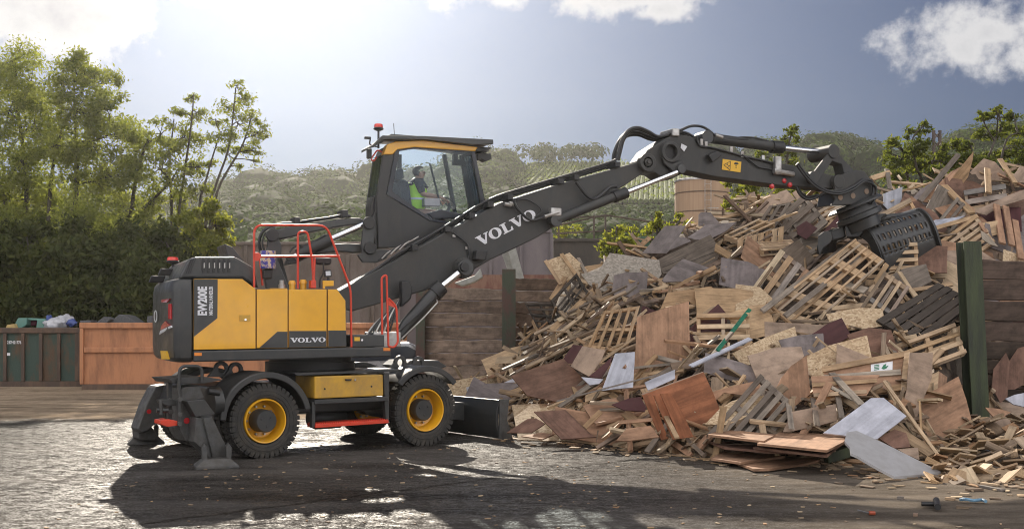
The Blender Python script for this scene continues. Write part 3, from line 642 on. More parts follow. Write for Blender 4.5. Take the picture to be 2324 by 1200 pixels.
# ---- wheels
def wheel(zx, zy, rpx, twin, label=None, w=0.0, front=False):
    c = fs(FC, Z2, zx, zy, w); k = FC.scale(Z2[0]+zx/Z2[2], w)/Z2[2]; r = rpx*k
    c = (c[0], r-.01) if w > 1 else (c[0], c[1])
    if w <= 1: r = c[1]+.005
    root = empty('wheel', FC.pt(c[0], w, c[1]), None, None); root.parent = MH; root.location = wloc[root]-wloc[MH]
    base = FC.pt(c[0], w, c[1]); prof = [(.045, .60*r), (.012, .63*r), (0, .72*r), (.004, .86*r), (.022, .935*r), (.05, .965*r), (.25, .965*r), (.278, .93*r), (.30, .80*r), (.30, .60*r)]
    t = MB(); t.lathe(base, FC.v, prof, 64, caps=False)
    if twin: t.lathe(base+FC.v*.34, FC.v, prof, 64, caps=False)
    for kk in range(40):
        a = 2*math.pi*(kk+.3)/40; rad = FC.u*math.cos(a)+Vector((0, 0, 1))*math.sin(a); tg = -FC.u*math.sin(a)+Vector((0, 0, 1))*math.cos(a)
        hw = 2*math.pi*r/40*.36
        t.box(base+rad*(.955*r)+FC.v*.075, tg*hw, FC.v*.062, rad*(.045*r)); t.box(base+rad*(.955*r)+tg*hw*1.0+FC.v*.215, tg*hw, FC.v*.062, rad*(.045*r))
        t.box(base+rad*(.905*r)+FC.v*.012, tg*hw*.9, FC.v*.010, rad*(.05*r))
        if twin: t.box(base+rad*(.955*r)+FC.v*.48, tg*hw, FC.v*.125, rad*(.045*r))
    for rr_ in (.70, .80): t.lathe(base, FC.v, [(.003, (rr_-.008)*r), (-.004, rr_*r), (.004, (rr_+.008)*r)], 64, caps=False)
    obj('tyre', t, m_tyre, root, smooth=35)
    rim = MB(); rim.lathe(base, FC.v, [(.05, .60*r), (.01, .597*r), (-.004, .585*r), (-.002, .555*r), (.02, .54*r), (.05, .525*r), (.09, .50*r), (.20, .475*r), (.21, .44*r), (.215, .25*r)], 48, caps=False)
    obj('rim', rim, m_yel, root, smooth=40)
    hd = -.03 if not front else .05
    h = MB(); h.lathe(base, FC.v, [(hd, .02), (hd, .27*r), (hd+.02, .30*r), (.21, .31*r)], 36)
    for kk in range(3):
        a = 2*math.pi*kk/3+.6; q = base+(FC.u*math.cos(a)+Vector((0, 0, 1))*math.sin(a))*.15*r; h.lathe(q+FC.v*(hd-.012), FC.v, [(0, .018), (.014, .02)], 8)
    obj('hub', h, m_dark, root, smooth=40)
    bo = MB()
    for kk in range(10):
        a = 2*math.pi*kk/10; q = base+(FC.u*math.cos(a)+Vector((0, 0, 1))*math.sin(a))*.385*r; bo.lathe(q+FC.v*.17, FC.v, [(0, .014), (.01, .018), (.045, .018)], 6)
    obj('wheel_bolts', bo, m_steel, root)
    return c, r
cR, rR = wheel(800, 447, 219, True); cF, rF = wheel(1729, 384, 207, False, front=True)
wheel(1400, 400, 160, False, w=2.15, front=True); wheel(430, 440, 170, True, w=2.0)
# ---- chassis
s0, s1_ = cR[0]-.55, cF[0]+.30
part('chassis_frame', MB().loop_prism([FC.pt(s0, .75, .52), FC.pt(s1_, .75, .52), FC.pt(s1_, .75, .98), FC.pt(s0, .75, .98)], [FC.pt(s0, 1.85, .52), FC.pt(s1_, 1.85, .52), FC.pt(s1_, 1.85, .98), FC.pt(s0, 1.85, .98)]), m_dark, bevel=.03)
for c_ in (cR, cF): part('axle', MB().lathe(FC.pt(c_[0], .3, c_[1]), FC.v, [(0, .13), (.5, .11), (.7, .2), (1.3, .2), (1.5, .11), (1.9, .13)], 20), m_dark, smooth=40, bevel=0)
part('transmission', MB().lathe(FC.pt((cR[0]+cF[0])/2+.15, 1.0, .42), FC.u, [(-.3, .12), (-.2, .17), (.2, .17), (.3, .1)], 20), m_black, bevel=0, smooth=40)
def fender(c, r, a0, a1, off, wa, wb, thick=.06, front=False):
    m = MB(); n = 26; A, B_, C_, D_ = [], [], [], []
    for k in range(n+1):
        a = R(a0+(a1-a0)*k/n); A.append((c[0]+math.cos(a)*(r+off), c[1]+math.sin(a)*(r+off))); B_.append((c[0]+math.cos(a)*(r+off+thick), c[1]+math.sin(a)*(r+off+thick)))
    lp = B_+A[::-1]; m.loop_prism([FC.pt(x, wa, z) for x, z in lp], [FC.pt(x, wb, z) for x, z in lp]); part('fender', m, m_black, bevel=.015, smooth=40)
    m = MB(); lp = [(x, z) for x, z in B_]; l2 = [(c[0]+(x-c[0])*.87, c[1]+(z-c[1])*.87) for x, z in B_]
    lp = lp+l2[::-1]; m.loop_prism([FC.pt(x, wa-.03, z) for x, z in lp], [FC.pt(x, wa-.004, z) for x, z in lp]); part('fender_lip', m, m_dark, bevel=.012, smooth=40)
fender(cR, rR, 176, 12, .10, -.02, .62); fender(cF, rF, 140, 38, .07, -.02, .50)
fender(cR, rR, 165, 20, .10, 2.0, 2.55); fender(cF, rF, 150, 25, .07, 2.05, 2.55)
# lifting eyes
def eye(zo, x, y, w, r=.11, mat=m_dark):
    c = fs(FC, zo, x, y, w); n = 20
    O_ = [(c[0]+r*math.cos(t), c[1]+r*math.sin(t)) for t in [2*math.pi*k/n for k in range(n)]]
    O_ = [(a, b_) if b_ > c[1]-r*.3 else (c[0]+(a-c[0])*2.0, c[1]-r*1.0) for a, b_ in O_]
    I_ = [(c[0]+r*.5*math.cos(t), c[1]+r*.5*math.sin(t)) for t in [2*math.pi*k/n for k in range(n)]]
    part('lifting_eye', MB().ring(FC, O_, I_, w, w+.05), mat, bevel=.006)
eye(Z2, 545, 145, .75); eye(Z2, 628, 150, .72); eye(Z2, 1582, 108, .5); eye(Z2, 1688, 112, .45)
# side locker, steps
part('storage_box', fp(FC, zoom(Z2, [(1083, 188), (1480, 177), (1483, 300), (1083, 318)]), .0, .62), m_yel2, bevel=.015)
part('locker_handle', fp(FC, zoom(Z2, [(1262, 203), (1300, 203), (1296, 213), (1266, 213)]), -.03, -.002), m_black, bevel=.004)
part('locker_lock', cylw(FC, fs(FC, Z2, 1316, 208, 0), .016, -.015, -.001, 12), m_chrome, bevel=0)
for x, y in ((1141, 260), (1412, 246)): part('locker_screw', cylw(FC, fs(FC, Z2, x, y, 0), .014, -.008, -.001, 10), m_black, bevel=0)
part('step_frame', fp(FC, zoom(Z2, [(1083, 324), (1515, 305), (1515, 330), (1083, 350)]), -.04, .55), m_dark, bevel=.006)
part('step_frame', fp(FC, zoom(Z2, [(1484, 170), (1516, 168), (1516, 462), (1496, 462)]), -.02, .06), m_dark, bevel=.006)
part('step_frame', fp(FC, zoom(Z2, [(1068, 335), (1088, 335), (1088, 486), (1068, 486)]), -.02, .06), m_dark, bevel=.006)
part('red_step', fp(FC, zoom(Z2, [(1088, 467), (1512, 440), (1512, 458), (1088, 487)]), -.04, .22), m_red, bevel=.004)
tr = MB()
for k in range(34):
    a = fs(FC, Z2, 1096+k*12.4, 466-k*.80, -.04); tr.box(FC.pt(a[0], .09, a[1]+.006), FC.u*.012, FC.v*.11, (0, 0, .008))
part('step_tread', tr, m_red, bevel=0)
part('tread_plate', fp(FC, zoom(Z2, [(960, 170), (1590, 146), (1590, 158), (985, 184)]), .0, .75), m_dark, bevel=.004)
# slewing ring
part('slewing_ring', MB().lathe(WC+Vector((0, 0, .98)), (0, 0, 1), [(0, .62), (.12, .62), (.12, .68), (.30, .68), (.30, .62), (.42, .62)], 48), m_black, smooth=30, bevel=0)
# dozer blade at the front
bl = MB(); prof = [(2195, 330), (2189, 440), (2210, 552)]
A = [(2150, 324), (2146, 440), (2150, 556)]
def bladep(x, y, w): return FC.world(*zoom(Z2, [(x, y)])[0], w)
P0 = [bladep(x, y, .35) for x, y in A]
back = []
m = MB(); n_ = 8; rows = []
for j in range(n_+1):
    t = j/n_; bow = .16*math.sin(t*math.pi)
    y0 = 324+(556-324)*t; p = FC.px(*zoom(Z2, [(2150, y0)])[0], .05)
    rows.append((p[0]-bow*.5, max(.02, p[1])))
out = rows+[(a+.05, b_) for a, b_ in rows[::-1]]
part('dozer_blade', MB().loop_prism([FC.pt(a, .02, z) for a, z in out], [FC.pt(a, 2.55, z) for a, z in out]), m_dark, bevel=.006)
q = [(rows[0][0]-.02, rows[0][1]+.02), (rows[0][0]+.16, rows[0][1]), (rows[4][0]+.20, rows[4][1]), (rows[-1][0]+.24, .0), (rows[-1][0]-.03, 0.0)]
for w_ in (-.02, 2.55): part('blade_side_plate', MB().loop_prism([FC.pt(a, w_, z) for a, z in q], [FC.pt(a, w_+.04, z) for a, z in q]), m_stab, bevel=.006)
part('blade_arm', MB().loop_prism([FC.pt(cF[0]+.1, .9, .62), FC.pt(rows[4][0], .9, .55), FC.pt(rows[4][0], .9, .25), FC.pt(cF[0]+.1, .9, .42)], [FC.pt(cF[0]+.1, 1.7, .62), FC.pt(rows[4][0], 1.7, .55), FC.pt(rows[4][0], 1.7, .25), FC.pt(cF[0]+.1, 1.7, .42)]), m_dark)
part('blade_cylinder_cover', fp(FC, zoom(Z2, [(1600, 128), (1640, 96), (1800, 96), (1850, 130), (1800, 150), (1640, 150)]), .9, 1.6), m_dark)
# ---- stabilisers
yz = S2
def zz(pts, w): return [FC.px(*p, w) for p in zoom(S2, pts)]
w_ = -.30
part('stabiliser_plate', fp(FC, zoom(S2, [(525, 345), (560, 330), (700, 322), (745, 440), (640, 470), (600, 520), (640, 620), (640, 870), (560, 855), (500, 740), (520, 640)]), -.12, .30), m_stab, bevel=.01)
part('stabiliser_cover', fp(FC, zoom(S2, [(570, 470), (745, 450), (860, 608), (660, 625)]), -.30, -.10), m_dark, bevel=.01)
leg = empty('stabiliser', FC.world(*zoom(S2, [(830, 1040)])[0], w_), None, None); leg.parent = MH; leg.location = wloc[leg]-wloc[MH]
obj('lower_leg', fp(FC, zoom(S2, [(664, 632), (735, 640), (815, 960), (812, 1050), (752, 965), (650, 868)]), w_-.05, w_+.24), m_stab, leg, bevel=.008)
obj('lower_leg_front', fp(FC, zoom(S2, [(735, 640), (820, 622), (968, 930), (968, 1030), (940, 1045), (830, 1040), (812, 950)]), w_-.09, w_+.16), m_stab, leg, bevel=.008)
obj('cylinder', MB().tube([FC.world(*zoom(S2, [(765, 600)])[0], w_), FC.world(*zoom(S2, [(775, 700)])[0], w_)], .09, 16), m_dark, leg, smooth=40)
def foot(pts_c, F_, w, parent, sc=1.0):
    c = F_.px(*zoom(S2, [pts_c])[0], w); g0 = F_.pt(c[0], w, 0); e = parent
    a = [(-.30, -.22), (.30, -.22), (.30, .22), (-.30, .22)]; lo = [g0+F_.u*x*sc+F_.v*y*sc for x, y in a]
    mb = MB().loop_prism([p+Vector((0, 0, .0)) for p in lo], [p+Vector((0, 0, .035)) for p in lo]); up = [g0+F_.u*x*.5*sc+F_.v*y*.6*sc+Vector((0, 0, .12)) for x, y in a]
    mb.loop_prism([p+Vector((0, 0, .036)) for p in lo], up); obj('foot_pad', mb, m_stab, e, bevel=.006)
    for s in (-.16, .15):
        l = [(s-.02, .10), (s+.02, .10), (s+.03, .28), (s, .33), (s-.03, .28)]
        obj('foot_lug', MB().loop_prism([g0+F_.u*x*sc+F_.v*-.16+Vector((0, 0, z)) for x, z in l], [g0+F_.u*x*sc+F_.v*.10+Vector((0, 0, z)) for x, z in l]), m_stab, e, bevel=.006)
# put the foot where it meets the ground
gp = gpt(493, 1059); d = gp-FC.O; ws = d.dot(FC.v); FCs = Frame(gp.x, gp.y, R(24))
def foot2(px, py, parent):
    gp = gpt(px, py); F_ = Frame(gp.x, gp.y, R(20)); 
    a = [(-.27, -.20), (.27, -.20), (.27, .20), (-.27, .20)]; lo = [F_.pt(x, y+.12, 0) for x, y in a]; up = [F_.pt(x*.62, y*.5+.12, .12) for x, y in a]
    mb = MB().loop_prism(lo, [p+Vector((0, 0, .03)) for p in lo]); mb.loop_prism([p+Vector((0, 0, .031)) for p in lo], up); obj('foot_pad', mb, m_stab, parent, bevel=.006)
    for s in (-.15, .15):
        l = [(s-.03, .11), (s+.03, .11), (s+.035, .26), (s, .31), (s-.035, .26)]
        obj('foot_lug', MB().loop_prism([F_.pt(x, .02, z) for x, z in l], [F_.pt(x, .22, z) for x, z in l]), m_stab, parent, bevel=.006)
foot2(493, 1062, leg)
fl = empty('stabiliser', gpt(335, 1006), None, None); fl.parent = MH; fl.location = wloc[fl]-wloc[MH]; foot2(332, 1007, fl)
wf = (gpt(335, 1006)-FC.O).dot(FC.v)-.1
obj('lower_leg', fp(FC, zoom(S2, [(110, 830), (100, 740), (150, 660), (180, 500), (210, 700), (250, 740), (285, 800), (265, 850), (130, 850)]), wf-.2, wf+.1), m_stab, fl, bevel=.01)
obj('upper_arm', fp(FC, zoom(S2, [(180, 510), (265, 345), (285, 325), (395, 305), (400, 640), (330, 672), (250, 705), (190, 760), (130, 780), (100, 740)]), wf-.35, wf+.0), m_stab, fl, bevel=.015)
for x, y, w2 in ((206, 570, wf-.35),): obj('reflector', cylw(FC, fs(FC, S2, x, y, w2), .035, w2-.006, w2-.001, 14), m_redlens, fl)
part('reflector', cylw(FC, fs(FC, S2, 572, 660, -.12), .04, -.127, -.121, 14), m_redlens, bevel=0)
# rear cross beam, plates, ladder
part('rear_beam', MB().loop_prism([FC.pt(s0-.02, .5, .40), FC.pt(s0+.3, .5, .40), FC.pt(s0+.3, .5, .80), FC.pt(s0-.02, .5, .80)], [FC.pt(s0-.02, 2.1, .40), FC.pt(s0+.3, 2.1, .40), FC.pt(s0+.3, 2.1, .80), FC.pt(s0-.02, 2.1, .80)]), m_stab, bevel=.02)
part('ladder_plate', fp(FC, zoom(S2, [(393, 255), (432, 255), (432, 705), (393, 690)]), -.02, .05, wp=-.02), m_dark, bevel=.004)
part('ladder_plate', fp(FC, zoom(S2, [(487, 260), (517, 260), (517, 708), (487, 700)]), -.22, -.17), m_dark, bevel=.004)
part('step_plate', fp(FC, zoom(S2, [(395, 252), (740, 232), (940, 262), (730, 300), (440, 298)]), -.15, .5, wp=-.15), m_dark, bevel=.004)
part('grab_rail', MB().tube(rnd(fw(FC, S2, [(502, 480), (502, 130), (722, 130), (722, 285)], -.20), .09), .022, 8), m_dark, bevel=0, smooth=50)
part('red_step', fp(FC, zoom(S2, [(322, 658), (400, 645), (515, 668), (515, 705), (385, 720), (322, 695)]), -.20, .05, wp=-.2), m_red, bevel=.006)
part('coupling_bracket', fp(FC, zoom(S2, [(325, 462), (400, 450), (478, 462), (478, 510), (400, 520), (345, 500)]), -.1, .1), m_dark, bevel=.006)
part('coupling_pin', MB().tube(fw(FC, S2, [(318, 455), (325, 600)], -.14), .022, 8), m_stab, bevel=0)
part('coupling_bar', MB().tube(fw(FC, S2, [(280, 558), (390, 562)], -.12), .03, 8), m_dark, bevel=0)
part('grip_bar', MB().tube(fw(FC, S2, [(780, 375), (890, 390)], -.20), .045, 10), m_black, bevel=0, smooth=50)
part('rear_tank', MB().tube(fw(FC, S2, [(800, 480), (890, 470)], .1), .20, 16), m_dark, bevel=0, smooth=50)
for x, y in ((505, 450), (503, 598), (412, 458), (416, 574), (412, 660), (500, 690)): part('bolt', cylw(FC, fs(FC, S2, x, y, -.22 if x > 450 else -.02), .03, (-.25 if x > 450 else -.05), (-.221 if x > 450 else -.021), 8), m_stab, bevel=0)

# ---- upper structure: deck, doors, engine hood, counterweight
W1 = 2.5
sA = fs(FU, Z1, 424, 700, 0)[0]
part('deck', fp(FU, zoom(Z1, [(426, 902), (1418, 881), (1710, 881), (1710, 940), (1450, 945), (950, 962), (426, 974)]), -.02, W1), m_dark, bevel=.02)
part('engine_housing', fp(FU, zoom(Z1, [(426, 900), (426, 436), (744, 436), (832, 503), (1360, 503), (1416, 578), (1419, 880)]), .02, .92), m_dark, bevel=.01)
part('left_housing', fp(FU, zoom(Z1, [(426, 900), (426, 470), (835, 503), (835, 890)]), .93, W1-.02), m_dark, bevel=.01)
def door(pts, mat, nm='door', w=-.012, parent=None, w1=.019): return obj(nm, fp(FU, zoom(Z1, pts), w, w1), mat, parent or MH, bevel=.007 if nm == 'door' else 0, seg=2)
dA = door([(428, 896), (428, 437), (743, 437), (829, 502), (829, 888)], m_yel)
d_ = door([(428, 439), (583, 439), (581, 690), (428, 811)], m_dark, 'dark_panel', -.015, dA, -.0125)
dB = door([(837, 504), (1037, 504), (1037, 885), (837, 885)], m_yel)
door([(852, 883), (970, 778), (1035, 778), (1035, 883)], m_dark, 'dark_panel', -.015, dB, -.0125)
dC = door([(1044, 504), (1290, 504), (1290, 879), (1044, 883)], m_yel)
door([(1046, 773), (1288, 773), (1288, 877), (1046, 881)], m_dark, 'dark_panel', -.015, dC, -.0125)
dD = door([(1298, 504), (1357, 504), (1412, 577), (1416, 875), (1298, 878)], m_yel)
door([(1300, 770), (1415, 770), (1415, 873), (1300, 876)], m_dark, 'dark_panel', -.015, dD, -.0125)
hd = door([(725, 670), (795, 670), (795, 710), (725, 710)], m_yel2, 'door_handle', -.020, dA, -.0125)
obj('keyhole', cylw(FU, fs(FU, Z1, 761, 700, 0), .014, -.03, -.021, 12), m_chrome, dA)
# lettering
def glyph_V(): return [[(0, 1), (.5, 1), (.5, .9), (.41, .9), (.62, .34), (.81, .9), (.71, .9), (.71, 1), (1.08, 1), (1.08, .9), (.98, .9), (.64, 0), (.46, 0), (.1, .9), (0, .9)]]
def glyph_L(): return [[(0, 1), (.5, 1), (.5, .9), (.38, .9), (.38, .12), (.64, .12), (.74, .38), (.84, .38), (.82, 0), (0, 0), (0, .1), (.12, .1), (.12, .9), (0, .9)]]
def glyph_O():
    n = 28; o_ = [(.5+.5*math.cos(2*math.pi*k/n), .5+.53*math.sin(2*math.pi*k/n)) for k in range(n)]; i_ = [(.5+.22*math.cos(2*math.pi*k/n), .5+.42*math.sin(2*math.pi*k/n)) for k in range(n)]
    return [[o_[k], o_[(k+1) % n], i_[(k+1) % n], i_[k]] for k in range(n)]
def maker_word(F_, zo, p0, ex, ey, w, parent):
    x = 0; m = MB()
    for g_, adv in ((glyph_V, 1.02), (glyph_O, 1.05), (glyph_L, .80), (glyph_V, 1.02), (glyph_O, 1.0)):
        for poly in g_():
            pts = [(zo[0]+(p0[0]+ex[0]*(a+x)+ey[0]*b_)/zo[2], zo[1]+(p0[1]+ex[1]*(a+x)+ey[1]*b_)/zo[2]) for a, b_ in poly]
            m.add([F_.world(a, b_, w) for a, b_ in pts], [tuple(range(len(pts)))])
        x += adv
    return obj('lettering', m, m_white, parent)
maker_word(FU, Z1, (1054, 848), (46.8, -.8), (0, -30), -.018, dC)
tx = lambda x0, y0, x1, y1: (lambda a, b_: FU.world(*zoom(Z1, [(x1+(x0-x1)*b_, y1+(y0-y1)*a)])[0], -.018))
decal('lettering', 'EW200E', m_white, tx(452, 485, 515, 672), dA, .045, FU.v, 0)
decal('lettering', 'MATERIAL HANDLER', m_white, tx(526, 484, 552, 670), dA, .03, FU.v, 0)
# counterweight, rounded in plan
zt_, zb_ = fs(FU, Z1, 400, 436, 0)[1], fs(FU, Z1, 400, 977, 0)[1]
plan = [(sA-.006, .0), (sA-.17, .01), (sA-.25, .07), (sA-.30, .30), (sA-.32, .8), (sA-.32, 1.7), (sA-.30, 2.2), (sA-.25, 2.43), (sA-.17, 2.49), (sA-.006, 2.5)]
def ringz(k, z, dz=0): return [FU.pt(sA+(s-sA)*k, 1.25+(w-1.25)*(1-(1-k)*.25), z) for s, w in plan]
m = MB(); lv = [(.80, zb_+.0), (.95, zb_+.06), (1.0, zb_+.22), (1.0, zt_-.55), (.985, zt_-.18), (.92, zt_-.05), (.80, zt_)]
vs = []; fs_ = []; n = len(plan)
for k, z in lv: vs += ringz(k, z)
for j in range(len(lv)-1):
    for i in range(n): fs_.append((j*n+i, j*n+(i+1) % n, (j+1)*n+(i+1) % n, (j+1)*n+i))
fs_ += [tuple(range(n))[::-1], tuple(range((len(lv)-1)*n, len(lv)*n))]; m.add(vs, fs_)
cw = part('counterweight', m, m_dark, bevel=.02, smooth=32)
def on_tail(px, py, lift=.0):          # point on the chamfered tail face seen at that pixel
    a, b_ = FU.pt(sA-.30, .30, 0), FU.pt(sA-.32, .8, 0); c0, c1 = FU.pt(sA-.25, .07, 0), a
    for p, q in ((c0, c1), (a, b_), (b_, FU.pt(sA-.32, 1.7, 0))):
        d = (q-p).normalized(); nn = Vector((d.y, -d.x, 0)); r = ray(px, py); t = (p.dot(nn))/r.dot(nn); w = r*t; s = (w-p).dot(d)
        if -.02 <= s <= (q-p).length+.02:
            w.z += CH; 
            if nn.dot(r) > 0: nn = -nn
            return w+nn*(lift+.012)
    w.z += CH; return w
def tail_patch(name, pts, mat, lift=.01):
    P_ = [on_tail(*p, lift) for p in zoom(Z1, pts)]; Q_ = [on_tail(*p, -.03) for p in zoom(Z1, pts)]
    return obj(name, MB().loop_prism(P_, Q_), mat, cw)
tail_patch('tail_light', [(272, 598), (284, 598), (286, 696), (272, 696)], m_redlens)
tail_patch('tail_light', [(228, 572), (280, 564), (262, 588), (228, 590)], m_redlens)
tail_patch('tail_light', [(222, 766), (228, 738), (252, 710), (282, 738)], m_redlens)
tail_patch('lamp_trim', [(212, 798), (220, 772), (288, 738), (290, 752)], m_white)
tail_patch('warning_sticker', [(221, 902), (256, 904), (264, 956), (228, 956)], m_stick)
# emblem on the tail: white ring
m = MB(); n = 20
O_ = [on_tail(Z1[0]+(190+11*math.cos(t))/Z1[2], Z1[1]+(678+40*math.sin(t))/Z1[2], .01) for t in [2*math.pi*k/n for k in range(n)]]
I_ = [on_tail(Z1[0]+(190+6*math.cos(t))/Z1[2], Z1[1]+(678+30*math.sin(t))/Z1[2], .01) for t in [2*math.pi*k/n for k in range(n)]]
m.add(O_+I_, [(k, (k+1) % n, n+(k+1) % n, n+k) for k in range(n)]); obj('emblem', m, m_white, cw)
# reflectors on the deck
for pts in ([(432, 914), (480, 914), (480, 934), (432, 934)], [(1658, 882), (1702, 882), (1702, 902), (1658, 902)]):
    part('reflector', fp(FU, zoom(Z1, pts), -.028, -.021), m_orange, bevel=0)
# engine hood with vents
hd_pts = [(330, 436), (345, 400), (385, 322), (405, 304), (440, 294), (690, 292), (712, 302), (800, 352), (822, 372), (834, 420), (850, 500), (744, 436)]
P_ = [FU.px(*p, .12) for p in zoom(Z1, hd_pts)]
hood = part('engine_hood', MB().loop_prism([FU.pt(a, .12, z) for a, z in P_], [FU.pt(a, 2.2, z) for a, z in P_]), m_dark, bevel=.04, seg=3)
for k, x in enumerate((480, 513, 547, 580, 613, 645)):
    obj('vent', fp(FU, zoom(Z1, [(x, 305), (x+15, 305), (x+20, 320), (x+20, 397), (x+5, 397), (x, 380)]), .108, .121, wp=.12), m_black, hood)
    obj('vent_louvre', fp(FU, zoom(Z1, [(x+11, 335), (x+18, 330), (x+18, 365), (x+11, 368)]), .103, .1079, wp=.12), m_steel, hood)
for x in (0, 14, 28): obj('vent', fp(FU, zoom(Z1, [(372+x, 402-x*.1), (380+x, 402-x*.1), (414+x, 308-x*.05), (406+x, 308-x*.05)]), .110, .121, wp=.12), m_black, hood)
part('hood_flap', fp(FU, zoom(Z1, [(625, 212), (634, 210), (682, 232), (750, 318), (745, 330), (694, 300), (650, 292)]), .9, 1.6, wp=.9), m_dark, bevel=.01)
# beacons and cameras
def beacon(F_, zo, x, ytop, ybase, ypole, w, parent=MH, r=.075):
    k = F_.scale(zo[0]+x/zo[2], w)/zo[2]; c = fs(F_, zo, x, ybase, w); h_ = (ybase-ytop)*k; e = empty('beacon', F_.pt(c[0], w, c[1]), None, None); e.parent = parent; e.location = wloc[e]-wloc[parent]
    b0 = F_.pt(c[0], w, c[1]); obj('lens', MB().lathe(b0+Vector((0, 0, h_*.5)), (0, 0, 1), [(0, r), (h_*.4, r*.92), (h_*.5, r*.8)], 20), m_redlens2, e, smooth=40)
    obj('base', MB().lathe(b0, (0, 0, 1), [(0, r*.5), (h_*.2, r*1.1), (h_*.35, r*1.15), (h_*.499, r*.9)], 20), m_black, e, smooth=40)
    obj('pole', MB().tube([b0, b0-Vector((0, 0, (ypole-ybase)*k))], .018, 8), m_black, e)
m_redlens2 = paint('red_beacon_lens', (.75, .04, .02), rough=.2, coat=.5)
beacon(FU, Z1, 292, 296, 338, 432, 1.7, r=.085)
for (x, y, a) in ((190, 438, .5), (250, 392, -.2)):
    c = FU.world(*zoom(Z1, [(x, y)])[0], 1.5); part('camera_housing', MB().box(c, FU.u*.10, FU.v*.06, (0.02, 0, .05)), m_black, bevel=.015); part('camera_bracket', MB().tube([c, c+Vector((.08, 0, -.16))], .014, 6), m_steel, bevel=0)
# red hand rails
def rail(zo, pts, w, r=.0165, rad=.09, nm='hand_rail', F_=FU, mat=None): return part(nm, MB().tube(rnd(fw(F_, zo, pts, w), rad), r, 10), mat or m_red, bevel=0, smooth=60)
rail(Z1, [(819, 492), (819, 88), (1288, 90), (1446, 500), (1450, 878)], .04, rad=.12)
rail(Z1, [(822, 292), (1374, 290)], .04)
rail(Z1, [(1103, 500), (1103, 130), (1166, 130), (1192, 290)], .20, rad=.13)
rail(Z1, [(1192, 270), (1203, 445)], .16)
rail(Z1, [(1212, 300), (1206, 450)], .08)
rail(Z1, [(858, 312), (874, 480)], .6)
part('rail_plate', fp(FU, zoom(Z1, [(822, 265), (848, 265), (866, 280), (866, 300), (846, 320), (822, 320)]), .02, .05), m_red, bevel=.004)
part('rail_socket', fp(FU, zoom(Z1, [(1188, 444), (1222, 444), (1222, 496), (1188, 496)]), .04, .18), m_red, bevel=.008)
rail(Z1, [(1650, 796), (1646, 425), (1678, 408), (1690, 870)], .05, rad=.08)
rail(Z1, [(1690, 562), (1742, 612), (1752, 850), (1725, 882), (1690, 872)], .05, rad=.07)
part('rail_gusset', fp(FU, zoom(Z1, [(1691, 562), (1738, 610), (1735, 625), (1691, 606)]), .045, .055), m_red, bevel=0)
# caps, lamp, mirror and control box on the deck
for (x0, x1, y0, y1) in ((1043, 1089, 446, 499), (1113, 1162, 440, 499)):
    c = fs(FU, Z1, (x0+x1)/2, y1, .25); k = FU.scale(Z1[0]+x0/Z1[2], .25)/Z1[2]; r_ = (x1-x0)/2*k; hh = (y1-y0)*k
    part('filler_cap', MB().lathe(FU.pt(c[0], .25, c[1]-.03), (0, 0, 1), [(0, r_*.9), (hh*.75, r_*.9), (hh*.76, r_*1.05), (hh*.95, r_*1.05), (hh+.03, r_*.7)], 24), m_yel, bevel=0, smooth=40)
c = fs(FU, Z1, 998, 495, .2); part('filler_neck', MB().lathe(FU.pt(c[0], .2, c[1]-.03), (0, 0, 1), [(0, .05), (.08, .05), (.085, .035), (.14, .035)], 16), m_steel, bevel=0, smooth=40)
part('cap_plate', fp(FU, zoom(Z1, [(920, 497), (1035, 497), (1035, 503), (920, 503)]), .05, .4), m_yel, bevel=.003)
part('lamp_bracket', fp(FU, zoom(Z1, [(1265, 447), (1336, 447), (1336, 482), (1280, 484), (1280, 500), (1266, 500)]), .06, .10), m_yel, bevel=.006)
wl = part('work_light', fp(FU, zoom(Z1, [(1276, 378), (1320, 376), (1324, 422), (1280, 424)]), .06, .14), m_black, bevel=.01)
obj('lamp_lens', fp(FU, zoom(Z1, [(1283, 387), (1314, 385), (1316, 414), (1285, 416)]), .052, .058), m_white, wl)
part('lamp_post', MB().tube(fw(FU, Z1, [(1300, 425), (1300, 450)], .1), .02, 8), m_black, bevel=0)
part('mirror_arm', MB().tube(rnd(fw(FU, Z1, [(1246, 492), (1244, 440), (1268, 405), (1268, 310)], .22), .05), .011, 8), m_black, bevel=0)
part('mirror', fp(FU, zoom(Z1, [(1212, 294), (1322, 296), (1326, 340), (1300, 346), (1235, 344), (1210, 330)]), .22, .30), m_black, bevel=.03)
part('control_box', fp(FU, zoom(Z1, [(1440, 800), (1480, 798), (1664, 800), (1664, 874), (1440, 878)]), .05, .75), m_dark, bevel=.01)
part('warning_sticker', fp(FU, zoom(Z1, [(1470, 813), (1505, 813), (1505, 838), (1470, 838)]), .043, .049), m_stick, bevel=0)
part('box_latch', cylw(FU, fs(FU, Z1, 1517, 832, .05), .016, .03, .049, 10), m_chrome, bevel=0)
m_can = paint('printed_can', (.55, .45, .3), (.05, .05, .3), rough=.3, nscale=12, amt=(.48, .52))
c = fs(FU, Z6, 275, 600, .55); part('grease_can', MB().lathe(FU.pt(c[0], .55, c[1]), (0, 0, 1), [(0, .11), (.26, .11)], 24), m_can, bevel=.006, smooth=40)
part('grease_pump', fp(FU, zoom(Z6, [(232, 602), (320, 600), (315, 690), (232, 690)]), .5, .68), m_black, bevel=.02)
part('front_box', fp(FU, zoom(Z1, [(832, 503), (1356, 503), (1416, 578), (1419, 880), (1500, 880), (1500, 890), (832, 890)]), .93, 1.02), m_dark, bevel=.01)
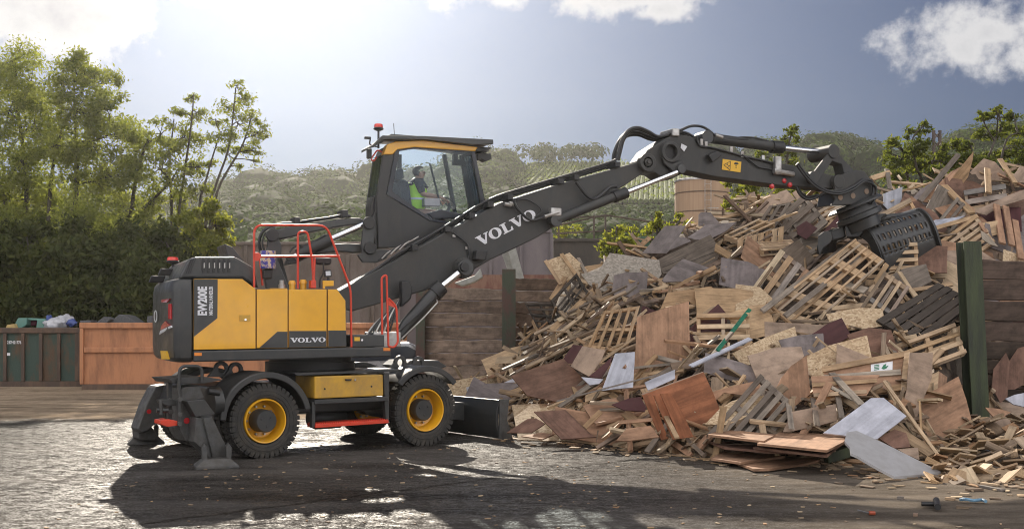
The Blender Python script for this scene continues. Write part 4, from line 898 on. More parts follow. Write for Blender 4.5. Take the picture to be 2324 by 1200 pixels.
# deck clutter seen between the rails: valve block and hoses at the boom foot
vb = part('valve_block', MB().box(FU.world(868, 770, .9), FU.u*.22, FU.v*.25, (0, 0, .12)), m_steel, bevel=.02)
for k in range(9):
    a = FU.world(818+k*7, 784, .55+k*.03); b_ = FU.world(850+k*6, 735-k*3, .8); c_ = FU.world(905+k*2, 690-k*4, 1.0)
    part('hose', MB().tube(spline([a, b_, c_], 6), .016, 7), m_steel if k % 3 == 0 else m_hose, bevel=0, smooth=60)
# ---- boom
bw0, bw1 = 1.0, 1.46
def bpx(F_, pts, w0, w1, mat, nm, bev=.012, parent=None): return obj(nm, fp(F_, pts, w0, w1), mat, parent or MH, bevel=bev)
boom = bpx(FU, [(770, 660), (890, 594), (1000, 533), (1133, 461), (1280, 414), (1451, 367), (1470, 366), (1476, 384), (1463, 391), (1420, 420), (1350, 462), (1282, 500), (1215, 541), (1172, 562), (1112, 590), (1060, 622), (1013, 645), (900, 678), (797, 707), (772, 695)], bw0, bw1, m_boom, 'boom', .02)
maker_word(FU, Z3, (925, 901), (80.5, -41.2), (-33, -62), bw0-.004, boom)
def cyl(F_, name, p0, p1, r, w, mat, nm_smooth=50, n=18, parent=None):
    return obj(name, MB().tube([F_.world(*p0, w), F_.world(*p1, w)], r, n), mat, parent or MH, smooth=nm_smooth)
def pin(p, r, w0, w1, mat=m_boom, nm='pin_boss', parent=None, F_=FU, wp=None): return obj(nm, cylw(F_, F_.px(*p, wp if wp is not None else w0), r, w0, w1, 28), mat, parent or MH, bevel=.01, smooth=40)
sc_ = FU.scale(1055, .9)
# boom cylinders
for w_c in (.80, 1.66):
    bc = empty('boom_cylinder', FU.world(915, 760, w_c), None, None); bc.parent = MH; bc.location = wloc[bc]-wloc[MH]
    obj('barrel', MB().tube([FU.world(905, 765, w_c), FU.world(924, 735, w_c), FU.world(992, 659, w_c)], [.09, .105, .105], 20), m_dark, bc, smooth=50)
    obj('barrel_end', MB().tube([FU.world(985, 667, w_c), FU.world(1002, 650, w_c)], .128, 20), m_black, bc, smooth=50)
    obj('rod', MB().tube([FU.world(1000, 652, w_c), FU.world(1040, 620, w_c)], .055, 18), m_chrome, bc, smooth=50)
    obj('rod_eye', cylw(FU, FU.px(1054, 607, w_c), .13, w_c-.08, w_c+.08), m_dark, bc, bevel=.01, smooth=40)
    obj('pipe', MB().tube([FU.world(912, 768, w_c-.11), FU.world(960, 722, w_c-.12), FU.world(993, 686, w_c-.1), FU.world(990, 678, w_c-.06)], .014, 8), m_steel, bc, smooth=50)
    obj('pipe', MB().tube([FU.world(905, 752, w_c-.12), FU.world(950, 712, w_c-.13), FU.world(985, 676, w_c-.1)], .016, 8), m_hose, bc, smooth=50)
pin((1055, 608), .165, .87, .999, nm='boom_pin_boss'); pin((1056, 606), .07, .66, .719, m_black, 'pin_cap')
pin((1056, 607), .055, .72, .869, m_black, 'pin')
bpx(FU, zoom(Z3, [(905, 922), (985, 922), (968, 995), (895, 988)]), .84, .995, m_black, 'work_light', .02)
bpx(FU, zoom(Y1, [(38, 365), (98, 368), (118, 420), (108, 500), (40, 560), (35, 430)]), .75, .90, m_black, 'boom_foot_lamp', .03)
# stick cylinders beside the boom
for w_c in (.88, 1.58):
    st_ = empty('stick_cylinder', FU.world(1259, 500, w_c), None, None); st_.parent = MH; st_.location = wloc[st_]-wloc[MH]
    obj('barrel', MB().tube([FU.world(1262, 500, w_c), FU.world(1394, 447, w_c)], .078, 20), m_boom, st_, smooth=50)
    obj('barrel_end', MB().tube([FU.world(1392, 448, w_c), FU.world(1421, 437, w_c)], .098, 20), m_black, st_, smooth=50)
    obj('rod', MB().tube([FU.world(1420, 437, w_c), FU.world(1536, 391, w_c)], .045, 18), m_chrome, st_, smooth=50)
    obj('rear_eye', cylw(FU, FU.px(1259, 501, w_c), .105, w_c-.07, w_c+.07), m_dark, st_, bevel=.01, smooth=40)
    obj('fitting', MB().tube([FU.world(1236, 492, w_c-.06), FU.world(1268, 482, w_c-.06)], .03, 8), m_steel, st_)
# hoses and pipes along the boom
for k, dy in enumerate((0, 4.5, 9)):
    part('boom_pipe', MB().tube(spline([FU.world(x, y+dy, bw0+.05+k*.12) for x, y in ((762, 672), (860, 606), (905, 575), (1010, 514), (1106, 455), (1190, 426), (1290, 397), (1380, 370), (1398, 362))], 4), .022, 8), m_hose, bevel=0, smooth=60)
for (x, y) in ((935, 560), (1010, 519), (1064, 488), (1106, 463), (1150, 446), (1265, 411), (1300, 402), (1392, 373)):
    part('pipe_clamp', MB().box(FU.world(x, y+3, bw0+.1), FU.u*.05, FU.v*.16, (0, 0, .045)), m_black, bevel=.006)
def hose(F_, zo, pts, w, r=.018, mat=None, nm='hose'): return part(nm, MB().tube(spline([F_.world(*zoom(zo, [p[:2]])[0], w+(p[2] if len(p) > 2 else 0)) for p in pts], 6), r, 8), mat or m_hose, bevel=0, smooth=60)
hose(FU, Z3, [(1160, 575), (1165, 610), (1200, 660), (1260, 712), (1310, 718), (1380, 690), (1420, 668)], .93, .024)
hose(FU, Z3, [(1175, 575), (1250, 580), (1320, 620), (1345, 660), (1300, 700)], .95, .012)
hose(FU, Z4, [(690, 510), (760, 600), (820, 640), (880, 610), (950, 550), (1000, 545)], .90, .028)
hose(FU, Z3, [(720, 785), (780, 830), (840, 880), (852, 930), (850, 975), (790, 1000)], .96, .014)
for x, y in ((750, 825), (838, 908)): part('hose_clip', MB().box(FU.world(*zoom(Z3, [(x, y)])[0], .985), FU.u*.025, FU.v*.012, (0, 0, .02)), m_steel, bevel=0)
for x, y in ((1150, 603), (1120, 610)): part('hose_fitting', MB().tube([FU.world(*zoom(Z3, [(x-25, y)])[0], .95), FU.world(*zoom(Z3, [(x+20, y+8)])[0], .95)], .032, 8), m_steel, bevel=0)
part('hose_fitting', MB().box(FU.world(*zoom(Z3, [(1440, 665)])[0], .85), FU.u*.10, FU.v*.05, (0, 0, .07)), m_steel, bevel=.02)
# clutter of fittings low on the boom
for k in range(6):
    x0, y0 = 250+k*30, 965-k*15
    hose(FU, Z3, [(x0-20, y0+30), (x0+20, y0-10), (x0+60, y0-30), (x0+110, y0-60)], .93-k*.01, .011, m_steel if k % 2 else m_hose, 'small_pipe')
# big hose loop over the knee
for k, (dx, dy) in enumerate(((0, 0), (9, 6), (-28, 22), (-20, 34))):
    pts = [(1000+dx, 345+dy*.3), (1010+dx*1.2, 300), (1040+dx, 190+dy), (1090+dx*.8, 120+dy*1.3), (1160, 100+dy*1.6), (1240, 130+dy*1.6), (1300, 165+dy*.8), (1360, 160+dy*.4), (1410, 140+dy*.3)]
    hose(FU, Z4, pts, 1.08+k*.09, .030)
for k, yy in enumerate((0, 14, 26)):
    hose(FU, Z4, [(1390, 150+yy), (1480, 120+yy), (1560, 88+yy*1.2), (1640, 92+yy*1.4), (1700, 125+yy), (1745, 165+yy*.3)] if k == 0 else [(1390, 150+yy), (1460, 118+yy*1.1), (1530, 122+yy*1.4), (1590, 165+yy), (1620, 205+yy)], 1.15+k*.08, .024)
part('hose_clamp', MB().box(FU.world(*zoom(Z4, [(1400, 150)])[0], 1.2), FU.u*.07, FU.v*.22, (0, 0, .07)), m_steel, bevel=.02)
# ---- stick
sw0, sw1 = 1.03, 1.43
stick = bpx(FU, zoom(Z4, [(1178, 350), (1235, 268), (1340, 200), (1400, 168), (1480, 152), (1560, 165), (1640, 205)])+zoom(S5, [(400, 640), (700, 715), (1000, 788), (1130, 806), (1200, 850), (1270, 868), (1370, 868), (1500, 905), (1560, 930), (1545, 1000), (1500, 1008), (1340, 1000), (1000, 975), (460, 902), (215, 850)])+zoom(Z4, [(1480, 455), (1410, 490), (1350, 480), (1290, 440), (1210, 432)]), sw0, sw1, m_boom, 'stick', .015)
def bigring(zo, x, y, ro, ri, w0, w1, nm, mat=m_boom):
    k = FU.scale(zo[0]+x/zo[2], w0)/zo[2]; c = fs(FU, zo, x, y, w0)
    part(nm, MB().ring(FU, circ(FU, c, ro*k, 0, 36), circ(FU, c, ri*k, 0, 36), w0, w1), mat, bevel=.01, smooth=40)
    return c, k
bigring(Z4, 1238, 362, 70, 40, .90, 1.028, 'knee_boss'); c, k = bigring(Z4, 1412, 282, 80, 55, .93, 1.028, 'stick_opening')
part('opening_plate', cylw(FU, c, 55*k, 1.02, 1.027), m_black, bevel=0)
c2, k = bigring(Z4, 1240, 362, 30, 12, .90, .96, 'knee_pin'); part('knee_plate', cylw(FU, c2, 45*k, 1.0, 1.025), m_black, bevel=0)
part('knee_pin_head', cylw(FU, c2, 14*k, .87, .95), m_stab, bevel=.006)
bpx(FU, zoom(Z4, [(1340, 320), (1420, 370), (1500, 340), (1525, 405), (1510, 445), (1470, 452), (1420, 425), (1360, 370)]), .955, 1.029, m_boom, 'cylinder_bracket')
pin((1548, 383), .085, .90, .954, m_dark, 'bracket_pin')
bpx(FU, zoom(Z4, [(1490, 220), (1532, 242), (1510, 280), (1484, 252)]), 1.018, 1.029, m_white, 'reflector_plate', 0)
bpx(FU, zoom(S5, [(405, 720), (480, 680), (530, 720), (445, 785)]), .92, 1.029, m_black, 'work_light', .02)
stk = bpx(FU, zoom(S5, [(527, 753), (685, 778), (677, 868), (519, 843)]), 1.020, 1.029, m_stick, 'warning_sticker', 0)
def icon(zo, poly, w=1.016): 
    m = MB(); m.fprism(FU, zoom(zo, poly), w, w+.003); return obj('warning_symbol', m, m_black, stk)
for a, b_ in (((535, 803), (592, 772)), ((592, 772), (588, 848)), ((588, 848), (535, 803))):
    dx, dy = b_[0]-a[0], b_[1]-a[1]; l = math.hypot(dx, dy); nx, ny = -dy/l*2.2, dx/l*2.2; icon(S5, [(a[0]+nx, a[1]+ny), (b_[0]+nx, b_[1]+ny), (b_[0]-nx, b_[1]-ny), (a[0]-nx, a[1]-ny)])
for x, y, r_ in ((565, 800, 5), (580, 812, 5), (572, 824, 4), (640, 812, 4), (640, 826, 4)): icon(S5, [(x-r_, y-r_), (x+r_, y-r_), (x+r_, y+r_), (x-r_, y+r_)])
icon(S5, [(622, 790), (632, 782), (655, 785), (662, 795), (648, 802), (628, 800)])
for x, y in ((345, 610), (382, 633), (598, 675), (690, 714), (868, 748)): part('hose_clip', MB().box(FU.world(*zoom(S5, [(x, y)])[0], 1.015), FU.u*.028, FU.v*.014, (0, 0, .055)), m_steel, bevel=0)
hose(FU, S5, [(300, 560), (330, 640), (420, 655), (560, 690), (700, 730), (850, 762), (1000, 800)], 1.01, .02)
hose(FU, S5, [(690, 715), (760, 770), (830, 820), (900, 835), (950, 838)], 1.0, .014)
part('valve', MB().box(FU.world(*zoom(S5, [(990, 810)])[0], .98), FU.u*.07, FU.v*.05, (0, 0, .17)), m_steel, bevel=.02)
part('valve', MB().tube([FU.world(*zoom(S5, [(960, 855)])[0], .96), FU.world(*zoom(S5, [(1130, 885)])[0], .98)], .05, 10), m_steel, bevel=.01)
for x, y, w2 in ((952, 985, .97), (1055, 938, 1.0), (1105, 972, .99)): part('red_cap', MB().lathe(FU.world(*zoom(S5, [(x, y)])[0], w2), FU.v, [(0, .02), (.01, .045), (.05, .045), (.06, .02)], 12), m_redlens, bevel=0, smooth=50)
# bucket cylinder on top of the stick
pin((Z4[0]+1690/Z4[2], Z4[1]+170/Z4[2]), .12, 1.08, 1.38, m_dark, 'cylinder_foot')
bc = empty('grab_cylinder', FU.world(1700, 330, 1.23), None, None); bc.parent = MH; bc.location = wloc[bc]-wloc[MH]
obj('barrel', MB().tube([FU.world(*zoom(S5, [(430, 578)])[0], 1.23), FU.world(*zoom(S5, [(960, 650)])[0], 1.23)], .092, 20), m_boom, bc, smooth=50)
obj('barrel_end', MB().tube([FU.world(*zoom(S5, [(940, 650)])[0], 1.23), FU.world(*zoom(S5, [(1030, 655)])[0], 1.23)], .118, 20), m_black, bc, smooth=50)
obj('rod', MB().tube([FU.world(*zoom(S5, [(1030, 660)])[0], 1.23), FU.world(*zoom(S5, [(1430, 702)])[0], 1.23)], .055, 18), m_chrome, bc, smooth=50)
hose(FU, S5, [(440, 560), (560, 582), (700, 570), (800, 575), (900, 600), (960, 625)], 1.2, .020)
hose(FU, S5, [(530, 575), (640, 585), (740, 590)], 1.16, .024)
hose(FU, S5, [(460, 550), (520, 572)], 1.16, .045, m_steel, 'hose_fitting')
for (w0, w1) in ((1.0-.06, 1.0), (1.46, 1.52)):
    bpx(FU, zoom(S5, [(1440, 690), (1460, 662), (1490, 660), (1508, 680), (1500, 712), (1350, 930), (1330, 948), (1290, 940), (1278, 905), (1290, 885)]), w0, w1, m_boom, 'link_arm')
bpx(FU, zoom(S5, [(1495, 700), (1515, 712), (1640, 845), (1625, 890), (1560, 885), (1540, 800), (1430, 765), (1440, 740)]), 1.10, 1.36, m_boom, 'push_link')
pin((1893.3, 343.5), .135, .92, 1.55, m_boom, 'link_pin'); pin((Z5[0]+832/Z5[2], Z5[1]+408/Z5[2]), .12, .91, 1.55, m_boom, 'link_pin'); pin((Z5[0]+1018/Z5[2], Z5[1]+440/Z5[2]), .13, .92, 1.54, m_boom, 'grab_pin')
# ---- sorting grab
GB_ = [bpx(FU, zoom(Z5, [(985, 405), (1150, 352), (1210, 362), (1240, 410), (1275, 450), (1282, 500), (1270, 600), (1180, 612), (960, 618), (985, 575), (950, 520), (985, 500), (975, 450)]), w0, w1, m_boom, 'grab_bracket') for w0, w1 in ((.93, .99), (1.47, 1.53))]
bpx(FU, zoom(Z5, [(985, 520), (1270, 480), (1275, 600), (965, 618)]), 1.0, 1.46, m_dark, 'grab_head')
for x, y in ((1022, 560), (1118, 548), (1220, 515)): part('head_opening_disc', cylw(FU, fs(FU, Z5, x, y, .93), .055, .918, .928, 14), m_card, bevel=0)  # beige discs paint in the bright background showing through the holes
gc_ = FU.world(1948, 500, 1.23); gdep = gc_.y
def gW(x, y, dd=0): return at(*zoom(Z5, [(x, y)])[0], gdep+dd)
axis_t, axis_b = gW(1125, 600), gW(1190, 760)
ax_ = (axis_b-axis_t).normalized()
part('rotator', MB().lathe(axis_t, ax_, [(0, .46), (.05, .53), (.08, .53), (.10, .36), (.22, .38), (.24, .44), (.33, .44), (.36, .34), (.55, .32)], 40), m_dark, bevel=0, smooth=35)
hose(FU, Z5, [(700, 300), (800, 430), (900, 500), (1020, 520), (1120, 480), (1200, 430), (1260, 440), (1275, 520), (1240, 600)], .88, .028)
hose(FU, Z5, [(690, 310), (790, 440), (900, 515), (1020, 535), (1130, 495), (1210, 440), (1290, 480), (1290, 560), (1260, 610)], .84, .022)
hose(FU, Z5, [(690, 480), (720, 540), (770, 572), (830, 565), (930, 515)], 1.0, .026); hose(FU, Z5, [(700, 485), (735, 530), (780, 556), (860, 540)], 1.06, .022)
m = MB(); q = [gW(x, y, -.1) for x, y in [(1050, 735), (1180, 690), (1370, 680), (1300, 760), (1160, 860), (1070, 860)]]; m.loop_prism(q, [p+Vector((.25, .6, 0)) for p in q]); part('grab_body', m, m_dark, bevel=.02)
for k in range(6):
    t = k/5; part('body_rib', MB().tube([gW(1190+t*180, 745-t*45, -.1+t*.5), gW(1330+t*180, 735-t*50, -.1+t*.7)], .035, 6), m_dark, bevel=0)
LC = [(1130, 790, .0), (1195, 775, -.10), (1250, 815, -.22), (1292, 880, -.30), (1325, 955, -.32), (1352, 1040, -.26), (1380, 1130, -.14)]
RC = [(1560, 657, .75), (1622, 662, .66), (1665, 705, .56), (1698, 765, .48), (1718, 830, .46), (1738, 890, .50), (1755, 965, .60)]
Lp = spline([gW(*p) for p in LC], 5); Rp = spline([gW(*p) for p in RC], 5); nR = len(Lp)-1; nC = 40
m = MB(); vs = []
for j in range(nR+1):
    for i in range(nC+1): vs.append(Lp[j].lerp(Rp[j], i/nC))
hole = {}
fs_ = []
for j in range(nR):
    for i in range(nC):
        cut = (i % 4 in (1, 2)) and 2 <= i < nC-2 and (j in (7, 8) or j in (13, 14, 15) or j in (19, 20, 21, 22)) 
        if not cut: fs_.append((j*(nC+1)+i, j*(nC+1)+i+1, (j+1)*(nC+1)+i+1, (j+1)*(nC+1)+i))
m.add(vs, fs_); jaw = part('grab_jaw', m, m_dark, bevel=0, smooth=50)
md = jaw.modifiers.new('solid', 'SOLIDIFY'); md.thickness = .03; md.offset = 0
inner = [(1130, 790), (1135, 830), (1180, 858), (1240, 900), (1280, 985), (1310, 1060), (1380, 1130)]
lip = [p for p in Lp]; inn = spline([gW(x, y, d_) for (x, y), d_ in zip(inner, [.0, .05, .0, -.08, -.12, -.12, -.14])], 5)
for off, nm in ((Vector((0, 0, 0)), 'jaw_side_plate'), (Rp[0]-Lp[0], 'jaw_side_plate')):
    m = MB(); A_ = [p+off for p in lip]; B2 = [p+off for p in inn]; k = len(A_); n_ = Vector((.03, .03, 0)); m.add(A_+B2, [(i, i+1, k+i+1, k+i) for i in range(k-1)]); o = part(nm, m, m_dark, bevel=0); md = o.modifiers.new('solid', 'SOLIDIFY'); md.thickness = .05; md.offset = 0
m = MB(); k = len(Lp); m.tube([Lp[-1], Rp[-1]], .035, 8); part('jaw_lip', m, m_stab, bevel=0)
m = MB(); m.tube([Lp[-9], Rp[-9]], .022, 8); part('jaw_seam', m, m_dark, bevel=0)
# far jaw
LC2 = [(1060, 790, .2), (1000, 795, .15), (940, 815, .0), (885, 870, -.1), (855, 930, -.12), (858, 990, -.05)]
m = MB(); A_ = spline([gW(*p) for p in LC2], 5); B2 = [p+Vector((.55, .75, .10)) for p in A_]; k = len(A_); m.add(A_+B2, [(i, i+1, k+i+1, k+i) for i in range(k-1)]); o = part('grab_jaw', m, m_dark, bevel=0, smooth=50); md = o.modifiers.new('solid', 'SOLIDIFY'); md.thickness = .04; md.offset = 0
q = [gW(x, y, -.13) for x, y in [(855, 850), (900, 815), (950, 815), (965, 870), (945, 905), (895, 940), (866, 1000), (850, 930)]]; part('jaw_side_plate', MB().loop_prism(q, [p+Vector((.03, .05, 0)) for p in q]), m_dark, bevel=.01)
q = [gW(x, y, -.0) for x, y in [(940, 815), (1050, 770), (1070, 860), (960, 890)]]; part('jaw_arm', MB().loop_prism(q, [p+Vector((.1, .5, 0)) for p in q]), m_dark, bevel=.03)

# ---- cab riser: tower, upper and lower arms, cylinder, bracket
rw0, rw1 = 1.62, 2.12
bpx(FU, zoom(S3, [(640, 960), (700, 900), (712, 740), (740, 700), (790, 700), (815, 730), (880, 850), (885, 1000), (840, 1060), (1010, 1500), (700, 1500), (640, 1100)]), rw0-.12, rw0-.04, m_dark, 'riser_tower', .02)
bpx(FU, zoom(S3, [(700, 900), (715, 760), (880, 850), (885, 1000), (1010, 1500), (700, 1500)]), rw1, rw1+.08, m_dark, 'riser_tower', .02)
bpx(FU, zoom(S3, [(700, 700), (820, 668), (1000, 625), (1300, 580), (1600, 540), (1760, 520), (1870, 522), (1945, 555), (1990, 600), (1960, 640), (1880, 640), (1830, 612), (1750, 612), (1500, 655), (1200, 720), (890, 790), (820, 790), (740, 740)]), rw0, rw0+.36, m_dark, 'riser_upper_arm', .025)
bpx(FU, zoom(S3, [(1000, 1020), (1200, 900), (1480, 850), (1700, 838), (1880, 850), (1890, 960), (1780, 965), (1600, 948), (1400, 965), (1250, 1005), (1060, 1100), (960, 1110)]), rw0, rw0+.36, m_dark, 'riser_lower_arm', .025)
cyl(FU, 'riser_cylinder_barrel', (480+1090/5.533, 400+985/5.533), (480+1500/5.533, 400+790/5.533), .10, 1.55, m_black)
cyl(FU, 'riser_cylinder_rod', (480+1495/5.533, 400+790/5.533), (480+1950/5.533, 400+590/5.533), .05, 1.55, m_chrome)
for w0 in (1.46, 2.02):
    bpx(FU, zoom(S3, [(1925, 580), (1950, 540), (1990, 530), (2030, 550), (2055, 600), (2060, 700), (2040, 860), (2080, 915), (2240, 925), (2200, 1030), (2080, 1085), (1900, 1085), (1870, 1040), (1835, 985), (1890, 960), (1880, 880), (1900, 700)]), w0, w0+.06, m_dark, 'cab_bracket', .012)
pin((480+1985/5.533, 400+585/5.533), .10, 1.40, 1.459, m_black, 'riser_pin'); pin((480+2000/5.533, 400+900/5.533), .10, 1.40, 1.459, m_black, 'riser_pin'); pin((480+770/5.533, 400+738/5.533), .10, 1.44, 1.499, m_black, 'riser_pin')
for k, dy in enumerate((0, 12, 24)):
    hose(FU, S3, [(640, 1000), (600, 870), (610, 760), (660, 680), (760, 625+dy*.5), (900, 595+dy*.5), (1050, 585+dy*.3), (1250, 555+dy*.3), (1500, 520+dy*.2), (1650, 490+dy*.2), (1740, 500)], 1.66+k*.09, .026)
    hose(FU, S3, [(690, 1000), (640, 850), (660, 740), (720, 680), (800, 650)], 1.56+k*.03, .016)
for x, y in ((1048, 572), (1645, 480)): part('hose_clamp', MB().box(FU.world(*zoom(S3, [(x, y)])[0], 1.75), FU.u*.05, FU.v*.16, (0, 0, .06)), m_black, bevel=.01)
hose(FU, S3, [(980, 960), (1020, 900), (1100, 865), (1200, 880), (1350, 780), (1430, 735)], 1.5, .014)
for k in range(4): hose(FU, S3, [(930, 1010), (960+k*12, 1040-k*8), (1010+k*10, 1000+k*12), (1060, 1050)], 1.5-k*.02, .014, m_steel if k == 1 else m_hose)

# ---- cab
cw0, cw1 = 1.66, 2.26
CAB = empty('cab', FU.world(900, 590, cw0), None, None); CAB.parent = MH; CAB.location = wloc[CAB]-wloc[MH]
m_cab = paint('cab_paint', (.028, .028, .028), (.040, .038, .035), rough=.45, nscale=3, amt=(.45, .75))
m_navy = paint('cab_seal', (.018, .022, .032), rough=.35)
outer = zoom(Z3, [(236, 905), (226, 560), (268, 275), (350, 190), (480, 205), (905, 235), (985, 560), (1000, 640), (960, 700), (800, 905)])
glass_o = [(292, 540), (350, 240), (480, 218), (885, 246), (958, 612), (800, 755), (585, 722), (300, 545)]
glass_i = [(327, 524), (378, 250), (480, 232), (868, 258), (938, 612), (795, 738), (596, 710), (335, 530)]
# side frame of the cab: pillars and lower panel around the glass
def strip(pts, w0, w1, mat, nm, b=.01): return obj(nm, fp(FU, zoom(Z3, pts), w0, w1, wp=cw0), mat, CAB, bevel=b)
for (w0, w1) in ((cw0, cw0+.07), (cw1-.07, cw1)):
    near = w0 == cw0
    if near:
        strip([(236, 905), (226, 560), (268, 275), (352, 232), (292, 545), (585, 722), (800, 758), (960, 640), (985, 640), (800, 905)], w0, w1, m_cab, 'side_panel')
        strip([(292, 543), (352, 235), (480, 214), (890, 243), (962, 620), (938, 612), (868, 258), (480, 232), (378, 250), (327, 524), (596, 710), (795, 738), (938, 612), (962, 625), (800, 758), (585, 722)], w0-.012, w0+.03, m_navy, 'window_seal', 0)
    else:
        P = [FU.px(*p, cw0) for p in zoom(Z3, [(236, 905), (226, 560), (268, 275), (340, 240), (350, 900)])]; obj('side_panel', MB().loop_prism([FU.pt(a, w0, z) for a, z in P], [FU.pt(a, w1, z) for a, z in P]), m_cab, CAB, bevel=.01)
        for pts in ([(440, 240), (466, 240), (466, 800), (440, 800)], [(752, 240), (776, 240), (880, 800), (856, 800)], [(872, 245), (900, 245), (1000, 800), (968, 800)]):
            P = [FU.px(*p, cw0) for p in zoom(Z3, pts)]; obj('far_pillar', MB().loop_prism([FU.pt(a, w0, z) for a, z in P], [FU.pt(a, w1, z) for a, z in P]), m_cab, CAB, bevel=.01)
        P = [FU.px(*p, cw0) for p in zoom(Z3, [(300, 760), (1000, 760), (960, 905), (240, 905)])]; obj('far_sill', MB().loop_prism([FU.pt(a, w0, z) for a, z in P], [FU.pt(a, w1, z) for a, z in P]), m_cab, CAB, bevel=.01)
strip([(302, 650), (388, 650), (395, 862), (302, 862)], cw0-.004, cw0-.001, m_boom, 'panel_recess', 0)
obj('side_window', fp(FU, zoom(Z3, glass_i[:-1]), cw0+.005, cw0+.013, wp=cw0), m_glass, CAB)
strip([(268, 274), (292, 205), (352, 186), (540, 178), (910, 224), (892, 252), (480, 224), (362, 240), (330, 274)], cw0-.03, cw0+.12, m_yel, 'roof_trim', .012)
def cross(pts, nm, mat, w0=cw0+.071, w1=cw1-.071, b=.012): return obj(nm, fp(FU, zoom(Z3, pts), w0, w1, wp=cw0), mat, CAB, bevel=b)
cross([(275, 268), (300, 210), (352, 192), (540, 186), (900, 230), (892, 246), (540, 206), (360, 216), (300, 268)], 'roof', m_cab, cw0+.121)
cross([(240, 870), (960, 870), (945, 905), (238, 905)], 'floor', m_cab)
cross([(226, 560), (250, 560), (262, 870), (240, 870)], 'rear_wall', m_cab)
cross([(229, 545), (268, 280), (278, 280), (240, 545)], 'rear_window', m_glass, b=0)
cross([(895, 250), (903, 250), (985, 640), (977, 640)], 'windscreen', m_glass, b=0)
cross([(885, 236), (905, 236), (912, 262), (892, 262)], 'windscreen_frame', m_cab)
strip([(895, 248), (912, 248), (1012, 640), (975, 650)], cw1-.0, cw1+.05, m_cab, 'front_pillar')
# rear louvre and its yellow edge
obj('rear_louvre', fp(FU, zoom(Z3, [(208, 560), (224, 560), (226, 660), (196, 700), (196, 620)]), cw0+.10, cw1-.2, wp=cw0), m_black, CAB, bevel=.01)
obj('rear_panel', fp(FU, zoom(Z3, [(222, 545), (228, 545), (236, 905), (226, 905), (196, 700), (222, 660)]), cw0+.05, cw1-.05, wp=cw0), m_cab, CAB, bevel=.01)
# falling object guard: slatted roof
g = MB(); gtop = [(178, 222), (252, 152), (540, 156), (1000, 180), (1000, 208), (860, 205), (540, 176), (258, 178), (190, 228)]
strip([(172, 224), (250, 150), (540, 154), (1000, 178), (1002, 208), (860, 212), (540, 178), (262, 176), (240, 184), (192, 230)], cw0-.12, cw0-.04, m_dark, 'roof_guard', .008)
a0, a1 = FU.px(*zoom(Z3, [(200, 205)])[0], cw0), FU.px(*zoom(Z3, [(995, 195)])[0], cw0)
g = MB()
for k in range(15):
    t = k/14; w = cw0-.02+t*(cw1-cw0+.05); g.loop_prism([FU.pt(a0[0], w, a0[1]+.0), FU.pt(a0[0]+.3, w, a0[1]+.19), FU.pt(a1[0], w, a1[1]+.02), FU.pt(a1[0], w, a1[1]-.02), FU.pt(a0[0]+.3, w, a0[1]+.13), FU.pt(a0[0], w, a0[1]-.04)], [FU.pt(a0[0], w+.035, a0[1]), FU.pt(a0[0]+.3, w+.035, a0[1]+.19), FU.pt(a1[0], w+.035, a1[1]+.02), FU.pt(a1[0], w+.035, a1[1]-.02), FU.pt(a0[0]+.3, w+.035, a0[1]+.13), FU.pt(a0[0], w+.035, a0[1]-.04)])
obj('roof_guard_slats', g, m_dark, CAB, bevel=0)
# front guard bars, lamp
for k in range(4): strip([(905-k*4, 222+k*9), (1000-k*6, 226+k*8), (1000-k*6, 230+k*8), (905-k*4, 226+k*9)], cw0-.03, cw0+.3, m_glass if k == 9 else m_cab, 'visor_bar', 0)
strip([(915, 270), (950, 245), (975, 262), (1010, 262), (1018, 300), (975, 318), (945, 300), (920, 310)], cw0+.05, cw0+.2, m_black, 'front_lamp', .012)
beacon(FU, Z3, 237, 66, 112, 230, cw0+.35, parent=CAB, r=.075)
obj('antenna', MB().tube([FU.world(*zoom(Z3, [(346, 150)])[0], cw0+.4), FU.world(*zoom(Z3, [(340, 62)])[0], cw0+.4)], .006, 5), m_black, CAB)
obj('camera_arm', MB().tube(spline(fw(FU, Z3, [(240, 222), (180, 205), (180, 165), (150, 160)], cw0+.1), 5), .012, 6), m_black, CAB); obj('camera_housing', MB().box(FU.world(*zoom(Z3, [(163, 160)])[0], cw0+.1), FU.u*.05, FU.v*.03, (0, 0, .02)), m_black, CAB, bevel=.008)
obj('mirror', MB().box(FU.world(*zoom(Z3, [(173, 267)])[0], cw0+.1), FU.u*.035, FU.v*.05, (0, 0, .08)), m_black, CAB, bevel=.015)
obj('red_grip', MB().tube(rnd(fw(FU, Z3, [(262, 258), (230, 240), (184, 305), (205, 320), (225, 290)], cw0+.12), .04), .013, 7), m_red, CAB, smooth=60)
# inside the cab
iw = 2.0
obj('seat_back', fp(FU, zoom(S1, [(185, 520), (290, 500), (360, 560), (420, 1000), (470, 1120), (250, 1120), (205, 760)]), iw-.24, iw+.24, wp=iw-.2), m_seat, CAB, bevel=.05)
obj('headrest', fp(FU, zoom(S1, [(150, 340), (210, 305), (270, 320), (285, 480), (200, 525), (150, 515), (130, 440)]), iw-.15, iw+.15, wp=iw-.15), m_seat, CAB, bevel=.05)
obj('seat_cushion', fp(FU, zoom(S1, [(300, 1110), (760, 1090), (780, 1170), (300, 1190)]), iw-.26, iw+.26, wp=iw-.2), m_seat, CAB, bevel=.04)
obj('wiper', MB().tube(fw(FU, S1, [(715, 230), (820, 640), (895, 930)], cw0+.10), .016, 6), m_black, CAB)
obj('pale_box', fp(FU, zoom(S1, [(612, 820), (875, 830), (878, 962), (612, 960)]), iw-.34, iw-.20, wp=iw-.3), paint('pale_box_grey', (.30, .32, .35), rough=.5), CAB, bevel=.01)  # plain pale box filling a pale rectangle low in the side window
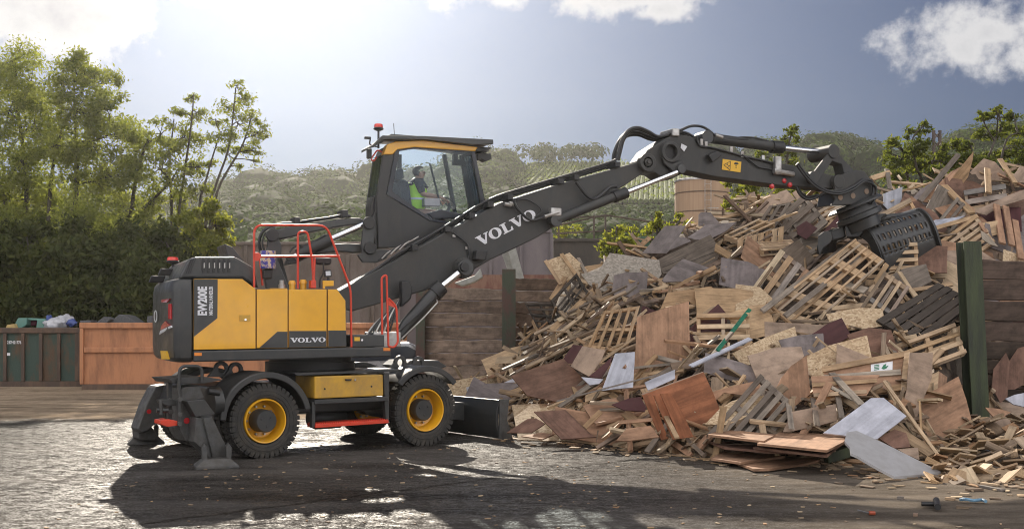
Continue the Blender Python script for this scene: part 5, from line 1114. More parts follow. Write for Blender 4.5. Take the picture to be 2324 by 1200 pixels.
obj('dashboard', fp(FU, zoom(S1, [(650, 1085), (895, 1015), (1240, 1090), (1300, 1170), (760, 1185)]), iw-.34, iw+.1, wp=iw-.3), m_navy, CAB, bevel=.02)
obj('steering_column', MB().tube(fw(FU, S1, [(1010, 1080), (1050, 960), (1040, 900)], iw), .03, 8), m_black, CAB, smooth=60)
obj('steering_wheel', MB().tube([FU.world(*zoom(S1, [(1040, 900)])[0], iw)+FU.u*(.10*math.cos(t))+Vector((0, 0, -.10*math.cos(t)*.9))+FU.v*.17*math.sin(t) for t in [k*math.pi/10 for k in range(21)]], .014, 8, caps=False), m_black, CAB, smooth=60)
for k in range(3): obj('monitor' if k == 0 else 'grab_handle', MB().box(FU.world(*zoom(S1, [((1200, 1290, 1150)[k], (215, 250, 120)[k])])[0], iw+.2), FU.u*(.1 if k == 0 else .04), FU.v*.05, (0, 0, .05)), m_black, CAB, bevel=.01)

# ---- the driver
PW = 1.98
def sp_(x, y, dw=0): return FU.world(*zoom(S1, [(x, y)])[0], PW)+FU.v*dw
def skin(name, verts, edges, mat, parent, sub=2, root=0):
    off = wloc[parent]; me = bpy.data.meshes.new(name); me.from_pydata([tuple(Vector(v[0])-off) for v in verts], edges, []); o = bpy.data.objects.new(name, me); COL.objects.link(o); o.parent = parent; wloc[o] = off
    me.materials.append(mat); m = o.modifiers.new('skin', 'SKIN'); m.use_smooth_shade = True
    for i, v in enumerate(verts): r = v[1] if isinstance(v[1], tuple) else (v[1], v[1]); me.skin_vertices[0].data[i].radius = r; me.skin_vertices[0].data[i].use_root = (i == root)
    s = o.modifiers.new('sub', 'SUBSURF'); s.levels = s.render_levels = sub; return o
PE = empty('person', sp_(430, 1100), 'man with dark hair and glasses in yellow safety vest sitting in the raised cab', 'person')
V_ = [(sp_(440, 1090), .13), (sp_(450, 960), .135), (sp_(475, 760), .15), (sp_(490, 620), .155), (sp_(505, 545), .09), (sp_(525, 495), .056), (sp_(540, 465), .062), (sp_(560, 440), .078), (sp_(548, 395), .098), (sp_(535, 350), .085)]
E_ = [(0, 1), (1, 2), (2, 3), (3, 4), (4, 5), (5, 6), (6, 7), (7, 8), (8, 9)]
def chain(start, pts):
    p = start
    for q in pts: V_.append(q); E_.append((p, len(V_)-1)); p = len(V_)-1
    return p
for sgn in (-1, 1):
    f = 1 if sgn < 0 else .9
    w_ = chain(4, [(sp_(470, 575, .165*sgn), .062), (sp_(490, 690, .21*sgn), .052), (sp_(530, 785, .22*sgn), .044), (sp_(680, 800, .20*sgn), .040), (sp_(840, 820, .14*sgn), .028), (sp_(900, 842, .12*sgn), (.034, .018))])
    for j in range(4): chain(w_, [(sp_(955+6*j, 870+4*j, .12*sgn+(.03-.02*j)), .010), (sp_(990+4*j, 905, .12*sgn+(.03-.02*j)), .009), (sp_(980, 930-5*j, .12*sgn+(.03-.02*j)), .008)])
    chain(w_, [(sp_(930, 880, .12*sgn+.04), .010), (sp_(965, 915, .12*sgn+.04), .008)])
    chain(0, [(sp_(560, 1100, .11*sgn), .09), (sp_(820, 1090, .13*sgn), .065), (sp_(900, 1300, .13*sgn), .05), (sp_(960, 1480, .13*sgn), .04), (sp_(1060, 1500, .13*sgn), .035)])
chain(8, [(sp_(640, 440), .026)]); chain(7, [(sp_(600, 480), .04)])
body = skin('body', V_, E_, m_skin, PE)
hm = MB(); hc = sp_(530, 370); ux, uz = FU.u, Vector((0, 0, 1))
for i in range(12):
    pass
bm = bmesh.new(); bmesh.ops.create_icosphere(bm, subdivisions=3, radius=1); vv = []
for v in bm.verts: vv.append(hc+ux*(v.co.x*.112)+FU.v*(v.co.y*.098)+uz*(v.co.z*.10))
keep = [f for f in bm.faces if (f.calc_center_median().z > .36+.45*max(0, f.calc_center_median().x)) or (f.calc_center_median().x < -.25 and f.calc_center_median().z > -.75)]
hm.add(vv, [[v.index for v in f.verts] for f in keep]); obj('hair', hm, m_hair, PE, smooth=60); bm.free()
for sgn in (-1, 1):
    obj('glasses', MB().tube([sp_(540, 398, .10*sgn*.95), sp_(632, 402, .085*sgn), sp_(640, 408, .03*sgn)], .005, 5), m_black, PE)
    obj('ear', MB().lathe(sp_(533, 420, .098*sgn), FU.v*sgn, [(0, .022), (.012, .028), (.016, .012)], 12), m_skin, PE, smooth=60)
V2 = [(sp_(450, 960), .15), (sp_(475, 760), .165), (sp_(490, 620), .17), (sp_(505, 548), .10), (sp_(520, 510), .07)]; E2 = [(0, 1), (1, 2), (2, 3), (3, 4)]
for sgn in (-1, 1): b0 = len(V2); V2 += [(sp_(470, 575, .17*sgn), .08), (sp_(490, 690, .215*sgn), .07), (sp_(525, 770, .22*sgn), .062)]; E2 += [(3, b0), (b0, b0+1), (b0+1, b0+2)]
skin('shirt', V2, E2, m_shirt, PE)
vm = MB()
for (x, y, a, b_) in ((450, 1020, .175, .205), (465, 860, .18, .205), (480, 700, .185, .20), (478, 600, .165, .19), (470, 545, .10, .16)):
    c = sp_(x, y); vm.v += [c+ux*math.cos(t)*a+FU.v*math.sin(t)*b_ for t in [2*math.pi*k/24 for k in range(24)]]
for j in range(4): vm.f += [(j*24+k, j*24+(k+1) % 24, (j+1)*24+(k+1) % 24, (j+1)*24+k) for k in range(24)]
obj('vest', vm, m_vest, PE, smooth=60)
for yy in (850,): 
    sm = MB()
    for y in (yy-18, yy+18): c = sp_(465, y); sm.v += [c+ux*math.cos(t)*.187+FU.v*math.sin(t)*.212 for t in [2*math.pi*k/24 for k in range(24)]]
    sm.f += [(k, (k+1) % 24, 24+(k+1) % 24, 24+k) for k in range(24)]; obj('reflective_band', sm, m_white, PE, smooth=60)

# ---- parked silver car glimpsed behind the machine
m_car = paint('silver_car_paint', (.42, .42, .43), (.36, .36, .37), rough=.28, metal=.5, coat=.6); m_cglass = paint('car_glass', (.03, .035, .045), rough=.08)
c0 = at(868, HY, 24.5); c0.z = 0; Fk = Frame(c0.x, c0.y, R(8)); CR = empty('parked_car', c0, 'silver parked car half hidden behind the machine and front wheel', 'car')
body_ = [(-2.1, .3), (-2.15, .75), (-1.9, .92), (-1.1, 1.02), (-.5, 1.40), (.6, 1.44), (1.3, 1.1), (2.0, .98), (2.1, .6), (2.1, .3)]
obj('body', MB().loop_prism([Fk.pt(a, 0, z) for a, z in body_], [Fk.pt(a, 1.7, z) for a, z in body_]), m_car, CR, bevel=.08, seg=3)
obj('side_window', MB().loop_prism([Fk.pt(a, -.006, z) for a, z in [(-.95, 1.0), (-.48, 1.33), (.55, 1.36), (1.1, 1.08)]], [Fk.pt(a, .02, z) for a, z in [(-.95, 1.0), (-.48, 1.33), (.55, 1.36), (1.1, 1.08)]]), m_cglass, CR)
for s_ in (-1.35, 1.35):
    for w_ in (-.02, 1.5): 
        wt = empty('wheel', Fk.pt(s_, w_, .31), None, None); wt.parent = CR; wt.location = wloc[wt]-wloc[CR]
        obj('tyre', MB().lathe(Fk.pt(s_, w_, .31), Fk.v, [(0, .2), (0, .29), (.02, .31), (.18, .31), (.2, .29)], 28), m_tyre, wt, smooth=40); obj('rim', MB().lathe(Fk.pt(s_, w_-.005, .31), Fk.v, [(0, .02), (0, .19), (.02, .2)], 20), m_steel, wt, smooth=40)
obj('headlight', MB().loop_prism([Fk.pt(a, -.004, z) for a, z in [(-2.12, .72), (-1.85, .85), (-1.75, .75), (-2.1, .62)]], [Fk.pt(a, .02, z) for a, z in [(-2.12, .72), (-1.85, .85), (-1.75, .75), (-2.1, .62)]]), m_white, CR)
import re
# ================================================================== the scrap wood pile
TOE = [(1030, 935), (1100, 962), (1150, 985), (1300, 1003), (1500, 1028), (1650, 1046), (1950, 1056), (2060, 1060), (2130, 1030), (2175, 992), (2330, 985), (2900, 985)]
RID = [(1030, 905), (1100, 862), (1180, 800), (1240, 722), (1290, 652), (1370, 606), (1480, 562), (1600, 508), (1750, 468), (1850, 455), (1980, 440), (2100, 428), (2200, 392), (2324, 402), (2900, 420)]
ZR = [(1030, 21.8), (1340, 22.4), (1500, 23.2), (1750, 24.5), (2000, 25.2), (2900, 26.5)]
def lin(T, u):
    if u <= T[0][0]: return T[0][1]
    for (a, b_), (c, d) in zip(T, T[1:]):
        if u <= c: return b_+(d-b_)*(u-a)/(c-a)
    return T[-1][1]
def pdepth(u, v):
    vt, vr = lin(TOE, u), lin(RID, u); zt = 4625/(vt-HY); t = max(-.1, min(1.15, (vt-v)/(vt-vr)))
    s = 1 if t > 0 else -1
    return zt+(lin(ZR, u)-zt)*s*abs(t)**1.3-.35*math.exp(-((u-2020)/170)**2-((v-625)/95)**2)
def pile(u, v, off=0): return at(u, v, pdepth(u, v)+off)
def pnorm(u, v):
    a, b_, c = pile(u, v), pile(u+25, v), pile(u, v-25); n = (b_-a).cross(c-a).normalized()
    return -n if n.y > 0 else n
m_debris = paint('splintered_wood_debris', (.035, .024, .017), (.11, .075, .05), rough=.9, nscale=14, amt=(.35, .7), bump=1.0, bscale=22)  # dark colour with the shade of gaps between pieces painted in
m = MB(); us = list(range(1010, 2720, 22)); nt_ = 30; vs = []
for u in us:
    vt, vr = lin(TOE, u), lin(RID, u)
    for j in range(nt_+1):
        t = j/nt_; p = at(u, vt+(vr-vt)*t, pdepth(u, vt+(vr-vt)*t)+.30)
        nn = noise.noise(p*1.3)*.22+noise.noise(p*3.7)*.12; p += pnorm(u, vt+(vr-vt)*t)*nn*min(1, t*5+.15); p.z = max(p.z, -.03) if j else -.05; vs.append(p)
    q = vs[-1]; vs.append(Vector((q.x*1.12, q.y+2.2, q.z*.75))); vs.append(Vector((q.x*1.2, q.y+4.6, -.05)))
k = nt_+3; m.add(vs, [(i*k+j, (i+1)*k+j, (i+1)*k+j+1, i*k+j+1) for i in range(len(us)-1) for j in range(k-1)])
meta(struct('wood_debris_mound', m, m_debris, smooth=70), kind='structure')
m_splint = wood('splinter_mix', [(.44, .30, .17), (.26, .19, .13), (.55, .41, .26), (.20, .15, .11), (.50, .33, .18), (.33, .25, .18), (.14, .09, .06), (.60, .47, .31), (.38, .22, .12)])
BF = [(0, 1, 3, 2), (4, 6, 7, 5), (0, 4, 5, 1), (2, 3, 7, 6), (0, 2, 6, 4), (1, 5, 7, 3)]
def boxes(name, rec, mat, loc=(0, 0, 0)):
    """rec: list of (centre, along, across, normal half vectors, tint) -> one mesh with uv and tint"""
    V, Fc, UV, T = [], [], [], []
    for c, x, y, z, t in rec:
        o = len(V); lx, ly, lz = x.length, y.length, z.length
        for a in (-1, 1):
            for b_ in (-1, 1):
                for d in (-1, 1): V.append(tuple(c+x*a+y*b_+z*d)); UV.append((a*lx+t*9, b_*ly+d*lz*1.3+t*31))
        for f in BF: Fc.append(tuple(o+i for i in f)); T.append(t)
    me = bpy.data.meshes.new(name); me.from_pydata(V, [], Fc); ul = me.uv_layers.new(name='UVMap')
    li = np.empty(len(me.loops), 'i'); me.loops.foreach_get('vertex_index', li); ul.data.foreach_set('uv', np.array(UV, 'f')[li].ravel())
    a = me.attributes.new('tint', 'FLOAT', 'FACE'); a.data.foreach_set('value', np.array(T, 'f')); me.materials.append(mat)
    o = bpy.data.objects.new(name, me); COL.objects.link(o); o.location = loc; wloc[o] = Vector(loc); return o
def frame_on(u, v, jit=.5, steep=None):
    n = (pnorm(u, v)+Vector(rdir(1)[0].tolist())*jit).normalized()
    a = Vector(rdir(1)[0].tolist()); x = (a-n*a.dot(n)).normalized(); return x, n.cross(x), n
def rand_uv(lo=0.0, hi=1.0):
    u = random.uniform(1060, 2560); t = random.uniform(lo, hi); vt, vr = lin(TOE, u), lin(RID, u); return u, vt+(vr-vt)*t
# litter of chips on the yard in front of the pile
rec = []
for i in range(330):
    u = random.uniform(1120, 2500); vt = 4625/ (lin([(1120, 990), (1500, 1030), (1950, 1062), (2130, 1075), (2600, 1085)], u)-HY); z = vt-abs(random.gauss(0, .55))*(1.6 if u > 1900 else .8)+.2
    p = at(u, HY, z); p.z = .012; a = random.uniform(0, 6.3); x = Vector((math.cos(a), math.sin(a), random.uniform(-.1, .1))); y = Vector((-math.sin(a), math.cos(a), 0)); s_ = random.uniform(.015, .10)
    rec.append((p, x*s_, y*s_*random.uniform(.2, .7), Vector((0, 0, .006)), random.random()))
for i in range(420):
    p = Vector((random.uniform(-4.5, 7), random.uniform(8.2, 17), .006)); a = random.uniform(0, 6.3); s_ = random.uniform(.008, .03)
    rec.append((p, Vector((math.cos(a), math.sin(a), 0))*s_, Vector((-math.sin(a), math.cos(a), 0))*s_*.5, Vector((0, 0, .004)), random.random()))
s = boxes('wood_chips', rec, m_splint); meta(s, 'loose wood chips littering the yard before the pile', 'wood chips', kind='stuff')

PANELS = []
def inpoly(x, y, P):
    c = False; j = len(P)-1
    for i in range(len(P)):
        if (P[i][1] > y) != (P[j][1] > y) and x < (P[j][0]-P[i][0])*(y-P[i][1])/(P[j][1]-P[i][1])+P[i][0]: c = not c
        j = i
    return c
lift_ = [0]
def plane_for(pts, lift, el, az):
    cx, cy = sum(p[0] for p in pts)/len(pts), sum(p[1] for p in pts)/len(pts)
    c = at(cx, cy, pdepth(cx, cy)-lift)
    if el is None: n = pnorm(cx, cy); el = math.degrees(math.asin(max(-1, min(1, n.z)))); el = min(el, 48)
    n = Vector((math.sin(R(az))*math.cos(R(el)), -math.cos(R(az))*math.cos(R(el)), math.sin(R(el))))
    return c, n
def hit(px, py, c, n):
    r = ray(px, py); o = Vector((0, 0, CH)); t = (c-o).dot(n)/r.dot(n); return o+r*t
KEYS = []
def key(label, q):
    k = re.split(r' (?:left|right|lying|leaning|standing|at|below|above|in|on|with|between|behind|under|beside|across|of|low|propped|tilted|sticking|running|curling|rising|bent|crossing|beside|furthest|out|down) ', label)[0]
    if 2 <= len(k.split()) <= 5: KEYS.append((k, sum(p[0] for p in q)/len(q), sum(p[1] for p in q)/len(q)))
def panel(label, mat, zo, pts, lift=None, el=None, az=0, th=.018, name='board', cat='board', group=None, bend=0, rot=None, ground=False):
    q = zoom(zo, pts) if zo else pts; PANELS.append(q); key(label, q)
    if lift is None: lift_[0] += .012; lift = .34+lift_[0]
    if ground: c, n = gpt(*q[0]), Vector((0, 0, 1)); c.z = lift
    else: c, n = plane_for(q, lift, el, az)
    P = [hit(x, y, c, n) for x, y in q]
    # ragged broken edges: small irregular steps along each side
    Q = []
    for i, p in enumerate(P):
        Q.append(p); nx = P[(i+1) % len(P)]; d = nx-p
        if d.length > .5:
            for f in (.33, .66): Q.append(p+d*f+n.cross(d).normalized()*random.uniform(-.006, .006))
    if not ground:
        mz = min(p.z for p in Q)
        if mz < .01: Q = [p+Vector((0, 0, .01-mz)) if p.z < .01 else p for p in Q]
    ex = max(((P[(i+1) % len(P)]-P[i]) for i in range(len(P))), key=lambda d: d.length).normalized()
    if rot: ex = n.cross(ex)
    ey = n.cross(ex); vs = Q+[p-n*th for p in Q]; k = len(Q)
    fs = [tuple(range(k)), tuple(range(k, 2*k))[::-1]]+[(i, (i+1) % k, k+(i+1) % k, k+i) for i in range(k)]
    uv = []
    for f in fs:
        for i in f: p = vs[i]; uv.append((p.dot(ex), p.dot(ey)+p.dot(n)))
    m = MB(); m.add(vs, fs, uv); return thing(name, m, MATW[mat] if isinstance(mat, str) else mat, label, cat, group)
def stick(label, mat, zo, p0, p1, w, lift=None, th=None, name='plank', cat='plank', group=None, dz=0.0, face=None):
    (x0, y0), (x1, y1) = zoom(zo, [p0, p1]) if zo else (p0, p1); k = zo[2] if zo else 1
    if lift is None: lift_[0] += .006; lift = .38+lift_[0]
    a = at(x0, y0, pdepth(x0, y0)-lift-dz); b_ = at(x1, y1, pdepth(x1, y1)-lift+dz)
    md = (pdepth((x0+x1)/2, (y0+y1)/2)); wm = w/k*md/F
    for p in (a, b_): p.z = max(p.z, .02)
    ax = (b_-a); n = (Vector((0, -1, .45)) if face is None else Vector(face)); n = (n-ax.normalized()*n.dot(ax.normalized())).normalized(); y = ax.normalized().cross(n)
    th = th or wm*.35; c = (a+b_)/2
    o = boxes(name, [(Vector((0, 0, 0)), ax/2, y*wm/2, n*th/2, 0.0)], MATW[mat] if isinstance(mat, str) else mat, loc=tuple(c)); return meta(o, label, cat, group)
def pallet(label, mat, zo, q, nsl, lift=None, el=None, az=0, frac=.62, group='pallets in the wood pile', nstr=3, deep=.10, name='pallet', cat='pallet', flip=False):
    q = zoom(zo, q) if zo else q; PANELS.append(q); key(label, q)
    if lift is None: lift_[0] += .012; lift = .40+lift_[0]
    c, n = plane_for(q, lift, el, az); A, B_, C_, D_ = [hit(x, y, c, n) for x, y in q]
    n = (B_-A).cross(D_-A).normalized(); n = -n if n.y > 0 else n
    bl = lambda s, t: A*(1-s)*(1-t)+B_*s*(1-t)+C_*s*t+D_*(1-s)*t
    mz = min(p.z for p in (A, B_, C_, D_)); e = empty(name, (c.x, c.y, max(0, mz-deep)), label, cat, group)
    def bar(s0, s1, t0, t1, z0, z1, mb):
        top = [bl(s0, t0), bl(s1, t0), bl(s1, t1), bl(s0, t1)]; vs = [p-n*z0 for p in top]+[p-n*z1 for p in top]
        fs = [(0, 1, 2, 3), (7, 6, 5, 4), (0, 4, 5, 1), (1, 5, 6, 2), (2, 6, 7, 3), (3, 7, 4, 0)]; ex = (vs[1]-vs[0]); ey = (vs[3]-vs[0]); lon = ex if ex.length > ey.length else ey; lon = lon.normalized(); tr_ = n.cross(lon); r0 = random.random()*5
        uv = []
        for f in fs:
            for i in f: uv.append((vs[i].dot(lon)+r0, vs[i].dot(tr_)+vs[i].dot(n)+r0*3))
        mb.add(vs, fs, uv)
    mt = MATW[mat]
    for k in range(nsl):
        m = MB(); t0 = k/(nsl-1)*(1-frac/nsl); bar(random.uniform(-.01, .01), 1+random.uniform(-.015, .01), t0, t0+frac/nsl, 0, .022, m); obj('deck_board', m, mt, e)
    for k in range(nstr):
        m = MB(); s0 = k/(nstr-1)*(1-.07); bar(s0, s0+.07, 0, 1, .0225, deep-.022, m); obj('stringer', m, mt, e)
    for k in range(3):
        m = MB(); t0 = k/2*(1-.10); bar(0, 1, t0, t0+.10, deep-.0215, deep, m); obj('bottom_board', m, mt, e)
    return e
# --- large pieces, back to front
panel('small torn beige board at the crest left of the tall grey pallet', 'card', Y2, [(1090, 512), (1180, 400), (1250, 378), (1268, 440), (1175, 510)], el=25, lift=.1)
panel('long wavy beige hardboard on the crest behind the grey pallet', 'card', Y2, [(1205, 615), (1250, 560), (1400, 405), (1450, 400), (1480, 380), (1540, 362), (1625, 450), (1560, 480), (1390, 510), (1290, 650)], el=30, lift=.1)
panel('small beige board corner above the hose loop', 'card', Y2, [(1590, 392), (1640, 358), (1705, 430), (1640, 460)], el=25, lift=.12)
panel('beige triangular board right of the tall grey pallet', 'card', Y2, [(1772, 455), (1800, 560), (1822, 702), (1740, 665), (1680, 625)], el=15, az=20)
panel('curled grey board standing above the maroon one', 'greyp', Y2, [(742, 590), (762, 565), (850, 568), (880, 605), (935, 665), (920, 690), (740, 690)], el=15)
panel('violet maroon board under the curled grey board', 'greyp', Y2, [(640, 795), (760, 715), (800, 680), (935, 670), (1090, 655), (985, 740), (820, 820), (720, 815)], el=45)
panel('large flat grey brown board near the left crest', 'greyp', Y2, [(230, 937), (435, 690), (628, 688), (560, 790), (650, 800), (672, 830), (480, 910), (450, 940)], el=30)
panel('large greyed chipboard sheet below the yellow bush', 'osbg', Y1, [(1322, 322), (1390, 305), (1448, 298), (1528, 170), (1882, 222), (1900, 320), (1790, 492), (1560, 478), (1385, 402)], el=22)
panel('grey inset sheet lying over the greyed chipboard', 'greyp', Y1, [(1545, 440), (1560, 330), (1640, 310), (1800, 305), (1790, 492), (1700, 490), (1560, 470)], el=22)
panel('crate lid of pale planks leaning below the curled board', 'grey', Y2, [(355, 1003), (850, 768), (890, 830), (942, 940), (870, 1065), (420, 1125)], el=30, th=.03)
for k in range(3): stick('dark gap strip %s across the leaning plank lid' % ('upper', 'middle', 'lower')[k], 'dark', Y2, (385+k*25, 1030+k*38), (868+k*30, 812+k*50), 5, th=.008)  # thin dark strips laid on in place of open gaps between planks
panel('dark grey triangular board below the plank lid', 'greyp', Y2, [(410, 1180), (470, 1100), (600, 988), (862, 1078), (760, 1130), (640, 1190), (430, 1200)], el=35)
panel('chipboard crate lid tilted against the wall top', 'osb', Y1, [(1062, 232), (1240, 168), (1380, 300), (1300, 330), (1290, 345), (1165, 392)], el=20)
stick('thick batten along the left edge of the tilted crate lid', 'pine', Y1, (1066, 225), (1178, 395), 26); stick('thick batten down the middle of the tilted crate lid', 'pine', Y1, (1182, 178), (1290, 335), 26)
stick('long pale plank leaning from the tilted crate lid down left', 'pine', Y1, (1270, 250), (1108, 508), 38)
pallet('dark brown slatted crate side standing left of the others by the wall', 'dark', Y1, [(920, 525), (1125, 520), (1225, 735), (1010, 700)], 5, el=15, frac=.35, name='crate_frame', cat='crate', group='broken crates by the timber wall')
pallet('dark framed crate leaning right above the slatted one', 'dark', Y1, [(1105, 510), (1290, 312), (1375, 450), (1215, 690)], 4, el=15, frac=.3, name='crate_frame', cat='crate', group='broken crates by the timber wall')
pallet('weathered grey pallet standing near the crest below the hose loop', 'grey', Y2, [(1385, 508), (1285, 660), (1555, 752), (1742, 452)], 5, el=28, frac=.5)
pallet('fresh pallet lying on its side left of the white slats', 'pine', Y2, [(975, 772), (1290, 622), (1440, 660), (1110, 812)], 3, el=60, frac=.4, deep=.14)
pallet('bright pale slatted pallet with sunlit vertical boards', 'pine', Y2, [(1104, 812), (1090, 962), (1508, 838), (1520, 690)], 7, el=15, frac=.8)
pallet('flat pale pallet on top of the bright slats', 'pine', Y2, [(1245, 832), (1580, 810), (1656, 882), (1312, 912)], 4, el=72, frac=.88, deep=.12)
pallet('very large open pallet frame leaning in the middle of the pile', 'pine', Y5, [(430, 558), (1135, 5), (1360, 165), (822, 655)], 6, el=38, frac=.34, nstr=5, deep=.12)
stick('dark weathered runner on the upper edge of the largest pallet', 'grey', Y5, (432, 552), (1142, 8), 40); stick('dark weathered runner across the middle of the largest pallet', 'grey', Y5, (605, 590), (1245, 75), 38)
pallet('nearly black wide pallet leaning beside the mossy green post', 'dark', Y5, [(1300, 618), (1765, 335), (2050, 470), (1622, 800)], 5, el=38, frac=.86, deep=.1)
pallet('pale narrow slatted pallet left of the tall tan plywood', 'pine', Y1, [(1485, 585), (1370, 840), (1645, 885), (1745, 545)], 5, el=25, frac=.42)
panel('maroon board bent below the beige triangle', 'maroon', Y2, [(1630, 700), (1720, 645), (1822, 712), (1720, 812), (1640, 765)], el=30)
panel('white splintered board shard behind the grab', 'white', Y3, [(548, 775), (600, 755), (700, 720), (690, 880), (600, 922), (545, 862)], el=15, lift=.15)
panel('brown triangular board shard right of the white shard', 'tan', Y3, [(772, 792), (855, 862), (800, 912), (712, 900)], el=20, lift=.18)
panel('beige fan shaped hardboard standing at the right crest', 'card', Y3, [(1240, 605), (1350, 493), (1440, 520), (1522, 612), (1540, 655), (1330, 702)], el=15, lift=.05)
panel('tall curved light board rising highest above the crest', 'pine', Y3, [(1048, 705), (1268, 437), (1262, 500), (1225, 640), (1130, 765), (1090, 740)], el=12, az=-25, th=.03)
panel('brown veneer sheet leaning left of the highest board', 'tan', Y3, [(850, 835), (1085, 600), (1165, 560), (1040, 720), (985, 750), (920, 850)], el=20)
panel('pale board curling at the far right edge of the crest', 'card', Y3, [(1580, 640), (1640, 560), (1700, 550), (1720, 640), (1690, 690), (1600, 680)], el=20)
stick('long light beam leaning up left of the highest board', 'grey', Y3, (838, 835), (1145, 465), 42); stick('thick light plank sloping down right of the highest board', 'pine', Y3, (1032, 712), (1255, 935), 55)
stick('light plank leaning left at the right crest', 'pine', Y3, (1480, 498), (1602, 690), 38); stick('round ended beam sticking out left behind the grab', 'pine', Y3, (450, 655), (602, 606), 42, lift=.0); stick('short upright post under the round ended beam', 'grey', Y3, (575, 580), (600, 742), 36, lift=.02)
stick('short upright plank with rounded top at the right crest', 'pine', Y3, (1378, 575), (1390, 770), 45); stick('flat lit plank crossing low at the right crest', 'pine', Y3, (930, 1060), (1300, 955), 32); stick('orange splinter plank in the upper right corner of the pile', 'tan', Y3, (1320, 1010), (1372, 1090), 28)
panel('long beige sheet with sun stripe at the right edge', 'card', Y3, [(1265, 918), (1560, 782), (1740, 720), (1740, 800), (1480, 880), (1370, 947)], el=45)
panel('ragged white veneer strip below the long beige sheet', 'white', Y3, [(905, 1020), (960, 985), (1120, 965), (1200, 950), (1100, 1010), (960, 1045)], el=55)
for k, (x, y) in enumerate(((1450, 865), (1525, 880), (1600, 990))): stick('upright reddish crate post %s above the dark right wall' % ('leftmost', 'middle', 'rightmost')[k], 'tan', Y3, (x, y), (x+50, y+310), 48)
panel('pale pointed veneer shard above the dark right wall', 'pine', Y3, [(1325, 1068), (1380, 1100), (1470, 1200), (1400, 1180), (1340, 1140)], el=15)
panel('tall tan plywood sheet standing in the middle left of the pile', 'tan', Y4, [(1190, 236), (1400, 170), (1541, 130), (1548, 578), (1350, 630), (1160, 682), (1176, 480)], el=18)
panel('maroon board right of the tall tan plywood', 'maroon', Y4, [(1550, 312), (1740, 148), (1812, 232), (1790, 300), (1552, 490)], el=25, lift=.30)
panel('small maroon corner above the tall tan plywood', 'maroon', Y4, [(1205, 240), (1225, 160), (1330, 200), (1210, 245)], el=20, lift=.25)
panel('light headboard with rounded corner above the tan plywood', 'pine', Y4, [(1345, 185), (1395, 70), (1690, 28), (1735, 60), (1580, 160), (1540, 130)], el=35, lift=.3)
panel('maroon board between the two grey boards left of the white one', 'maroon', Y4, [(680, 530), (750, 425), (822, 432), (740, 568)], el=30)
panel('olive beige board leaning left of the white trapezoid', 'card', Y4, [(735, 572), (815, 435), (972, 462), (940, 540), (862, 642)], el=28)
panel('maroon strip board behind the left edge of the white trapezoid', 'maroon', Y4, [(858, 642), (1020, 505), (1005, 560), (945, 655)], el=28)
panel('white trapezoid board left of the tall tan plywood', 'white', Y4, [(945, 738), (1038, 485), (1173, 474), (1160, 716), (1050, 725)], el=28)
panel('small white board tip left below the white trapezoid', 'white', Y4, [(808, 645), (957, 660), (930, 690), (865, 700)], el=40)
panel('white coated board leaning behind the red brown box', 'white', Y4, [(1238, 682), (1446, 594), (1445, 656), (1300, 722), (1262, 735)], el=30)
panel('large dark brown plywood sheet at the left foot of the pile', 'brown', Y4, [(328, 637), (685, 520), (902, 738), (640, 812), (440, 772)], el=38)
stick('long white lit board running up to the right below the big pallet', 'white', Y4, (1552, 572), (1960, 385), 36, th=.02, face=(0, -.5, 1)); stick('green painted bar sticking up right of the maroon board', 'green', Y4, (1735, 465), (1955, 185), 26)
stick('long thin lath crossing low in front of the white trapezoid', 'mix', Y4, (640, 810), (1325, 630), 10)
panel('grey beige board low left beside the dozer blade', 'greyp', Y4, [(120, 742), (150, 690), (330, 682), (395, 700), (330, 735), (180, 765)], el=40)
panel('small white board corner above the dozer blade', 'white', Y4, [(25, 715), (98, 700), (60, 755), (30, 755)], el=30); panel('white board tip below the left plywood sheet edge', 'white', Y4, [(282, 682), (345, 655), (355, 680)], el=30)
panel('dark maroon board under the red brown box', 'maroon', Y4, [(1015, 832), (1130, 790), (1210, 780), (1250, 850), (1240, 880), (1100, 870)], el=40)
panel('brown veneer sheet with striped sunlight at the foot of the pile', 'brown', Y4, [(485, 880), (700, 868), (872, 1030), (912, 1052), (670, 1067), (620, 1010)], el=50)
panel('brown board low beside the dozer blade edge', 'brown', Y4, [(300, 1022), (440, 930), (500, 925), (562, 962), (470, 1022)], el=60)
panel('orange brown board propped left of the drawer boards', 'tan', Y4, [(1045, 1076), (1115, 995), (1280, 975), (1338, 1052), (1130, 1078)], el=55)
panel('thin curved offcut lying furthest left on the ground', 'tan', Y4, [(400, 1046), (540, 1022), (622, 1035), (545, 1066)], el=80)
panel('reddish back board of the broken box at the foot of the pile', 'red', Y4, [(1218, 770), (1640, 612), (1700, 740), (1782, 938), (1560, 985), (1440, 850)], el=22, lift=.62)
stick('pale front edge strip along the top of the reddish board', 'card', Y4, (1220, 768), (1640, 614), 14, lift=.66)
for k, q in enumerate(([(1222, 768), (1292, 760), (1400, 1062), (1352, 1075)], [(1300, 770), (1362, 760), (1482, 1062), (1432, 1072)], [(1345, 757), (1416, 755), (1500, 890), (1572, 1052), (1480, 1064)])):
    panel(('leftmost', 'middle', 'rightmost')[k]+' of three reddish drawer boards standing at the pile foot', 'red', Y4, q, el=15, lift=.75+.06*k, th=.03)
stick('pale batten between the reddish drawer boards', 'pine', Y4, (1320, 790), (1460, 1060), 30, lift=.84)
stick('thin stick lying on the ground at the foot of the pile', 'pine', Y4, (602, 1060), (935, 1132), 15, th=.02, lift=.0)
stick('orange batten pointing left out of the pile foot', 'tan', Y4, (1070, 955), (1290, 935), 24); stick('pale batten standing in rubble left of the orange batten', 'pine', Y4, (940, 880), (830, 990), 34)
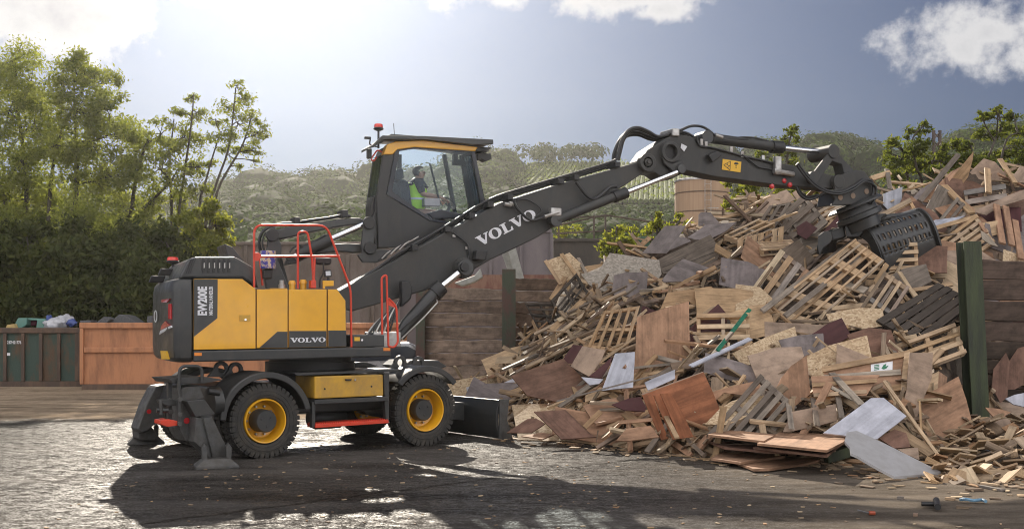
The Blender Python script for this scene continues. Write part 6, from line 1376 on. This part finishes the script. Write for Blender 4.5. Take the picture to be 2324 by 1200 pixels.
# right foreground
panel('large brown plywood sheet leaning left of the green post', 'tan', Y6, [(1355, 372), (1540, 265), (1726, 160), (1780, 320), (1826, 500), (1650, 590), (1466, 682), (1362, 530)], el=28, lift=.35)
panel('pale blue grey board in the right foreground of the pile', 'white', Y6, [(805, 545), (1130, 308), (1215, 305), (1372, 430), (1172, 586)], el=50, lift=.75)
panel('long striped cladding board standing behind the brown plywood', 'card', Y6, [(1395, 0), (1552, 0), (1545, 170), (1470, 360), (1370, 640), (1280, 640), (1340, 400), (1375, 240)], el=20, lift=.15, rot=1)
panel('dark brown strip board under the right plywood sheet', 'brown', Y6, [(1185, 580), (1290, 520), (1370, 545), (1400, 640), (1290, 650)], el=35, lift=.2)
panel('torn reddish cardboard sheet left of the framed door', 'tan', Y6, [(342, 468), (440, 330), (520, 170), (585, 90), (692, 18), (718, 282), (600, 372), (480, 420)], el=18, lift=.45)
panel('pale chipboard sheet under the torn cardboard', 'osb', Y6, [(0, 485), (100, 382), (180, 330), (300, 292), (412, 295), (342, 400), (250, 450), (150, 490)], el=45, lift=.45)
panel('pinkish torn board behind the pale chipboard', 'tan', Y6, [(50, 265), (200, 225), (372, 185), (375, 282), (290, 292), (130, 272), (75, 320)], el=25, lift=.35)
panel('beige table underside with three legs at the pile foot', 'card', Y6, [(590, 402), (750, 370), (890, 350), (902, 462), (750, 502), (600, 532), (530, 540)], el=20, lift=.3)
for k, (a, b_) in enumerate((((566, 335), (590, 525)), ((735, 312), (765, 500)), ((900, 275), (932, 450)))): stick(('left', 'middle', 'right')[k]+' leg of the upturned beige table', 'grey', Y6, a, b_, 36, lift=.5, name='table_leg_batten', cat='table leg')
e = empty('door_frame', pile(1930, 900, -.4), 'light framed door with green printed label lying askew', 'door')
c_, n_ = plane_for(zoom(Y5, [(885, 985), (1545, 850), (1525, 1150), (850, 1290)]), .5, 35, 0)
def dfp(pts, off, th, mat, nm):
    P = [hit(x, y, c_+n_*off, n_) for x, y in zoom(Y5, pts)]; m = MB(); m.loop_prism(P, [p-n_*th for p in P]); m.uv = []; ex = (P[1]-P[0]).normalized(); ey = n_.cross(ex)
    for f in m.f: m.uv += [(m.v[i].dot(ex), m.v[i].dot(ey)) for i in f]
    return obj(nm, m, mat, e)
dfp([(905, 1000), (1530, 870), (1510, 1140), (860, 1280)], .0, .012, m_plytan, 'door_panel')
dfp([(885, 972), (1545, 848), (1548, 888), (892, 1012)], .04, .035, m_pine, 'top_rail'); dfp([(1508, 868), (1552, 860), (1528, 1152), (1480, 1150)], .042, .035, m_pine, 'side_rail'); dfp([(1000, 1175), (1500, 1100), (1520, 1142), (1010, 1215)], .038, .03, m_pine, 'bottom_rail'); dfp([(900, 1035), (1480, 990), (1485, 1030), (905, 1075)], .03, .025, m_pine, 'middle_rail')
dfp([(1255, 955), (1420, 930), (1418, 1000), (1255, 1010)], .006, .004, m_white, 'paper_label')
m_lgreen = paint('green_print', (.03, .18, .09), rough=.6)
for k in range(4): dfp([(1280, 960+k*11), (1318, 954+k*11), (1318, 960+k*11), (1280, 966+k*11)], .010, .002, m_lgreen, 'printed_bars')
dfp([(1335, 985), (1350, 960), (1372, 948), (1366, 970), (1390, 962), (1372, 985), (1352, 992)], .010, .002, m_lgreen, 'printed_leaf')
for k, (a, b_) in enumerate((((850, 145), (1240, 110)), ((730, 220), (1170, 190)), ((740, 290), (1100, 265)))): stick(('upper', 'middle', 'lower')[k]+' pale rail of the broken slat frame below the framed door', 'pine', Y6, a, b_, 26, lift=.66)
panel('thin tan panel between the pale slat rails', 'tan', Y6, [(725, 160), (1190, 150), (1100, 290), (740, 300)], el=40, lift=.55)
stick('grey plank lying diagonally across the slat frame', 'grey', Y6, (862, 142), (1070, 358), 44, lift=.74); stick('short grey plank crossing under the diagonal one', 'grey', Y6, (850, 230), (1010, 320), 26, lift=.70)
panel('small pale box side left of the mossy post', 'pine', Y6, [(1482, 185), (1592, 125), (1585, 240), (1490, 300)], el=15, lift=.4)
panel('dark box side right of the small pale one', 'tan', Y6, [(1592, 125), (1650, 165), (1640, 230), (1586, 240)], el=15, az=40, lift=.4)
panel('small beige cardboard flap under the right plywood', 'card', Y6, [(1310, 655), (1450, 645), (1460, 728), (1370, 690)], el=60, lift=.3)
# flat stack on the ground
def flat(label, mat, pts, z, th=.03, zo=Y6, **k): return panel(label, mat, zo, pts, lift=z, th=th, ground=True, **k)
flat('lowest brown board of the flat stack in front', 'tan', [(200, 740), (600, 682), (832, 700), (830, 712), (700, 750), (440, 788), (330, 790)], .05)
flat('left brown board at the bottom of the flat stack', 'tan', [(38, 716), (180, 650), (560, 668), (545, 700), (240, 745)], .085)
flat('dark long board across the back of the flat stack', 'brown', [(0, 592), (300, 600), (520, 640), (700, 680), (430, 668), (130, 642)], .22)
flat('black coated board on the back of the flat stack', 'dark', [(40, 560), (140, 500), (500, 545), (420, 620)], .30)
flat('orange brown strip above the black coated board', 'tan', [(20, 555), (130, 520), (480, 555), (400, 600)], .36)
flat('long thin second board of the flat stack', 'brown', [(330, 640), (500, 560), (950, 600), (830, 698)], .27)
flat('top brown board of the flat stack with dark specks', 'tan', [(355, 615), (530, 530), (972, 565), (940, 608), (830, 662)], .34)
thing('beam', MB().loop_prism([hit(x, y, pile(1900, 1030, -.1), Vector((0, -1, .1))) for x, y in zoom(Y6, [(832, 690), (985, 640), (992, 712), (840, 758)])], [hit(x, y, pile(1900, 1030, -.1), Vector((0, -1, .1)))+Vector((0, .5, 0)) for x, y in zoom(Y6, [(832, 690), (985, 640), (992, 712), (840, 758)])]), m_postg, 'green painted beam end under the flat stack', 'beam', bevel=.01)
m_worktop = paint('pale_grey_laminate', (.36, .35, .35), (.30, .29, .28), rough=.6)
c0_ = gpt(*zoom(Y6, [(1290, 843)])[0]); nb = Vector((-.10, .02, 1)).normalized()
q = zoom(Y6, [(965, 540), (1032, 530), (1200, 605), (1400, 705), (1605, 808), (1590, 818), (1290, 842), (1180, 785), (1070, 722), (1035, 700), (990, 682), (985, 640), (950, 602)]); PANELS.append(q)
A_, B2_, C2_ = gpt(*zoom(Y6, [(1290, 843)])[0], .045), gpt(*zoom(Y6, [(1605, 808)])[0], .045), gpt(*zoom(Y6, [(968, 540)])[0], .50)
pn = (B2_-A_).cross(C2_-A_).normalized(); P = [hit(x, y, A_, pn) for x, y in q]
m = MB(); vs = P+[p-Vector((0, 0, .032)) for p in P]; k = len(P); m.add(vs, [tuple(range(k)), tuple(range(k, 2*k))[::-1]]+[(i, (i+1) % k, k+(i+1) % k, k+i) for i in range(k)]); m.uv = [(m.v[i].x, m.v[i].y) for f in m.f for i in f]
thing('board', m, m_worktop, 'broken pale grey worktop lying in front of the pile', 'board')
stick('small wood block resting on the broken grey worktop', 'tan', Y6, (1152, 745), (1228, 758), 28, lift=.05, th=.04)
# right of the post
for k, (lab, mt, q, lf, el) in enumerate((
    ('tall brown cardboard leaning on the dark right wall', 'brown', [(1952, 230), (1965, 110), (2050, 0), (2075, 60), (2060, 300), (2012, 342)], .75, 12),
    ('second brown cardboard right of the tall one', 'brown', [(2070, 60), (2130, -30), (2230, -60), (2230, 180), (2110, 250), (2060, 250)], .95, 15),
    ('dark brown torn sheet low right of the green post', 'tan', [(1908, 372), (2000, 380), (2100, 410), (2172, 482), (2130, 512), (2040, 490), (1958, 430)], 1.2, 40),
    ('olive grey sheet below the torn brown sheet', 'card', [(1925, 470), (2062, 432), (2135, 590), (2060, 580), (2000, 540)], 1.4, 45),
    ('grey white rubble sheet at the right edge', 'white', [(2045, 312), (2110, 285), (2230, 262), (2230, 380), (2100, 350)], 1.3, 40),
    ('dark blue folder at the right edge rubble', 'maroon', [(2105, 640), (2230, 600), (2230, 690), (2150, 700)], 1.7, 50),
    ('brown rubble slab in front of the green post foot', 'brown', [(1835, 560), (1932, 570), (2006, 660), (1900, 702), (1860, 640)], 1.6, 40),
    ('white rubble board right of the brown plywood', 'white', [(1770, 632), (1832, 630), (1952, 740), (1882, 722)], 1.8, 55),
    ('pale offcut slab lying low left of the rubble', 'card', [(1690, 745), (1760, 762), (1830, 770), (1830, 800), (1700, 795)], 2.0, 70),
    ('small white shard beside the pale offcut slab', 'white', [(1690, 700), (1795, 670), (1780, 725), (1700, 735)], 2.0, 50))):
    panel(lab, mt, Y6, q, lift=lf, el=el)
stick('long pale plank lying at the right edge of the yard', 'pine', Y6, (1990, 678), (2200, 790), 30, lift=.6, th=.03); stick('thin pale stick leaning on the green post foot', 'pine', Y6, (1885, 350), (1925, 480), 22, lift=.0)
stick('pale batten at the foot of the right rubble', 'pine', Y6, (1520, 770), (1830, 748), 14, lift=.15)
stick('tipped wooden block at the foot of the right rubble', 'tan', Y6, (1832, 840), (1890, 800), 34, lift=.5, th=.05)
rec = []
for i in range(240):
    u = min(2500, 2120+abs(random.gauss(0, 130))); d = random.uniform(12.9, 17.9); h = max(.02, (.55-abs(d-16.2)*.17))*min(1, (u-2090)/110); p = at(u, HY, d); p.z = h*random.uniform(.2, 1)+.02
    a = random.uniform(0, 6.3); n = (Vector((0, 0, 1))+Vector(rdir(1)[0].tolist())*.6).normalized(); x = Vector((math.cos(a), math.sin(a), 0)); x = (x-n*x.dot(n)).normalized(); s_ = random.uniform(.05, .24)
    rec.append((p, x*s_, n.cross(x)*s_*random.uniform(.2, .6), n*.012, random.random()))
s = boxes('rubble_heap', rec, m_splint); meta(s, 'low heap of broken board rubble in front of the right wall', 'rubble', kind='stuff')

words = {}
def rel_label(pre, u, v, mid=''):
    ks = sorted(KEYS[:NK], key=lambda K: math.hypot(K[1]-u, (K[2]-v)*1.2))[:14]
    for K in ks:
        dx, dy = u-K[1], v-K[2]; rel = ('right of' if dx > 0 else 'left of') if abs(dx) > abs(dy) else ('below' if dy > 0 else 'above')
        t_ = ' '.join(('%s %s %s the %s' % (pre, mid, rel, K[0])).split())
        if len(t_.split()) > 16: t_ = '%s %s the %s' % (pre, rel, K[0])
        if t_ not in words: break
    words[t_] = 1; return t_
NK = len(KEYS); NP = len(PANELS)
done = 0; tries = 0
while done < 62 and tries < 4000:
    tries += 1; u, v = rand_uv(.06, .97)
    if u > 2350: continue
    d = pdepth(u, v); sc = F/d; a_, b_ = random.uniform(.34, .72)*sc, random.uniform(.2, .42)*sc; an = random.uniform(-.9, .7)
    q = []
    for (x, y) in ((-1, -1), (random.uniform(-.2, .4), -1.05), (1, -random.uniform(.5, 1)), (random.uniform(.8, 1.1), 1), (-random.uniform(.6, 1), random.uniform(.7, 1))):
        x, y = x*a_, y*b_*.8; q.append((u+x*math.cos(an)-y*math.sin(an), v+x*math.sin(an)+y*math.cos(an)))
    if any(inpoly(*p, P) for p in q+[(u, v)] for P in PANELS[:NP]) or any(inpoly(u, v, P) for P in PANELS): continue
    mt, cn = random.choice((('tan', 'tan'), ('card', 'beige'), ('card', 'beige'), ('greyp', 'grey'), ('pine', 'pale'), ('osb', 'speckled chipboard'), ('brown', 'brown'), ('maroon', 'maroon'), ('greyp', 'grey'), ('grey', 'weathered')))
    panel(rel_label('torn %s sheet' % cn, u, v, 'wedged'), mt, None, q, lift=random.uniform(.16, .34), el=random.uniform(15, 60), az=random.uniform(-25, 25), th=.014, group='torn sheets in the wood pile', name='sheet', cat='sheet'); done += 1
done = 0; tries = 0
while done < 13 and tries < 3000:
    tries += 1; u, v = rand_uv(.15, .93)
    if u > 2300 or u < 1260: continue
    sc = F/pdepth(u, v); a_, b_ = random.uniform(.45, .6)*sc, random.uniform(.25, .42)*sc; an = random.uniform(-1.0, .5)
    q = [(u+x*a_*math.cos(an)-y*b_*math.sin(an), v+x*a_*math.sin(an)+y*b_*math.cos(an)) for x, y in ((-1, -1), (1, -1), (1, 1), (-1, 1))]
    if any(inpoly(*p, P) for p in q+[(u, v)] for P in PANELS[:NP]) or any(inpoly(u, v, P) for P in PANELS): continue
    mt, cn = random.choice((('pine', 'fresh'), ('pine', 'fresh'), ('mix', 'brown'), ('grey', 'weathered')))
    pallet(rel_label('half buried %s broken pallet' % cn, u, v), mt, None, q, random.choice((4, 5, 6)), lift=random.uniform(.22, .32), el=random.uniform(20, 45), az=random.uniform(-15, 15), frac=random.uniform(.45, .65), group='half buried broken pallets'); done += 1
rec = []
for i in range(5200):
    u, v = rand_uv(-.01, 1.03)
    if any(inpoly(u, v, P) for P in PANELS) and random.random() < .85: continue
    x, y, n = frame_on(u, v, .75); L_ = random.choice((.12, .2, .3, .42, .6))*random.uniform(.7, 1.3); w_ = random.uniform(.018, .05); th = random.uniform(.007, .02)
    if random.random() < .12: w_ *= 2.6
    c = pile(u, v, .25)+n*random.uniform(-.14, .20)
    c.z = max(c.z, .03); rec.append((c, x*L_, y*w_, n*th, random.random()))
s = boxes('splintered_wood', rec, m_splint); meta(s, 'uncountable small splinters and offcuts all over the pile', 'wood scraps', kind='stuff')
# --- countable loose planks and battens, each its own object
def near_label(u, v):
    if v < lin(RID, u)+45: return 'on the crest of the pile'
    if u < 1300: return 'beside the timber wall at the left end of the pile'
    if u > 2150: return 'above the dark right wall'
    if 1830 < u < 2130 and v < 700: return 'just below the grab'
    if v > lin(TOE, u)-90: return 'near the foot of the pile'
    if u < 1560: return 'around the tall tan plywood'
    if u < 1850: return 'in the tangle left of the largest pallet' if v < 700 else 'below the largest pallet'
    return 'between the largest pallet and the black pallet' if v < 800 else 'around the framed door'
cnt = 0; tries = 0
while cnt < 298 and tries < 9000:
    tries += 1; u, v = rand_uv(.03, 1.0)
    if any(inpoly(u, v, P) for P in PANELS): continue
    k = random.random()
    if k < .38: L_, w_, th, sz = random.uniform(.6, 1.1), random.uniform(.032, .065), .02, 'long plank'
    elif k < .55: L_, w_, th, sz = random.uniform(.45, .85), random.uniform(.03, .055), .02, 'plank'
    elif k < .8: L_, w_, th, sz = random.uniform(.3, .7), random.uniform(.022, .032), .022, 'square batten'
    else: L_, w_, th, sz = random.uniform(.12, .28), random.uniform(.07, .14), .02, 'short broad offcut'
    mt, cw_ = random.choice((('pine', 'pale'), ('pine', 'pale'), ('mix', 'brown'), ('grey', 'weathered grey'), ('mix', 'brown'), ('tan', 'tan'), ('pine', 'pale'), ('grey', 'weathered grey'), ('sleep', 'dark brown')))
    x, y, n = frame_on(u, v, .45)
    if u < 1330: x = Vector((.88, .05, .50))+Vector(rdir(1)[0].tolist())*.22; x.normalize(); n = (n-x*n.dot(x)).normalized(); y = n.cross(x)
    elif random.random() < .5: x = Vector((.8, .3, .45))+Vector(rdir(1)[0].tolist())*.45; x = (x-n*x.dot(n)).normalized(); y = n.cross(x)
    c = pile(u, v, .16)+n*random.uniform(.0, .16)
    if abs(x.z) > .72 and (sz != 'short broad offcut'): continue
    if c.z-abs(x.z)*L_ < .02: c.z = .02+abs(x.z)*L_
    tl = 'slanting up rightward' if x.x*x.z > .06 else 'slanting down rightward' if x.x*x.z < -.06 else 'lying almost level'
    if abs(x.z) > .8: tl = 'standing upright'
    o = boxes('plank' if 'offcut' not in sz else 'offcut', [(Vector((0, 0, 0)), x*L_, y*w_, n*th, 0.0)], MATW[mt], loc=tuple(c))
    lab = rel_label('%s %s' % (cw_, sz), u, v, tl)
    meta(o, lab, 'offcut' if 'offcut' in sz else 'plank', 'loose planks and offcuts in the wood pile'); cnt += 1

# --- small things dropped on the yard
def gz(x, y, z=.02): return gpt(*zoom(Y6, [(x, y)])[0], z)
e = empty('hammer_head', gz(1530, 1040, 0), 'black broken pipe fitting with collar lying on the wet yard', 'pipe fitting')
obj('tube', MB().tube([gz(1474, 1028, .04), gz(1565, 1030, .04)], .022, 12), m_black, e, smooth=50); obj('collar', MB().tube([gz(1575, 1002, .05), gz(1585, 1048, .05)], .032, 12), m_black, e, smooth=50)
e = empty('screwdriver', gz(1080, 1085, 0), 'screwdriver with orange handle lying on the wet yard', 'screwdriver')
obj('shaft', MB().tube([gz(1040, 1070, .02), gz(1120, 1092, .02)], .007, 8), m_steel, e); obj('handle', MB().tube([gz(1116, 1090, .022), gz(1158, 1090, .022)], .02, 10), paint('orange_handle', (.35, .07, .03), rough=.4), e, bevel=.004)
lumpy('plastic_scrap', *zoom(Y6, [(1018, 1074)])[0], 13.0*.93, .07, (1.6, .8, .5), m_black, 'crumpled black plastic scrap left of the screwdriver', 'plastic scrap', seed=3)
m_lb = paint('light_blue_plastic', (.16, .30, .42), rough=.4)
thing('plastic_strip', MB().tube(spline([gz(1740, 998, .03), gz(1775, 995, .05), (gz(1830, 1004, .04)), gz(1880, 1000, .03), gz(1912, 1010, .03)], 5), .018, 6), m_lb, 'light blue plastic strip lying right on the yard', 'plastic strip')
for k, (x0, y0, x1, y1, lab) in enumerate(((1735, 960, 1798, 965, 'small brown wood block above the blue strip'), (1782, 932, 1886, 930, 'oval pale wood shard at the right of the yard'), (1872, 905, 2030, 935, 'thin pale splinter furthest right on the yard'), (1883, 888, 1998, 900, 'thin splinter behind the longest one'), (1310, 985, 1350, 988, 'tiny dark wood chip left of the oval shard'), (1640, 990, 1700, 996, 'flat brown chip left of the small wood block'), (1710, 1048, 1795, 1052, 'green grey flat chip below the blue strip'), (1418, 1100, 1448, 1102, 'small dark cylinder chip near the black pipe fitting'))):
    a, b_ = gz(x0, y0, .015), gz(x1, y1, .015); ax = (b_-a); y = Vector((-ax.y, ax.x, 0)).normalized()
    meta(boxes('wood_chip', [(Vector((0, 0, 0)), ax/2, y*.035, Vector((0, 0, .012)), 0.0)], m_mixw, loc=tuple((a+b_)/2)), lab, 'wood chip')
# ================================================================== trees and bushes
m_bark = paint('bark', (.07, .058, .044), (.035, .029, .023), rough=.9, nscale=5, bump=.6, bscale=25, stretch=(1, 1, .3))
m_lfA = leafmat('ash_leaves', (.085, .105, .035), (.20, .22, .075), trans=.5)
m_lfB = leafmat('plum_leaves', (.050, .066, .020), (.115, .13, .035), trans=.45)
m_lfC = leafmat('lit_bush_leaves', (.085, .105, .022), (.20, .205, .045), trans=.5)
DENS = 1
def tree(name, label, base, depth, stems, clumps, n=2600, ls=.11, mat=None, group=None, cat='tree', thr=.13, sub=16, dz=1.0, gap=.55, lr=.04):
    B = at(base, HY, depth); B.z = 0; e = empty(name, B, label, cat, group)
    tr = MB(); nodes_ = []
    for st in stems:
        pts = [B+Vector((random.uniform(-.15, .15), random.uniform(-.15, .15), -.1))]+[at(x, y, depth+random.uniform(-.4, .4)) for x, y in st]
        sp_ = spline(pts, 6); k = len(sp_); tr.tube(sp_, [thr*(1-.86*i/(k-1))+.012 for i in range(k)], 7); nodes_ += sp_[3:]
    Cs, As, Bs, Ts = [], [], [], []
    for (cx, cy, r) in clumps:
        c = at(cx, cy, depth+random.uniform(-dz, dz)); rm = r*depth/F
        src = min(nodes_, key=lambda p: (p-c).length+max(0, p.z-c.z)*1.5)
        mid_ = src.lerp(c, .5)+Vector((random.uniform(-.2, .2), random.uniform(-.2, .2), random.uniform(-.1, .3)))*rm
        l1 = spline([src, mid_, c], 4); tr.tube(l1, [lr*(1-i/len(l1)*.75)+.004 for i in range(len(l1))], 5)
        k = max(5, int(sub*(r/60)**1.2)); per = max(16, int(n*DENS*(r/60)**2/k))
        for j in range(k):
            d = rdir(1)[0]; q = np.array(c)+d*rm*(.25+.75*rng.random()**.6)*np.array([1, 1, .9])
            tr.tube([l1[random.randrange(4, len(l1))], Vector(q.tolist())], [.016, .004], 4)
            s = rm*(.17+.17*rng.random()); m_ = rng.normal(size=(per, 3))*np.array([s, s, s*.62]); c_ = q+m_
            Cs.append(c_); a = rdir(per); a[:, 2] -= .35; b_ = np.cross(a, rdir(per)); a /= np.linalg.norm(a, axis=1)[:, None]; b_ /= np.linalg.norm(b_, axis=1)[:, None]
            z_ = (ls*(.55+.8*rng.random(per)))[:, None]; As.append(a*z_); Bs.append(b_*z_*.5); Ts.append(np.clip(.35*rng.random()+.65*rng.random(per), 0, 1))
    obj('trunk', tr, m_bark, e, smooth=60)
    quadcloud('crown', np.concatenate(Cs), np.concatenate(As), np.concatenate(Bs), np.concatenate(Ts), mat or m_lfA, parent=e)
    return e
D = 38; DENS = .62
G = 'trees behind the skips'
tree('ash_tree', 'tall pale ash tree at the left edge with broad crown', 40, D, [[(50, 620), (60, 420), (40, 240), (35, 130)], [(20, 500), (-30, 330), (-60, 200)]],
     [(30, 140, 55), (75, 190, 60), (-40, 180, 70), (20, 250, 75), (90, 290, 65), (-50, 300, 70), (40, 370, 80), (-30, 420, 70), (70, 450, 65), (10, 520, 70), (-80, 380, 80)], n=3400, ls=.066, group=G, dz=1.4, thr=.10, lr=.028)
tree('ash_tree', 'tall ash tree with forked trunk second from left edge', 150, D-1, [[(150, 600), (175, 420), (170, 260), (165, 130)], [(120, 640), (110, 500), (130, 330), (190, 200)]],
     [(165, 130, 42), (200, 175, 52), (135, 200, 50), (235, 190, 38), (180, 250, 65), (250, 250, 52), (120, 330, 60), (215, 330, 66), (280, 300, 42), (165, 410, 70), (250, 400, 60), (110, 480, 60), (210, 490, 70), (290, 390, 36)], n=3400, ls=.066, group=G, dz=1.4, thr=.10, lr=.028)
tree('ash_tree', 'bushy ash tree leaning right behind the orange skip', 255, D+.5, [[(250, 640), (290, 520), (310, 400), (340, 300)], [(240, 560), (330, 470), (390, 410)]],
     [(290, 300, 38), (330, 330, 45), (370, 300, 36), (300, 390, 50), (360, 380, 40), (280, 470, 66), (350, 460, 48), (240, 540, 70), (320, 540, 60), (400, 390, 30)], n=3000, ls=.066, group=G)
tree('ash_tree', 'slender multi stemmed ash tree left of the rightmost one', 395, D+1, [[(400, 560), (415, 420), (432, 300), (440, 215)], [(390, 500), (385, 380), (395, 270)]],
     [(430, 225, 20), (445, 258, 28), (405, 262, 26), (420, 310, 38), (455, 320, 30), (390, 340, 34), (440, 380, 36), (400, 420, 36), (455, 440, 28), (420, 470, 34), (470, 380, 24)], n=2600, ls=.066, group=G, lr=.02, thr=.055)
tree('ash_tree', 'slim airy ash tree standing rightmost with leaning bare trunks', 440, D+.5, [[(465, 520), (490, 420), (520, 330), (535, 200)], [(478, 540), (495, 430), (550, 330), (575, 250)], [(450, 500), (470, 400), (500, 300)]],
     [(540, 195, 20), (545, 225, 28), (515, 245, 30), (570, 262, 28), (540, 285, 38), (500, 305, 34), (580, 305, 28), (555, 335, 30), (597, 300, 16), (590, 345, 16), (515, 350, 26), (490, 270, 22), (545, 372, 14), (580, 368, 12)], n=2300, ls=.062, group=G, lr=.02, thr=.055, dz=.7)
DENS = .85
m_lfD = leafmat('shaded_bush_leaves', (.030, .042, .014), (.085, .095, .030), trans=.3)  # darker leaf copy, deep shade under the trees put into its colour
# shaded undergrowth at the foot of the trees
def shrub(label, base, depth, clumps, mat=None, n=2200, ls=.12, name='shrub', group=None, dz=.8):
    top = min(c[1]-c[2]*.5 for c in clumps)
    return tree(name, label, base, depth, [[(base+10, 700), (base+random.uniform(-20, 20), (700+top)/2), (base+random.uniform(-20, 20), top+15)], [(base-15, 690), (base-30, (700+top)/2)]], clumps, n=n, ls=ls, mat=mat, group=group, cat='bush', thr=.06, dz=dz)
GS = 'dark bushes under the trees'
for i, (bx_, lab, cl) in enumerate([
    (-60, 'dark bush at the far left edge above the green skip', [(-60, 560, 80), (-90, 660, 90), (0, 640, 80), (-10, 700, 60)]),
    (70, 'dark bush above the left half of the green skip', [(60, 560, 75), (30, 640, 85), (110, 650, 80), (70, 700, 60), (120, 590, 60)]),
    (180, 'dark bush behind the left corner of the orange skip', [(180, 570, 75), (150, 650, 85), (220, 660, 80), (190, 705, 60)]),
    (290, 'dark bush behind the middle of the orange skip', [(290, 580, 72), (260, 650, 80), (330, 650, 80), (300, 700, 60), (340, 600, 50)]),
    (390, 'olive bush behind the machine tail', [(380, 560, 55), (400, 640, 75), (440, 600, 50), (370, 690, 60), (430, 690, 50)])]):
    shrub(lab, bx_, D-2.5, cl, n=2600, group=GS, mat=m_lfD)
shrub('sunlit olive bush above the engine hood', 470, D-2, [(455, 500, 34), (490, 520, 36), (470, 560, 42), (505, 575, 26), (440, 540, 36), (500, 640, 45), (450, 640, 50), (420, 500, 30), (515, 545, 18), (480, 470, 22)], mat=m_lfC, n=2600, ls=.09)
# right hand side
G2 = 'fruit trees behind the wood pile'
tree('plum_tree', 'gnarled plum tree behind the pile left of the highest tree', 2090, 33, [[(2095, 460), (2080, 380), (2070, 320), (2095, 285)], [(2110, 400), (2150, 340)], [(2060, 400), (2030, 330)]],
     [(2095, 290, 18), (2070, 300, 20), (2030, 318, 20), (2060, 335, 26), (2100, 335, 26), (2040, 365, 28), (2085, 375, 32), (2130, 350, 24), (2050, 400, 30), (2110, 405, 34), (2015, 350, 14), (2160, 335, 22), (2150, 375, 28), (2020, 330, 12), (2075, 430, 30), (2010, 400, 22)], n=1900, ls=.075, mat=m_lfB, group=G2, thr=.04, sub=16, lr=.022)
tree('plum_tree', 'highest plum tree behind the pile at the right edge', 2240, 33, [[(2240, 420), (2250, 340), (2270, 290), (2265, 250)], [(2270, 380), (2310, 300)], [(2210, 380), (2190, 330)]],
     [(2262, 250, 14), (2245, 268, 18), (2280, 265, 18), (2300, 258, 14), (2225, 262, 12), (2270, 300, 26), (2310, 290, 22), (2230, 310, 20), (2200, 330, 22), (2260, 345, 28), (2310, 340, 30), (2190, 365, 24), (2340, 310, 26), (2230, 375, 28), (2350, 370, 34), (2300, 390, 30)], n=1900, ls=.075, mat=m_lfB, group=G2, thr=.04, sub=16, lr=.022)
tree('plum_tree', 'thin plum tree rising above the raised stick', 1790, 34, [[(1775, 440), (1785, 370), (1792, 320), (1803, 290)]],
     [(1803, 290, 11), (1790, 300, 15), (1778, 318, 15), (1806, 312, 14), (1785, 335, 16), (1800, 345, 16), (1770, 352, 18), (1760, 372, 18), (1796, 370, 20), (1730, 352, 16), (1745, 395, 20)], n=1500, ls=.07, mat=m_lfB, group=G2, thr=.045, sub=14, dz=.5, lr=.018)
tree('plum_tree', 'low leafy tree between the silo and the pile', 1700, 29, [[(1700, 520), (1695, 450), (1690, 410)], [(1720, 500), (1760, 440)]],
     [(1660, 412, 17), (1685, 425, 24), (1720, 420, 26), (1660, 455, 22), (1695, 455, 26), (1735, 450, 28), (1770, 440, 26), (1800, 440, 22), (1650, 480, 16), (1680, 485, 24), (1830, 440, 20), (1860, 432, 14)], n=2000, ls=.07, mat=m_lfC, group=G2, thr=.05, sub=14, lr=.02)
m_ctow = rusty('brown_steel_tower', (.06, .045, .04), (.1, .07, .06))
e = empty('steel_tower', (*at(2125, HY, 60)[:2], 0), 'top of a small brown lattice tower above the plum tree', 'tower')
for x in (2119, 2133): obj('leg', MB().tube([at(x, 420, 60), at(x, 296, 60)], .09, 4), m_ctow, e)
mb = MB()
for k in range(6):
    mb.tube([at(2119, 300+k*20, 60), at(2133, 316+k*20, 60)], .04, 4); mb.tube([at(2133, 300+k*20, 60), at(2119, 316+k*20, 60)], .04, 4)
obj('lattice', mb, m_ctow, e)
GB = 'sunlit bushes before the dark wall'
tree('bush', 'sunlit yellow green bush in front of the blackened wall', 1400, 31, [[(1400, 600), (1395, 560), (1400, 520)], [(1420, 590), (1440, 550)]],
     [(1400, 520, 22), (1380, 545, 24), (1415, 550, 28), (1440, 535, 20), (1450, 560, 22), (1385, 575, 22), (1420, 585, 26), (1370, 560, 14), (1455, 590, 24), (1400, 640, 40), (1450, 640, 40), (1420, 700, 40)], n=1900, ls=.07, mat=m_lfC, group=GB, cat='bush', thr=.04, sub=12, dz=.5)
tree('bush', 'sunlit bush with upright shoots left of the silo foot', 1495, 30, [[(1495, 600), (1492, 540), (1489, 480)], [(1510, 580), (1530, 520)]],
     [(1489, 485, 12), (1480, 510, 22), (1500, 520, 24), (1470, 545, 22), (1525, 510, 16), (1545, 495, 14), (1515, 545, 20), (1490, 565, 20), (1555, 510, 12), (1535, 530, 14), (1500, 610, 36), (1500, 670, 40)], n=1900, ls=.07, mat=m_lfC, group=GB, cat='bush', thr=.04, sub=12, dz=.5)
tree('bush', 'small pale bush behind the railing', 1280, 47.5, [[(1285, 580), (1280, 530)]], [(1280, 512, 16), (1300, 525, 18), (1265, 530, 16)], n=1500, ls=.09, mat=m_lfC, cat='bush', thr=.04, sub=10)
thing('wheeled_bin', pxprism([(1448, 537), (1476, 537), (1474, 575), (1450, 575)], 29.5, .4), paint('dark_green_plastic', (.02, .07, .035), rough=.5), 'dark green bin half hidden between the bushes', 'bin', bevel=.02)
# ================================================================== air
hz = newmat('haze_air'); N, L = nodes(hz.node_tree); pv = N('ShaderNodeVolumePrincipled'); pv.inputs['Density'].default_value = .00024; pv.inputs['Color'].default_value = (.93, .92, .90, 1); pv.inputs['Anisotropy'].default_value = .8
o = N('ShaderNodeOutputMaterial'); L(pv, 0, o, 'Volume')
b = MB(); b.wbox(-520, 520, -40, 300, -2.0, 62); h = obj('haze', b, hz); meta(h, 'pale summer haze in the air', 'haze', kind='stuff')
